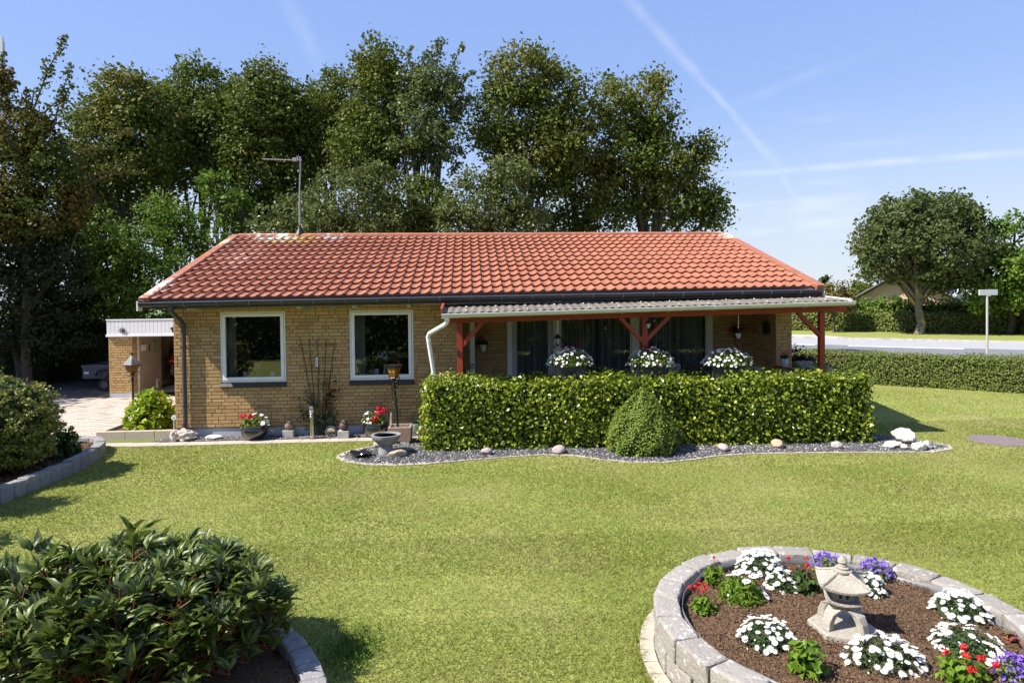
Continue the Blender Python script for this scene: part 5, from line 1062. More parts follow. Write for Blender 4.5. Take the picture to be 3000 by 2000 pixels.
k = 9000; r0 = rs*np.sqrt(RNG.random(k)); a = RNG.uniform(0, 6.28, k); P = np.c_[BC[0]+r0*np.cos(a), BC[1]+r0*np.sin(a), .272+.03*(1-(r0/rs)**2)+.014*np.sin((BC[0]+r0*np.cos(a))*9+1)*np.sin((BC[1]+r0*np.sin(a))*8)+RNG.normal(size=k)*.004]
V, F = leaves(P, RNG.normal(size=(k, 3))+[0, 0, .6], RNG.uniform(.008, .026, k), RNG.uniform(.006, .016, k), fold=.5); o = npobj('peat', V, F, 'soil_crumb', rb); o['kind'] = 'stuff'
V = []; n = 140
for j in range(n):
    a = 2*math.pi*j/n; w = .012*math.sin(a*7)+.008*math.sin(a*17+1); r0 = BR-dp-.012+w*.5-.01
    for z in (.22, .312+w*.8): V.append((BC[0]+r0*math.cos(a), BC[1]+r0*math.sin(a), z))
F = np.array([[2*j, 2*((j+1) % n), 2*((j+1) % n)+1, 2*j+1] for j in range(n)]); lo_ = npobj('plastic_liner', V, F, 'liner', rb, True); so = lo_.modifiers.new('solid', 'SOLIDIFY'); so.thickness = .004
def S(u, v, z=.275): return at(u, v, 2, z)
gd = 'white daisies in the round bed'
def DS(u, v, rx, h, nf, lab, dia=.046, nl=1500, ry=None): c = S(u, v); nf = int(nf*1.25); daisies('daisy_plant', (c.x, c.y, c.z-.01), rx, ry or rx, h, nf, dia, lab, 'daisies', gd, nl=nl)
DS(2245, 1878, .185, .15, 62, 'white daisy clump in front left of the stone lantern, beside the leafy green plant', .045)
DS(2225, 1672, .19, .17, 88, 'largest white daisy clump at the rear left rim of the round bed'); DS(2290, 1722, .13, .14, 40, 'white daisy clump between the rear rim clump and the dark leaved geranium')
DS(2588, 1945, .25, .16, 92, 'white daisy clump at the front, right of the lantern base', ry=.2)
DS(2812, 1800, .19, .16, 85, 'white daisy clump at the right rear rim, away from the lantern'); DS(2832, 1905, .215, .15, 62, 'white daisy clump in front of the one at the right rear rim')
DS(2552, 1738, .115, .15, 44, 'small white daisy clump half hidden behind the stone lantern')
c = S(2170, 1752); daisies('cape_daisy', c, .185, .19, .17, 9, .075, 'bright green plant with a few large white cape daisies', 'flowers', None, 'leaf_fresh', 1500, .05, .013, 'petal_plum', 14, .72)
def geranium(u, v, r, h, label, nl, heads_, lm='leaf_fresh', ll=.06, red='petal_red', name='geranium', cat='geranium', hs_=.028, sz=.02):
    c = S(u, v); t = thing(name, c, label, cat, 'red geraniums in the round bed' if cat == 'geranium' else None); leafy(c, r, r, h, nl, ll, ll*.85, lm, t)
    P = []; pr = []
    for dx, dy, dz in heads_: p = (c.x+dx, c.y+dy, c.z+dz); P.append(p); pr.append(((c.x+dx*.4, c.y+dy*.4, c.z+.03), p))
    stems(pr, .004, 'stem_red', t)
    if P: heads(P, 22, sz, hs_, red, t)
    return t
geranium(2350, 1728, .13, .14, 'dark leaved geranium behind the lantern with two small red heads on tall stalks', 170, [(.05, .03, .235), (-.09, .04, .24), (.03, -.02, .20)], 'leaf_beech', .06, hs_=.018, sz=.016)
geranium(2092, 1708, .08, .15, 'yellow green geranium with one tiny red bud at the left rear rim', 90, [(.0, 0, .21)], 'leaf_fresh', .055, hs_=.010, sz=.014)
geranium(2062, 1790, .09, .10, 'red flowering kalanchoe near the left rim', 150, [(-.05, .02, .17), (-.02, .04, .20), (-.09, .04, .16), (.03, .05, .17), (.0, .0, .155)], 'leaf_fresh', .045, name='kalanchoe', cat='kalanchoe', hs_=.022, sz=.014)
geranium(2820, 1992, .15, .13, 'low red flowering plant at the bottom edge of the round bed', 220, [(-.10, .02, .17), (.02, .0, .15), (.10, -.02, .14), (.16, -.06, .12), (.06, .07, .16), (-.02, -.1, .12)], 'leaf_fresh', .05, name='begonia', cat='begonia', hs_=.024, sz=.02)
c = S(2362, 1965); t = thing('leafy_plant', c, 'leafy green plant without flowers at the front left of the lantern', 'plant'); leafy(c, .12, .12, .19, 190, .075, .045, 'leaf_fresh', t)
c = S(2962, 1880); t = thing('red_leaf_seedling', c, 'small red leaved seedling at the right rim', 'plant'); leafy(c, .07, .06, .06, 16, .07, .04, 'leaf_red', t)
gc = 'purple bellflowers in the round bed'
for u, v, r, lab in ((2425, 1672, .15, 'purple bellflower cushion behind the lantern at the rear rim'), (2565, 1690, .13, 'purple bellflower cushion spilling right of the lantern roof'), (2975, 1990, .12, 'purple bellflower at the bottom right edge')):
    c = S(u, v); t = thing('bellflower', c, lab, 'bellflower', gc); leafy(c, r, r*.8, .11, 420, .03, .018, 'leaf_box', t); P, d = dome(110, c, r*1.05, r*.85, .16, .25, .75); V, F = leaves(np.repeat(P, 3, 0)+RNG.normal(size=(330, 3))*.006, RNG.normal(size=(330, 3))+[0, 0, .4], .024, .016); npobj('bloom', V, F, 'petal_purple', t)
# stone pagoda lantern
c = S(2468, 1842, .29); lx, ly, lz = c.x, c.y, .288
ln_ = thing('stone_lantern', (lx, ly, lz), 'small cast stone pagoda lantern on a slab in the round flower bed', 'stone lantern')
a0 = R(24)
def sq(r, z, k=4, off=0): return [(lx+r*math.cos(a0+off+2*math.pi*i/k), ly+r*math.sin(a0+off+2*math.pi*i/k), z) for i in range(k)]
def loft(secs, nm, bev=.006, cap=True):
    k = len(secs[0]); vs = [p for s in secs for p in s]; fs = [(i*k+j, i*k+(j+1) % k, (i+1)*k+(j+1) % k, (i+1)*k+j) for i in range(len(secs)-1) for j in range(k)]
    fs += [list(range(k))[::-1], [(len(secs)-1)*k+j for j in range(k)]]; return MB().add(vs, fs).build(nm, 'lantern_stone', ln_, bevel=bev)
hx = R(10)
loft([sq(.215, lz-.045, 6, hx), sq(.22, lz+.028, 6, hx), sq(.212, lz+.038, 6, hx)], 'base_slab')
# four splayed legs under an arched table
q = MB(); zb = lz+.038
for i in range(4):
    t = a0+2*math.pi*i/4; e = Vector((math.cos(t), math.sin(t), 0)); f = Vector((-e.y, e.x, 0)); b = Vector((lx, ly, 0))
    pts = [(.152, zb, .028), (.140, zb+.06, .030), (.116, zb+.105, .036), (.06, zb+.132, .050)]; k0 = len(q.v); vs = []
    for r0, z, w in pts:
        for s1, s2 in ((-1, -1), (1, -1), (1, 1), (-1, 1)): vs.append(b+e*(r0+s2*.026)+f*(s1*w)+Vector((0, 0, z)))
    fs = [(n_*4+j, n_*4+(j+1) % 4, (n_+1)*4+(j+1) % 4, (n_+1)*4+j) for n_ in range(3) for j in range(4)]+[(3, 2, 1, 0), (12, 13, 14, 15)]; q.add(vs, fs)
q.add(sq(.10, zb+.112)+sq(.105, zb+.152), [(3, 2, 1, 0), (4, 5, 6, 7)]+[(j, (j+1) % 4, (j+1) % 4+4, j+4) for j in range(4)]); q.build('legs', 'lantern_stone', ln_, bevel=.006)
z = zb+.148
def curved(r, z, k, lift, m_=6):
    """outline with straight sides sagging between raised corners"""
    o = []
    for i in range(k):
        a = sq(r, z, k)[i]; b = sq(r, z, k)[(i+1) % k]
        for j in range(m_): s = j/m_; o.append((a[0]+(b[0]-a[0])*s, a[1]+(b[1]-a[1])*s, z+lift*(abs(2*s-1)**2.2)))
    return o
loft([curved(.085, z-.01, 4, 0), curved(.15, z+.012, 4, .022), curved(.148, z+.030, 4, .024), curved(.09, z+.026, 4, .0)], 'platform', .003)
z += .03; fb_ = MB(); w = .062
for i in range(4):
    t = a0+math.pi/4+2*math.pi*i/4; e = Vector((math.cos(t), math.sin(t), 0)); f = Vector((-e.y, e.x, 0)); b = Vector((lx, ly, 0))
    for s in (-1, 0, 1):
        fb_.obox(b+e*(w-.008)+f*(s*.045)+Vector((0, 0, z+.036)), e*.008, f*(.016 if s else .012), (0, 0, .038))
    for dz in (.008, .064): fb_.obox(b+e*(w-.008)+Vector((0, 0, z+dz)), e*.007, f*.058, (0, 0, .010))
fb_.obox((lx, ly, z+.036), (.03, 0, 0), (0, .03, 0), (0, 0, .036)); fb_.build('firebox', 'lantern_stone', ln_)
z += .070
loft([curved(.10, z-.004, 4, 0), curved(.205, z+.006, 4, .030), curved(.213, z+.026, 4, .034), curved(.17, z+.050, 4, .016), curved(.11, z+.082, 4, .004), curved(.06, z+.112, 4, 0), curved(.055, z+.118, 4, 0)], 'roof', .004)
q = MB()
for i in range(4):
    t = a0+2*math.pi*i/4; e = Vector((math.cos(t), math.sin(t), 0)); b = Vector((lx, ly, z)); q.tube([b+e*.055+Vector((0, 0, .114)), b+e*.11+Vector((0, 0, .090)), b+e*.165+Vector((0, 0, .070)), b+e*.205+Vector((0, 0, .062))], .010, 6)
q.build('roof_ridge', 'lantern_stone', ln_)
MB().lathe([(.058, 0), (.06, .012), (.04, .018), (.043, .03), (.026, .036), (.028, .044), (.022, .05), (.032, .066), (.028, .083), (.012, .100), (0, .112)], (lx, ly, z+.112), 20).build('finial', 'lantern_stone', ln_, True)

# ------------------------------------------------------------------ peony at the lower left, in its own edged bed
pb = [(-1.02, 3.5), (-.93, 3.9), (-1.02, 4.25), (-1.18, 4.55), (-1.38, 4.82), (-1.62, 5.02), (-1.95, 5.2), (-2.4, 5.35), (-2.9, 5.4), (-3.5, 5.3), (-4.2, 5.0)]
pbed = thing('bed_wall', (-1.2, 4.4, 0), 'low curved edge of grey concrete blocks round the peony bed', 'bed edge')
def wall_blocks(par, poly, h, dp, ln, mat, seed):
    pts = [Vector((*p, 0)) for p in poly]; seg = []; acc_ = 0
    path = []; 
    for a, b in zip(pts, pts[1:]):
        n = max(1, int((b-a).length/.02))
        for i in range(n): path.append(a.lerp(b, i/n))
    step = max(1, int(ln/.02)); k = 0
    while k+step < len(path):
        a, b = path[k], path[k+step]; d = b-a; c = (a+b)/2; block(par, (c.x, c.y), math.atan2(-d.x, d.y), d.length-.006, dp, -.02, h, mat, seed+k); k += step
wall_blocks(pbed, pb, .19, .15, .22, 'block_dark', 300)
MB().slab([(-.98, 3.4)]+[(p[0]-.04, p[1]-.03) for p in pb]+[(-4.4, 3.4)], .0, .11).build('soil', 'soil', pbed)
keep = RNG; RNG = np.random.default_rng(77)
pc = Vector((-2.34, 4.60, .10)); pe = thing('peony_bush', pc, 'broad dark green peony bush with reddish stems filling the lower left corner', 'peony')
sp_ = []; LP, LN, LU, LL = [], [], [], []; pet = MB()
for k in range(330):
    a = RNG.uniform(0, 2*math.pi); r0 = math.sqrt(RNG.random()) if k < 210 else RNG.uniform(.75, 1.05); low = k >= 250
    tip = Vector((pc.x+1.08*r0*math.cos(a), pc.y+.72*r0*math.sin(a)-.04, pc.z+(.10+.58*(1-r0**3.2*.55)*RNG.uniform(.72, 1.10)+(.12 if RNG.random() < .12 else 0))*(RNG.uniform(.3, .75) if low else 1)))
    base = Vector((pc.x+.55*r0*math.cos(a), pc.y+.42*r0*math.sin(a), pc.z)); mid = base.lerp(tip, .55)+Vector((0, 0, .06)); sp_.append((base, mid, tip))
    pet.tube([base, mid, tip], [.005, .004, .003], 5)
    ax_ = (tip-mid).normalized(); nlv = 6
    for j in range(nlv):
        q = j/(nlv-1); o = (mid.lerp(tip, q*1.25-.25) if q > .2 else base.lerp(mid, .6+q))
        b = RNG.uniform(0, 6.28)+j*2.4; out_ = Vector((math.cos(b), math.sin(b), RNG.uniform(.45, 1.2) if j < nlv-1 else 1.8)).normalized(); pl_ = RNG.uniform(.07, .13) if j < nlv-1 else .02; e = o+out_*pl_
        pet.tube([o, e], [.003, .002], 4)
        side = out_.cross(Vector((0, 0, 1))).normalized()
        for s in (-1, 0, 1):
            for w in (-1, 0, 1):
                if s != 0 and RNG.random() < .35: continue
                dirv = (out_+side*(s*.75+w*.38)+Vector((0, 0, RNG.uniform(-.1, .5)))).normalized(); nrm = dirv.cross(side).normalized(); nrm = nrm if nrm.z > 0 else -nrm
                LP.append(e+dirv*.012*abs(s)); LU.append(dirv); LN.append(nrm+Vector(RNG.normal(size=3)*.28)); LL.append(RNG.uniform(.10, .17)*(1.0 if w == 0 else .82))
LP, LN, LU, LL = map(np.array, (LP, LN, LU, LL)); V, F = leaves(LP, LN, LL, LL*RNG.uniform(.23, .31, len(LL)), 'blade', LU); npobj('foliage', V, F, 'leaf_peony', pe, True); pet.build('stem', 'stem_red', pe); RNG = keep

# ------------------------------------------------------------------ left raised bed with the variegated shrub
lb = [(-6.5, 6.6), (-6.2, 7.6), (-6.02, 8.6), (-5.98, 9.5), (-5.98, 10.3), (-6.08, 11.0), (-6.22, 11.5), (-6.36, 11.78), (-6.6, 11.97), (-6.95, 12.02), (-7.4, 11.98), (-7.9, 11.9)]
lbw = thing('bed_wall', (-6.1, 10, 0), 'curved edge of grey concrete blocks under the variegated shrub', 'bed edge')
wall_blocks(lbw, lb, .21, .16, .24, 'block_dark', 500)
MB().slab([(p[0]-.06, p[1]-.03) for p in lb]+[(-10, 11.5), (-10, 6.6)], .0, .13).build('soil', 'soil', lbw)
k = 2500; P = np.c_[RNG.uniform(-8, -6.1, k), RNG.uniform(8, 11.9, k), RNG.uniform(.125, .15, k)]; P = P[inside(P, [(p[0]-.06, p[1]-.03) for p in lb]+[(-10, 11.5), (-10, 6.6)])]; V, F = leaves(P, RNG.normal(size=P.shape)+[0, 0, .5], RNG.uniform(.02, .06, len(P)), .03, fold=.5); npobj('soil_clod', V, F, 'soil_crumb', lbw)['kind'] = 'stuff'
def shrub(name, c, lobes, mat, label, cat, n, leaf, cl, seed, group=None, wr=.65, **kw):
    return tree(name, (*c, .1), [((c[0]+l[0], c[1]+l[1], l[2]), l[3]) for l in lobes], mat, label, cat, group, leaf=leaf, n=n, cl=cl, trunk=.03, stems=4, limbs=8, bark='stem_brown', shell=.6, seed=seed, per=24, **kw)
shrub('variegated_shrub', (-6.95, 9.95), [(0, 0, .78, (.98, .86, .76)), (.02, -.05, .95, (.86, .76, .62)), (0, -.05, .5, (.86, .78, .45)), (-.7, -.1, .8, (.8, .8, .74))], 'leaf_variegated', 'large rounded shrub with yellow edged leaves at the left edge', 'shrub', 60000, .055, .075, 61)
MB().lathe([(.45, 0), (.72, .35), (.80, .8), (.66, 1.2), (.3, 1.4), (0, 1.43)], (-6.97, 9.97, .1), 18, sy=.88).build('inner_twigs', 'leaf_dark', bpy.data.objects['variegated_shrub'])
shrub('variegated_shrub', (-6.62, 8.28), [(0, 0, .85, (.52, .42, .80)), (-.6, 0, .9, (.7, .5, .8))], 'leaf_variegated', 'rounded shrub outside the left edge, shading the lawn', 'shrub', 7000, .10, .18, 62, group='shrubs left of the photo')
shrub('variegated_shrub', (-6.45, 6.95), [(0, 0, .85, (.55, .40, .80)), (-.6, 0, .8, (.7, .5, .7))], 'leaf_variegated', 'rounded shrub outside the left edge, shading the lawn', 'shrub', 6000, .10, .18, 63, group='shrubs left of the photo')
c = at(185, 1335, 2, .13); t = thing('leafy_shrub', c, 'small dark glossy leaved shrub at the corner of the left bed', 'shrub'); leafy(c, .27, .27, .50, 420, .12, .07, 'leaf_beech', t)

# ------------------------------------------------------------------ by the house corner
hc = at(440, 1250, 1, 13.35); t = thing('hydrangea', (hc.x, 13.45, .12), 'bright yellow green hydrangea bush at the house corner', 'hydrangea')
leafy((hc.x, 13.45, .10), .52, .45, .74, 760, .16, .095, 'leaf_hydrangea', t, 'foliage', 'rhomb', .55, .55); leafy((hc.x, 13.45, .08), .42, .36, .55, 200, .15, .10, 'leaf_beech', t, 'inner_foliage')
ed = thing('bed_kerb', (-6.2, 12.75, 0), 'low kerb of pale concrete blocks round the hydrangea bed', 'kerb')
for x0, x1 in ((-6.93, -6.41), (-6.405, -5.88), (-5.875, -5.45)): MB().box(x0, x1, 12.68, 12.78, -.02, .155).build('kerb_block', 'curb', ed, bevel=.006)
for y0, y1 in ((12.785, 13.4), (13.405, 14.1)): MB().box(-6.93, -6.85, y0, y1, -.02, .15).build('kerb_block', 'curb', ed, bevel=.006)
MB().box(-6.85, -5.45, 12.78, 14.4, 0, .10).build('soil', 'soil', ed)
def garden_lamp(x, y, z, H, wtop, hgl, label, roof, lean=(0, 0), group='amber garden lamps'):
    """iron post lamp: pole, scroll bracket, tapering amber glass in a frame, roof; H is the height of the glass foot"""
    t = thing('garden_lamp', (x, y, z), label, 'garden lamp', group); zt = z+H; cx, cy = x+lean[0], y+lean[1]
    MB().tube([(x, y, z), (cx, cy, zt-.05)], .020, 10).build('pole', 'black_iron', t, True)
    q = MB(); q.lathe([(.022, -.16), (.03, -.13), (.018, -.09), (.034, -.03), (.05, 0)], (cx, cy, zt), 12)
    for i in range(4):
        a = i*math.pi/2+math.pi/4
        for sc_, dz in ((1.0, .0), (.6, -.17)):
            pts = [(cx+math.cos(a)*r0*sc_, cy+math.sin(a)*r0*sc_, zt+dz+zz*sc_) for r0, zz in ((.02, -.06), (.06, -.075), (.105, -.05), (.13, -.01), (.115, .02), (.085, .015), (.09, -.008))]; q.tube(pts, .006, 5)
    q.build('bracket', 'black_iron', t); wb = wtop*.52; a4 = [R(20)+i*math.pi/2 for i in range(4)]
    lo = [Vector((cx+wb*math.cos(a), cy+wb*math.sin(a), zt)) for a in a4]; hi = [Vector((cx+wtop*math.cos(a), cy+wtop*math.sin(a), zt+hgl)) for a in a4]; q = MB(); g = MB()
    for i in range(4):
        j = (i+1) % 4; q.tube([lo[i], hi[i]], .008, 5); q.tube([hi[i], hi[j]], .009, 5); q.tube([lo[i], lo[j]], .010, 5); q.tube([lo[i].lerp(hi[i], .55), lo[j].lerp(hi[j], .55)], .005, 5); q.tube([(lo[i]+lo[j])/2, (hi[i]+hi[j])/2], .005, 5); g.add([lo[i], lo[j], hi[j], hi[i]], [(0, 1, 2, 3)])
    q.build('cage', 'black_iron', t); g.build('glass', 'amber_glass', t)
    q = MB()
    if roof == 'pyramid':
        a = [Vector((cx+wtop*1.36*math.cos(b), cy+wtop*1.36*math.sin(b), zt+hgl-.012)) for b in a4]; q.add(a+[Vector((cx, cy, zt+hgl+.185))], [(0, 1, 4), (1, 2, 4), (2, 3, 4), (3, 0, 4), (3, 2, 1, 0)]); q.build('roof', 'lamp_roof', t); q = MB(); q.lathe([(.012, 0), (.022, .02), (.03, .035), (.012, .045), (.008, .06)], (cx, cy, zt+hgl+.175), 10)
        for i in range(4):
            q.tube([(cx, cy, zt+hgl+.215), (cx+.04*math.cos(i*1.57), cy+.04*math.sin(i*1.57), zt+hgl+.235), (cx+.05*math.cos(i*1.57), cy+.05*math.sin(i*1.57), zt+hgl+.22)], .006, 5)
            e0, e1 = a[i], a[(i+1) % 4]
            for k in range(9): p = e0.lerp(e1, (k+.5)/9); q.lathe([(.012, -.014), (.012, .0), (0, .004)], p, 6)
        q.build('finial', 'black_iron', t)
    else:
        a = [Vector((cx+wtop*1.16*math.cos(b), cy+wtop*1.16*math.sin(b), zt+hgl)) for b in a4]; q.add(a+[p+Vector((0, 0, .022)) for p in a], [(3, 2, 1, 0), (4, 5, 6, 7)]+[(j, (j+1) % 4, (j+1) % 4+4, j+4) for j in range(4)])
        for i in range(4):
            for k in range(7): p = a[i].lerp(a[(i+1) % 4], (k+.5)/7); q.lathe([(.014, .02), (.012, .034), (0, .04)], p, 6)
        q.build('roof', 'black_iron', t)
    return t
p = at(388, 1090, 1, 13.75); garden_lamp(p.x, 13.75, .08, p.z-.08, .135, at(388, 1066, 1, 13.75).z-p.z, 'amber garden lamp with a pyramid roof behind the hydrangea', 'pyramid')
# clay box planter carrying the second lamp
tp = thing('clay_planter', (-1.24, 11.80, .0), 'square tan clay planter filled with pebbles', 'planter'); a, b = at(1139, 1303, 1, 11.62), at(1203, 1302, 1, 11.62); zt = at(1170, 1252, 1, 11.62).z; xa, xb = a.x, b.x; ya, yb = 11.62, 12.00
q = MB(); q.add([(xa, ya, .06), (xb, ya, .06), (xb, yb, .06), (xa, yb, .06), (xa-.012, ya-.012, zt), (xb+.012, ya-.012, zt), (xb+.012, yb+.012, zt), (xa-.012, yb+.012, zt), (xa+.03, ya+.03, zt), (xb-.03, ya+.03, zt), (xb-.03, yb-.03, zt), (xa+.03, yb-.03, zt), (xa+.03, ya+.03, zt-.04), (xb-.03, ya+.03, zt-.04), (xb-.03, yb-.03, zt-.04), (xa+.03, yb-.03, zt-.04)],
    [(3, 2, 1, 0), (0, 1, 5, 4), (1, 2, 6, 5), (2, 3, 7, 6), (3, 0, 4, 7), (4, 5, 9, 8), (5, 6, 10, 9), (6, 7, 11, 10), (7, 4, 8, 11), (8, 9, 13, 12), (9, 10, 14, 13), (10, 11, 15, 14), (11, 8, 12, 15), (12, 13, 14, 15)]); q.build('box', 'clay', tp, bevel=.008)
MB().box(xa+.03, xa+.13, ya+.04, yb-.04, 0, .06).build('foot', 'granite', tp); MB().box(xb-.18, xb-.03, ya+.0, yb-.04, 0, .06).build('foot', 'granite', tp)
pbz = pebbles('pebble', [(xa+.04, ya+.04), (xb-.04, ya+.04), (xb-.04, yb-.04), (xa+.04, yb-.04)], 160, zt-.03, .016, .03, 'pebble'); pbz.parent = tp; pbz.matrix_parent_inverse = Matrix.Translation(-tp.location)
q = MB(); sx = at(1143, 1235, 1, 11.8).x; q.bar((sx, 11.8, zt-.05), (sx+.02, 11.8, at(1148, 1208, 1, 11.8).z), .016, .03); q.build('driftwood_stick', 'limestone', None); tag(bpy.data.objects['driftwood_stick'], 'pale stick standing in the pebbles of the clay planter', 'stick')
lp = at(1166, 1250, 1, 11.82); lt = at(1154, 1106, 1, 11.82); lh = at(1154, 1074, 1, 11.82)
gl_ = garden_lamp(lp.x, 11.82, zt-.05, lt.z-zt+.05, .135, lh.z-lt.z, 'amber garden lamp without a pointed roof, standing in the clay planter', 'flat', (lt.x-lp.x, 0))
q = MB(); hx_ = at(1150, 1150, 1, 11.78); q.tube([(lt.x-.04, 11.79, lt.z-.15), (hx_.x, 11.78, hx_.z), (hx_.x+.012, 11.78, hx_.z-.17)], .008, 5); q.lathe([(.006, .03), (.018, .015), (.02, 0), (.01, -.01)], (hx_.x+.016, 11.78, hx_.z-.19), 8); q.build('lamp_hook', 'black_iron', gl_)
# black glazed bowls with flowers
gp = 'black glazed bowls by the wall'
for u, lab, side, l2, l3 in ((743, 'black glazed bowl under the left window', -1, 'white daisy in the left black bowl', 'red geranium in the left black bowl'), (1093, 'black glazed bowl between the bird figure and the clay planter', 1, 'white daisy in the bowl beside the clay planter', 'red geranium in the bowl beside the clay planter')):
    p = at(u, 1286, 2, .04); x, y = p.x, 12.31; t = thing('glazed_bowl', (x, y, .04), lab, 'flower pot', gp)
    MB().lathe([(.12, 0), (.16, .015), (.225, .10), (.238, .155), (.225, .205), (.213, .222), (.232, .24), (.235, .258), (.212, .262), (.2, .22), (.0, .2)], (x, y, .04), 36).build('bowl', 'black_glaze', t, True)
    MB().lathe([(.19, .215), (0, .235)], (x, y, .04), 24).build('soil', 'soil', t)
    daisies('daisy_plant', (x-side*.07, y, .25), .19, .15, .27, 26, .075, l2, 'daisies', 'daisies in the black bowls', 'leaf_box', 420, .05, .022, 'petal_yellow', 8, .8)
    c = (x+side*.11 if side > 0 else x-.12, y-.03, .25); t = thing('geranium', c, l3, 'geranium', 'geraniums in the black bowls'); leafy(c, .12, .12, .15, 130, .06, .05, 'leaf_box', t)
    hd = [(c[0]-.06, c[1]-.02, .47), (c[0]+.06, c[1]-.02, .46)] if side < 0 else [(c[0]-.05, c[1]-.03, .47), (c[0]+.06, c[1]-.03, .52), (c[0]-.04, c[1]+.03, .55), (c[0]-.10, c[1]-.08, .37)]
    stems([(c, h) for h in hd], .004, 'stem_green', t); heads(hd, 60, .034, .058, 'petal_crimson', t)
# bird figures on blocks
for u, v, mt, lab, l2 in ((843, 1281, 'tan_clay', 'light brown clay bird on a concrete block, nearer the left window', 'concrete block under the light brown bird'), (1005, 1283, 'dark_clay', 'dark brown clay bird on a concrete block, beside the right bowl', 'concrete block under the dark brown bird')):
    p = at(u, v, 2, .04); x, y = p.x, p.y+.09; b = MB().box(x-.10, x+.10, y-.09, y+.09, .03, .165).build('concrete_block', 'concrete', None, bevel=.005); tag(b, l2, 'block', 'concrete blocks under the birds')
    t = thing('bird_figure', (x, y, .165), lab, 'bird figure', 'clay birds by the wall')
    blob('body', [((x, y, .245), (.085, .09, .082)), ((x+.0, y-.01, .225), (.07, .075, .055)), ((x+.008, y-.03, .325), (.048, .05, .043)), ((x+.035, y-.078, .32), (.014, .026, .012)), ((x-.05, y+.07, .235), (.04, .06, .025))], mt, t, .006)
    for s in (-1, 1): MB().lathe([(.006, 0), (.004, .004), (0, .005)], (x+.02+s*.024, y-.072, .337), 8).build('eye', 'black_iron', t)
# steel bollard light, floor light, watering can
p = at(913, 1285, 2, .036); x, y = p.x, p.y+.03; t = thing('bollard_light', (x, y, .036), 'polished steel bollard light in front of the climbing rose', 'garden light')
MB().lathe([(.065, 0), (.065, .012), (.036, .014), (.036, .36), (.03, .362)], (x, y, .036), 24).build('post', 'steel', t, True)
for k in range(3): MB().lathe([(.036, 0), (.05, .012), (.05, .02), (.036, .03)], (x, y, .40+k*.042), 24).build('louvre', 'steel', t, True)
MB().lathe([(.034, 0), (.036, .2)], (x, y, .395), 20).build('glass', 'frost_glass', t, True); MB().lathe([(.046, 0), (.046, .02), (.032, .055), (0, .066)], (x, y, .575), 24).build('cap', 'steel', t, True)
p = at(963, 1283, 2, .036); x, y = p.x, 12.44; t = thing('floor_light', (x, y, .036), 'round steel floor light on the gravel right of the rose', 'garden light'); q = MB(); q.tube([(x, y+.05, .125), (x, y-.02, .115)], .095, 28); q.build('housing', 'black_iron', t, True); MB().tube([(x, y-.021, .115), (x, y-.03, .114)], .078, 28).build('lens', 'steel', t, True); q = MB(); q.tube([(x+.1*math.cos(a), y-.024, .115+.1*math.sin(a)) for a in np.linspace(0, 6.2832, 26)], .010, 6); q.build('rim', 'steel', t)
p = at(1215, 1285, 2, .036); x, y = p.x-.02, 12.42; t = thing('watering_can', (x, y, .036), 'green watering can beside the clay planter', 'watering can'); MB().lathe([(.11, 0), (.115, .02), (.105, .17), (.09, .19), (.05, .195)], (x, y, .036), 24).build('body', 'can_green', t, True); MB().tube([(x+.09, y, .08), (x+.2, y-.02, .16), (x+.32, y-.04, .26)], [.02, .016, .013], 8).build('spout', 'can_green', t, True); MB().tube([(x-.09, y, .07), (x-.15, y, .15), (x-.1, y, .26), (x+.02, y, .27), (x+.06, y, .22)], .011, 8).build('handle', 'can_green', t, True)
# downpipe corner: rain gauge, rocks
p = at(562, 1262, 2, .04); x, y = p.x, 12.42; t = thing('rain_gauge', (x, y, .04), 'white disc on a stick in front of the wall, by the downpipe', 'garden marker'); MB().tube([(x, y, 0), (x, y, .40)], .009, 8).build('stick', 'white_wood', t, True); MB().tube([(x, y-.012, .44), (x, y+.012, .44)], .045, 20).build('disc', 'gull_white', t, True); MB().tube([(x, y-.016, .44), (x, y-.012, .44)], .012, 8).build('hub', 'steel', t)
p = at(548, 1281, 2, .03); tag(rock('limestone_rock', (p.x+.06, 12.33, .02), (.22, .13, .12), 'limestone', 5, n=4, rough=.9, rot=.1), 'jagged pale limestone at the foot of the downpipe', 'rock')
p = at(530, 1281, 2, .03); tag(rock('limestone_rock', (p.x+.04, 12.27, .02), (.075, .07, .13), 'limestone', 9, n=4, rough=.9, rot=.7), 'narrow pointed piece of limestone left of the larger one', 'rock')
p = at(635, 1282, 2, .036); tag(rock('white_stone', (p.x, 12.37, .036), (.16, .09, .045), 'gull_white', 12, rough=.04), 'smooth flat white stone on the gravel under the left window', 'stone')
p = at(1240, 1275, 2, .036); tag(rock('grey_boulder', (p.x+.02, 12.38, .036), (.13, .11, .11), 'pink_granite', 14, rough=.1), 'rounded grey boulder behind the ivy hedge end', 'rock')
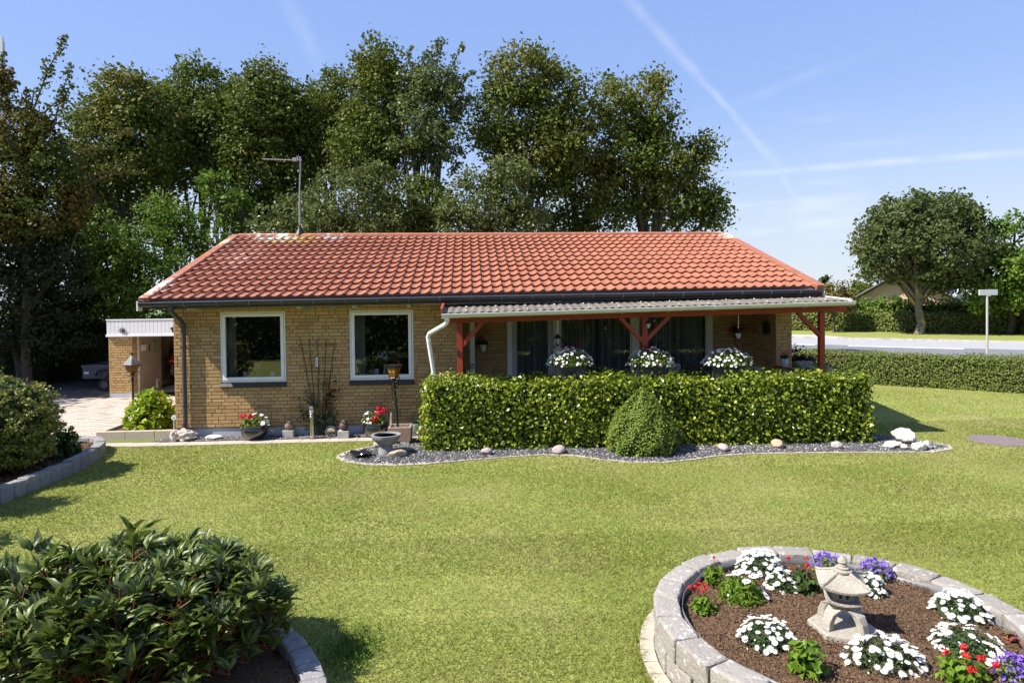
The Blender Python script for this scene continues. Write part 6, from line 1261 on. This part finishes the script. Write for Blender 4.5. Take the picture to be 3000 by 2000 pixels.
# trellis and rose on the wall
def wp_(u, v, d=.03): p = at(u, v, 1, YW-d); return (p.x, YW-d, p.z)
q = MB()
for (u0, v0), (u1, v1) in (((880, 993), (920, 1205)), ((905.5, 992), (924, 1210)), ((930.5, 992), (935, 1215)), ((956, 992), (944, 1213)), ((982, 992), (952, 1207))): q.tube([wp_(u0, v0), wp_(u1, v1), wp_((u0+u1*4)/5+ (930-u1)*.2, 1262)], .006, 5)
for v, u0, u1 in ((1010, 873, 990), (1048, 882, 985), (1087, 890, 975), (1126, 898, 968)): q.tube([wp_(u0, v), wp_(u1, v-1.5)], .005, 5)
tag(q.build('rose_trellis', 'black_iron'), 'fan shaped thin iron trellis on the wall between the two windows', 'trellis')
p = wp_(928, 1060, .05); t = thing('thermometer', p, 'small white thermometer on the wall at the trellis', 'thermometer'); MB().box(p[0]-.022, p[0]+.022, YW-.055, YW-.04, p[2]-.085, p[2]+.085).build('plate', 'gull_white', t, bevel=.003); MB().box(p[0]-.030, p[0]-.023, YW-.045, YW-.02, p[2]-.08, p[2]+.11).build('bracket', 'black_iron', t); MB().tube([(p[0], YW-.058, p[2]-.06), (p[0], YW-.058, p[2]+.06)], .004, 6).build('tube', 'can_green', t)
t = thing('climbing_rose', wp_(930, 1268), 'climbing rose on the trellis with glossy and a few red leaves', 'rose'); pr = [(wp_(u0, 1272, .06), wp_(u1, v1, .06)) for u0, u1, v1 in ((925, 895, 1190), (930, 915, 1150), (935, 960, 1110), (938, 975, 1160), (940, 990, 1145), (932, 930, 1130))]; stems(pr, .007, 'stem_brown', t)
P = np.concatenate([RNG.normal(size=(n_, 3))*[sx_, .03, sz_]+np.array(wp_(u, v, .09)) for u, v, sx_, sz_, n_ in ((895, 1215, .07, .10, 60), (940, 1230, .16, .10, 140), (950, 1255, .13, .06, 70), (908, 1165, .07, .07, 30), (925, 1185, .06, .05, 30), (950, 1120, .08, .07, 26), (965, 1215, .06, .08, 40))]); V, F = leaves(P, RNG.normal(size=P.shape)*.6+[-.4, -.7, .3], RNG.uniform(.04, .075, len(P)), .045); npobj('foliage', V, F, 'leaf_rose', t)
P = np.concatenate([RNG.normal(size=(26, 3))*[.05, .03, .08]+np.array(wp_(u, v, .09)) for u, v in ((965, 1165), (975, 1145), (960, 1180))]); V, F = leaves(P, RNG.normal(size=P.shape)*.6+[-.2, -.7, .3], .06, .04); npobj('red_foliage', V, F, 'leaf_rosered', t)
# bird bath, dish, slate and stones at the end of the gravel bed
p = at(1129, 1334, 2, .025); x, y = p.x, p.y+.12; zt = at(1129, 1277, 1, y-.15).z-.025; t = thing('bird_bath', (x, y, .025), 'rough grey stone bird bath on the gravel', 'bird bath'); rr = random.Random(2)
prof_ = [(.13, 0), (.125, .05), (.10, .12), (.095, .2), (.115, zt-.17), (.16, zt-.13), (.21, zt-.08), (.235, zt-.035), (.24, zt), (.20, zt), (.19, zt-.03), (.0, zt-.05)]
o = MB().lathe(prof_, (x, y, .025), 32).build('bowl', 'grey_stone', t, True)
for v in o.data.vertices:
    r0 = math.hypot(v.co.x-x, v.co.y-y)
    if v.co.z < .025+zt-.04 and r0 > .05: s = 1+.10*math.sin(v.co.z*60+math.atan2(v.co.y-y, v.co.x-x)*5)*rr.uniform(.3, 1); v.co.x = x+(v.co.x-x)*s; v.co.y = y+(v.co.y-y)*s
material('water', (.10, .11, .10), rough=.03, spec=.8); MB().lathe([(.195, zt-.024), (0, zt-.024)], (x, y, .025), 28).build('water', 'water', t)
p = at(1057, 1338, 2, .025); x, y = p.x, p.y+.05; o = MB().lathe([(.09, 0), (.15, .03), (.18, .065), (.175, .07), (.14, .04), (0, .025)], (x, y, .025), 30).build('black_dish', 'black_glaze', None, True)
for v in o.data.vertices: a = math.atan2(v.co.y-y, v.co.x-x); r0 = math.hypot(v.co.x-x, v.co.y-y); s = 1+.12*math.sin(a*5)*(r0/.18); v.co.x = x+(v.co.x-x)*s; v.co.y = y+(v.co.y-y)*s; v.co.z += .02*math.sin(a*5+1)*(r0/.18)**2
tag(o, 'wavy black glazed dish on the gravel left of the bird bath', 'dish')
for u, v, rr_, mt, sd, lab, nm, rot in ((1165, 1338, (.15, .10, .065), 'tan_rock', 21, 'rough tan stone at the foot of the bird bath', 'tan_stone', .2), (1180, 1322, (.19, .12, .03), 'slate_rock', 22, 'flat purple slate slab behind the tan stone', 'slate_slab', .15), (1108, 1310, (.09, .08, .07), 'limestone', 23, 'pale stone behind the bird bath', 'pale_stone', 0)):
    p = at(u, v, 2, .025); tag(rock(nm, (p.x, p.y+rr_[1]*.5, .02), rr_, mt, sd, rot=rot), lab, 'stone')
gst = 'field stones along the ivy hedge'
for i, (u, v, rr_, mt, lab) in enumerate(((1426, 1332, (.10, .08, .065), 'pink_granite', 'small grey granite stone at the left foot of the ivy hedge'), (1640, 1329, (.145, .10, .075), 'pink_granite', 'rounded pinkish granite stone left of the box bush'), (2123, 1320, (.155, .09, .065), 'pink_granite', 'long low pinkish stone right of the box bush'), (2283, 1313, (.115, .10, .085), 'tan_rock', 'light tan block shaped stone between the long low stone and the pitted one'), (2457, 1314, (.10, .08, .075), 'granite', 'pale stone with a pit, nearest the white rock pile'), (2545, 1280, (.09, .08, .07), 'granite', 'grey stone half hidden at the right end of the ivy hedge'))):
    p = at(u, v, 2, .025); tag(rock('field_stone', (p.x, p.y+rr_[1]*.6, .02), rr_, mt, 31+i, rot=i*.7, rough=.08), lab, 'stone', gst)
gw_ = 'white rocks in the pile at the bed end'
for i, (u, v, rr_, z, lab) in enumerate(((2622, 1312, (.17, .10, .065), .02, 'low white rock at the left of the white rock pile'), (2700, 1320, (.16, .10, .08), .02, 'low white rock at the front of the white rock pile'), (2722, 1316, (.08, .07, .08), .02, 'small white rock at the right of the white rock pile'), (2652, 1316, (.06, .05, .05), .02, 'smallest pinkish white rock in the middle of the pile'), (2657, 1300, (.20, .14, .13), .05, 'largest white rock on top of the pile'))):
    p = at(u, v, 2, .025); tag(rock('white_rock', (p.x, p.y+rr_[1]*.6, z), rr_, 'white_rock', 51+i, rot=i*.5, n=4, rough=.35), lab, 'rock', gw_)
p = at(2925, 1290, 2, .012); MB().lathe([(.46, 0), (.46, .012), (.44, .015), (0, .016)], (p.x, p.y, .008), 40).build('manhole_cover', 'slate_rock'); tag(bpy.data.objects['manhole_cover'], 'flat round grey cover in the lawn at the right edge', 'manhole cover')
# clipped box bush
bx, by = 2.84, 10.62; t = thing('box_bush', (bx, by, 0), 'egg shaped light green box bush in front of the ivy hedge', 'box bush'); k = 15000; d = RNG.normal(size=(k, 3)); d[:, 2] = np.abs(d[:, 2])*1.3-.12; d /= np.linalg.norm(d, axis=1, keepdims=True)
zz = RNG.random(k)**.85*.98; wdt = np.where(zz > .25, (1-np.clip((zz-.25)/.75, 0, 1)**1.35)**.75, .88+.12*np.clip(zz/.25, 0, 1))*.56; d = np.c_[d[:, :2]/np.maximum(np.linalg.norm(d[:, :2], axis=1, keepdims=True), .01), .2+1.2*zz[:, None]]
az = np.arctan2(d[:, 1], d[:, 0]); lump = 1+.07*np.sin(az*5+zz*7)+.06*np.sin(az*9-zz*13)+RNG.normal(size=k)*.05; P = np.c_[bx+np.cos(az)*wdt*lump, by+np.sin(az)*wdt*lump*.85, np.maximum(.01, zz*(1+.05*np.sin(az*6)))+RNG.normal(size=k)*.025]
V, F = leaves(P, d+RNG.normal(size=(k, 3))*.6+[0, 0, .3], RNG.uniform(.026, .048, k), .026); npobj('foliage', V, F, 'leaf_box', t)
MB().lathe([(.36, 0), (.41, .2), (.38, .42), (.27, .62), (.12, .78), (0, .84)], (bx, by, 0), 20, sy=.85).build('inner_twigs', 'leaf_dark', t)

# ------------------------------------------------------------------ on the veranda
gf = 'dark flower boxes on the veranda rail'
for u0, u1, lab, l2, l3 in ((1628, 1716, 'dark flower box hung left, in front of the terrace door', 'white daisies in the flower box left, in front of the terrace door', 'dark red petunias in the left flower box'), (1863, 1954, 'dark flower box at the middle red post', 'white daisies in the flower box at the middle red post', 'dark red petunias in the flower box at the middle red post'), (2087, 2186, 'dark flower box under the right hanging lantern', 'white daisies in the flower box under the right hanging lantern', 'dark red petunias in the flower box under the right lantern')):
    a, b = at(u0, 1074, 1, 11.25), at(u1, 1072, 1, 11.25); z1 = (a.z+b.z)/2; y0, y1 = 11.215, 11.395; t = thing('flower_box', ((a.x+b.x)/2, 11.3, 1.045), lab, 'flower box', gf); q = MB(); q.box(a.x, b.x, y0, y0+.012, 1.045, z1); q.box(a.x, b.x, y1-.012, y1, 1.045, z1); q.box(a.x, a.x+.012, y0+.012, y1-.012, 1.045, z1); q.box(b.x-.012, b.x, y0+.012, y1-.012, 1.045, z1); q.box(a.x+.012, b.x-.012, y0+.012, y1-.012, 1.045, 1.07); q.build('box', 'rattan', t)
    MB().box(a.x+.014, b.x-.014, y0+.014, y1-.014, 1.071, z1-.025).build('soil', 'soil', t); cx_ = (a.x+b.x)/2
    daisies('daisy_plant', (cx_, 11.3, z1-.0), (b.x-a.x)*.80, .20, .31, 140, .052, l2, 'daisies', 'daisies in the flower boxes', 'leaf_box', 1500, .055, .016, 'petal_yellow', 12, .8, up=.25, lo=.0)
    c = (cx_+.02, 11.33, z1); t = thing('petunia', c, l3, 'petunia', 'petunias in the flower boxes'); leafy((cx_, 11.33, z1-.03), .16, .08, .30, 160, .05, .025, 'leaf_box', t); P = RNG.normal(size=(13, 3))*[.12, .03, .025]+[cx_, 11.33, z1+.31]; heads(P, 7, .035, .022, 'petal_plum', t, 'bloom')
def hang_lantern(u, vtop, vbot, y, vc, lab, cord='white_wood'):
    a, b = at(u, vtop, 1, y), at(u, vbot, 1, y); x = a.x; h = a.z-b.z; zc = at(u, vc, 1, y).z; t = thing('hanging_lantern', (x, y, b.z), lab, 'lantern', 'hanging veranda lanterns'); s = h/.26
    MB().lathe([(.088*s, 0), (.085*s, .012*s), (.05*s, .05*s), (.03*s, .075*s), (.012*s, .085*s), (.010*s, .10*s)], (x, y, a.z-.1*s), 8).build('cap', 'black_iron', t); g = MB().lathe([(.040*s, 0), (.068*s, .115*s)], (x, y, a.z-.22*s), 6).build('glass', 'frost_glass', t); q = MB()
    for i in range(6): an = i*math.pi/3; q.tube([(x+.042*s*math.cos(an), y+.042*s*math.sin(an), a.z-.222*s), (x+.071*s*math.cos(an), y+.071*s*math.sin(an), a.z-.1*s)], .006*s, 5)
    q.lathe([(.0, -.05*s), (.012*s, -.035*s), (.02*s, -.015*s), (.048*s, 0), (.048*s, .008*s)], (x, y, a.z-.225*s), 8); q.build('cage', 'black_iron', t); MB().tube([(x, y, a.z-.005), (x, y, zc)], .007, 6).build('cord', cord, t); return t
hang_lantern(1634, 977, 1014, 11.7, 925, 'hanging lantern on a long white cord in front of the cream mullion'); hang_lantern(1899.5, 936, 966, 11.30, 925, 'lantern hanging close under the beam at the middle post', 'black_iron'); hang_lantern(2163, 962, 997, 11.7, 905, 'hanging lantern on a long white cord in front of the right brick wall')
p = at(1415, 1030, 1, YR-.12); z1 = at(1415, 1010, 1, YR-.12).z; t = thing('wall_pot', (p.x, YR-.1, p.z), 'small white pot with a pink geranium on the wall right of the white plank', 'plant pot'); MB().lathe([(.045, 0), (.065, z1-p.z-.02), (.072, z1-p.z), (.06, z1-p.z)], (p.x, YR-.1, p.z), 18).build('pot', 'window_white', t, True); MB().box(p.x-.05, p.x+.05, YR-.19, YR-.005, p.z-.016, p.z-.002).build('bracket', 'black_iron', t)
t = thing('geranium', (p.x, YR-.1, z1), 'pink geranium in the white wall pot', 'geranium'); leafy((p.x-.02, YR-.1, z1-.01), .14, .09, .17, 110, .06, .05, 'leaf_beech', t); heads([(p.x+.0, YR-.16, z1+.15), (p.x+.07, YR-.16, z1+.17), (p.x-.05, YR-.12, z1+.11)], 22, .03, .04, 'petal_pink', t)
p = at(2160, 972, 1, YR-.12); t = thing('flower_sconce', (p.x, YR-.1, p.z), 'black wall sconce with dark red tulips behind the right lantern', 'flower sconce'); q = MB(); q.lathe([(.03, -.12), (.06, -.02), (.09, 0), (.08, .01)], (p.x, YR-.1, p.z), 14); q.tube([(p.x-.1, YR-.1, p.z), (p.x-.14, YR-.08, p.z-.03), (p.x-.11, YR-.06, p.z-.07), (p.x, YR-.02, p.z-.15), (p.x, YR-.01, p.z-.3)], .008, 5); q.build('holder', 'black_iron', t); leafy((p.x, YR-.1, p.z), .15, .06, .12, 60, .10, .025, 'leaf_dark', t); heads([(p.x+dx, YR-.14, p.z+dz) for dx, dz in ((-.16, .08), (-.09, .13), (-.02, .15), (.06, .14), (.13, .12), (.17, .07), (-.2, .04))], 12, .04, .03, 'petal_red', t)
# rattan chair, cushion, chest, table with small things
a, b = at(2014, 1056, 1, 12.9), at(2081, 1056, 1, 12.9); x0, x1, zt = a.x, b.x, a.z; t = thing('rattan_chair', ((x0+x1)/2, 12.9, .11), 'black rattan armchair behind the middle flower box', 'chair'); MB().box(x0, x1, 12.86, 12.93, .45, zt).build('backrest', 'rattan', t, bevel=.02); MB().box(x0+.02, x1-.02, 12.3, 12.86, .42, .52).build('seat', 'rattan', t, bevel=.015)
for x in (x0, x1-.06): MB().box(x, x+.06, 12.32, 12.86, .53, .78).build('armrest', 'rattan', t, bevel=.015)
for x in (x0+.03, x1-.08):
    for y in (12.33, 12.86): MB().box(x, x+.05, y, y+.05, .11, .45).build('leg', 'rattan', t)
a, b = at(1957, 1066, 1, 12.5), at(1981, 1098, 1, 12.5); MB().box(a.x, b.x+.1, 12.5, 12.58, .6, a.z).build('floral_cushion', 'fabric_black', None, bevel=.03); tag(bpy.data.objects['floral_cushion'], 'black and white flowered cushion right of the middle flower box', 'cushion')
MB().box(a.x-.1, b.x+.3, 12.48, 12.95, .11, .6).build('garden_bench', 'rattan', None, bevel=.01); tag(bpy.data.objects['garden_bench'], 'low rattan bench carrying the flowered cushion', 'bench')
a, b = at(2187, 1077, 1, 13.1), at(2239, 1077, 1, 13.1); t = thing('storage_chest', ((a.x+b.x)/2, 13.3, .11), 'white storage chest in the brick corner of the terrace', 'chest'); MB().box(a.x+.01, b.x-.01, 13.12, 13.5, .11, a.z-.05).build('body', 'white_wood', t, bevel=.006); MB().box(a.x, b.x, 13.1, 13.52, a.z-.048, a.z).build('lid', 'white_wood', t, bevel=.008)
tz_ = 1.02; a, b = at(1745, 1100, 1, 12.1), at(1862, 1100, 1, 12.1); t = thing('terrace_table', ((a.x+b.x)/2, 12.2, .11), 'dark terrace table behind the ivy hedge', 'table'); MB().box(a.x, b.x, 11.95, 12.45, tz_-.03, tz_).build('table_top', 'rattan', t)
for x in (a.x+.03, b.x-.08):
    for y in (11.98, 12.38): MB().box(x, x+.05, y, y+.05, .11, tz_-.03).build('leg', 'rattan', t)
p = at(1768, 1096, 1, 12.05); MB().lathe([(.06, 0), (.07, .03), (.066, .09), (.04, .14), (.012, .155), (.012, .175), (0, .18)], (p.x, 12.05, tz_), 20).build('glass_jar', 'frost_glass', None, True); tag(bpy.data.objects['glass_jar'], 'small pale glass jar between the left and middle flower boxes', 'jar')
p = at(1849, 1090, 1, 12.05); t = thing('candle_dish', (p.x, 12.05, tz_), 'pale square dish beside the middle flower box', 'dish'); MB().box(p.x-.07, p.x+.07, 11.98, 12.12, tz_, p.z+.02).build('dish', 'gull_white', t, bevel=.006)
p = at(1835, 1085, 1, 12.2); t = thing('geranium', (p.x, 12.25, tz_), 'dark red geranium on the terrace table', 'geranium'); MB().lathe([(.05, 0), (.07, .1)], (p.x, 12.25, tz_), 16).build('pot', 'dark_clay', t, True); leafy((p.x, 12.25, tz_+.08), .1, .08, .1, 60, .05, .04, 'leaf_oak', t); heads([(p.x+dx, 12.2, p.z+dz) for dx, dz in ((-.05, 0), (.0, .03), (.06, .01))], 18, .03, .04, 'petal_plum', t)
# right end: pink pot, bowl of violets, turtle, ball
p = at(2298, 1068, 1, 12.3); t = thing('flower_pot', (p.x, 12.3, 1.16), 'white pot with a pink flowering plant at the terrace corner', 'plant pot'); zt = at(2298, 1050, 1, 12.3).z; MB().lathe([(.05, 0), (.072, .06), (.075, zt-1.19), (.066, zt-1.19)], (p.x, 12.3, 1.19), 20).build('pot', 'china', t, True); t = thing('pink_plant', (p.x, 12.3, zt), 'pink flowering plant in the white pot at the terrace corner', 'plant'); leafy((p.x, 12.3, zt-.02), .10, .10, .12, 100, .05, .03, 'leaf_beech', t); heads([(p.x+dx, 12.26, zt+dz) for dx, dz in ((-.06, .10), (.0, .13), (.07, .10), (.11, .06), (-.02, .08))], 20, .025, .035, 'petal_pink', t)
p = at(2318, 1092, 1, 11.8); t = thing('violet_cushion', (p.x, 11.8, 1.0), 'pink and violet flower cushion just above the ivy at the right end', 'flowers'); MB().lathe([(.09, 0), (.14, .12)], (p.x, 11.8, .92), 18).build('pot', 'dark_clay', t, True); leafy((p.x, 11.8, 1.03), .15, .12, .10, 160, .03, .02, 'leaf_rose', t); P, d = dome(60, (p.x, 11.8, 1.04), .16, .13, .13, .2, .9); V, F = leaves(P, d, .035, .035); npobj('bloom', V, F, 'petal_violet', t)
p = at(2360, 1080, 1, 12.6); x, z = p.x, p.z; MB().box(x-.35, x+.55, 12.5, 13.1, 0, z-.02).build('stone_plinth', 'granite'); tag(bpy.data.objects['stone_plinth'], 'raised stone planting bed beyond the terrace end', 'planter')
t = thing('turtle_statue', (x, 12.65, z-.02), 'grey stone turtle figure beyond the veranda rail', 'statue'); blob('body', [((x+.0, 12.65, z+.06), (.14, .12, .09)), ((x+.06, 12.62, z+.10), (.09, .09, .06)), ((x-.14, 12.6, z+.10), (.06, .055, .06)), ((x-.10, 12.62, z+.06), (.06, .05, .04)), ((x-.08, 12.56, z+.0), (.05, .05, .035)), ((x+.12, 12.56, z+.0), (.055, .05, .035)), ((x+.17, 12.65, z+.02), (.05, .04, .03))], 'statue_grey', t, .009)
P = RNG.normal(size=(420, 3))*[.26, .12, .03]+[x+.08, 12.85, z+.05]; P[:, 2] = np.maximum(P[:, 2], z-.01); V, F = leaves(P, RNG.normal(size=P.shape)*.5+[0, -.2, .8], .07, .05); t = tag(npobj('ground_cover', V, F, 'leaf_fresh'), 'yellow green leaves behind the stone turtle', 'plants', None, 'stuff')
p = at(2425, 1090, 1, 12.2); t = thing('stone_ball', (p.x, 12.2, 1.0), 'dark grey stone ball right of the corner post', 'ball'); blob('ball', [((p.x, 12.2, at(2425, 1083, 1, 12.2).z), (.075, .075, .075))], 'statue_grey', t, .01); MB().lathe([(.1, 0), (.09, .9), (.1, 1.0)], (p.x, 12.2, .07), 14).build('pillar', 'granite', t, True)

# ------------------------------------------------------------------ lawn grass
keep = RNG; RNG = np.random.default_rng(99); PP = []
for y0, y1, dens in ((3.3, 5.2, 7500), (5.2, 7, 5200), (7, 9.5, 3200), (9.5, 12.6, 1900), (12.6, 20, 600)):
    xa, xb = -.80*y1-1.0, .86*y1+1.2; n = int((xb-xa)*(y1-y0)*dens); P = np.c_[RNG.uniform(xa, xb, n), RNG.uniform(y0, y1, n)]; hw = .80*P[:, 1]+.8; P = P[(P[:, 0] > -hw) & (P[:, 0] < hw+P[:, 1]*.12)]; PP.append(P)
P = np.concatenate(PP); P = P[inside(P, LAWN)]
for poly in (GB, [(p[0]+.06, p[1]) for p in pb]+[(-4.4, 3.2), (-1, 3.2)], [(p[0]+.09, p[1]+.05) for p in lb]+[(-12, 11.5), (-12, 6.6)]): P = P[~inside(P, poly)]
P = P[(P[:, 0]-BC[0])**2+(P[:, 1]-BC[1])**2 > 1.375**2]; mh = at(2925, 1290, 2, .012); P = P[(P[:, 0]-mh.x)**2+(P[:, 1]-mh.y)**2 > .46**2]
k = len(P); h = RNG.uniform(.014, .030, k)*(1+.25*np.sin(P[:, 0]*1.7+P[:, 1]*.9)*np.sin(P[:, 1]*1.3)); near = np.minimum(abs((P[:, 0]-BC[0])**2+(P[:, 1]-BC[1])**2-1.39**2), 1); h = h*np.where(near < .10, 1.9, 1.0); w = np.where(P[:, 1] < 6, .004, np.where(P[:, 1] < 9.5, .006, .009)); a = RNG.uniform(0, 6.28, k); ln2 = RNG.normal(size=(k, 2))*.9
B = np.c_[P, np.full(k, .008)]; s = np.c_[np.cos(a)*w, np.sin(a)*w, np.zeros(k)]; T = B+np.c_[ln2*h[:, None], h]
V = np.stack([B-s, B+s, T], 1).reshape(-1, 3); F = np.arange(3*k).reshape(-1, 3); tag(npobj('lawn_grass', V, F, 'grass_blade'), 'short mown yellow green grass of the lawn', 'grass', None, 'stuff')
# taller weeds at the peony bed and the round bed
c = at(1010, 1915, 2, 0); t = thing('grass_tuft', c, 'taller green grass tuft by the peony bed edge', 'grass tuft'); k = 420; P = np.c_[RNG.normal(size=(k, 2))*[.10, .16]+[c.x+.06, c.y], np.full(k, .01)]; V, F = leaves(P, np.c_[RNG.normal(size=(k, 2)), np.full(k, .3)], RNG.uniform(.05, .11, k), .008, 'blade', np.c_[RNG.normal(size=(k, 2))*.5, np.ones(k)]); npobj('blade', V, F, 'leaf_bright', t)
k = 26; P = np.c_[RNG.uniform(-4.5, 6, k), RNG.uniform(5, 9.5, k), np.full(k, .035)]; V, F = leaves(P, RNG.normal(size=P.shape)*.4+[0, 0, 1], RNG.uniform(.02, .045, k), .025); tag(npobj('fallen_leaves', V, F, 'leaf_golden'), 'a few dry fallen leaves scattered on the lawn', 'leaves', None, 'stuff'); RNG = keep
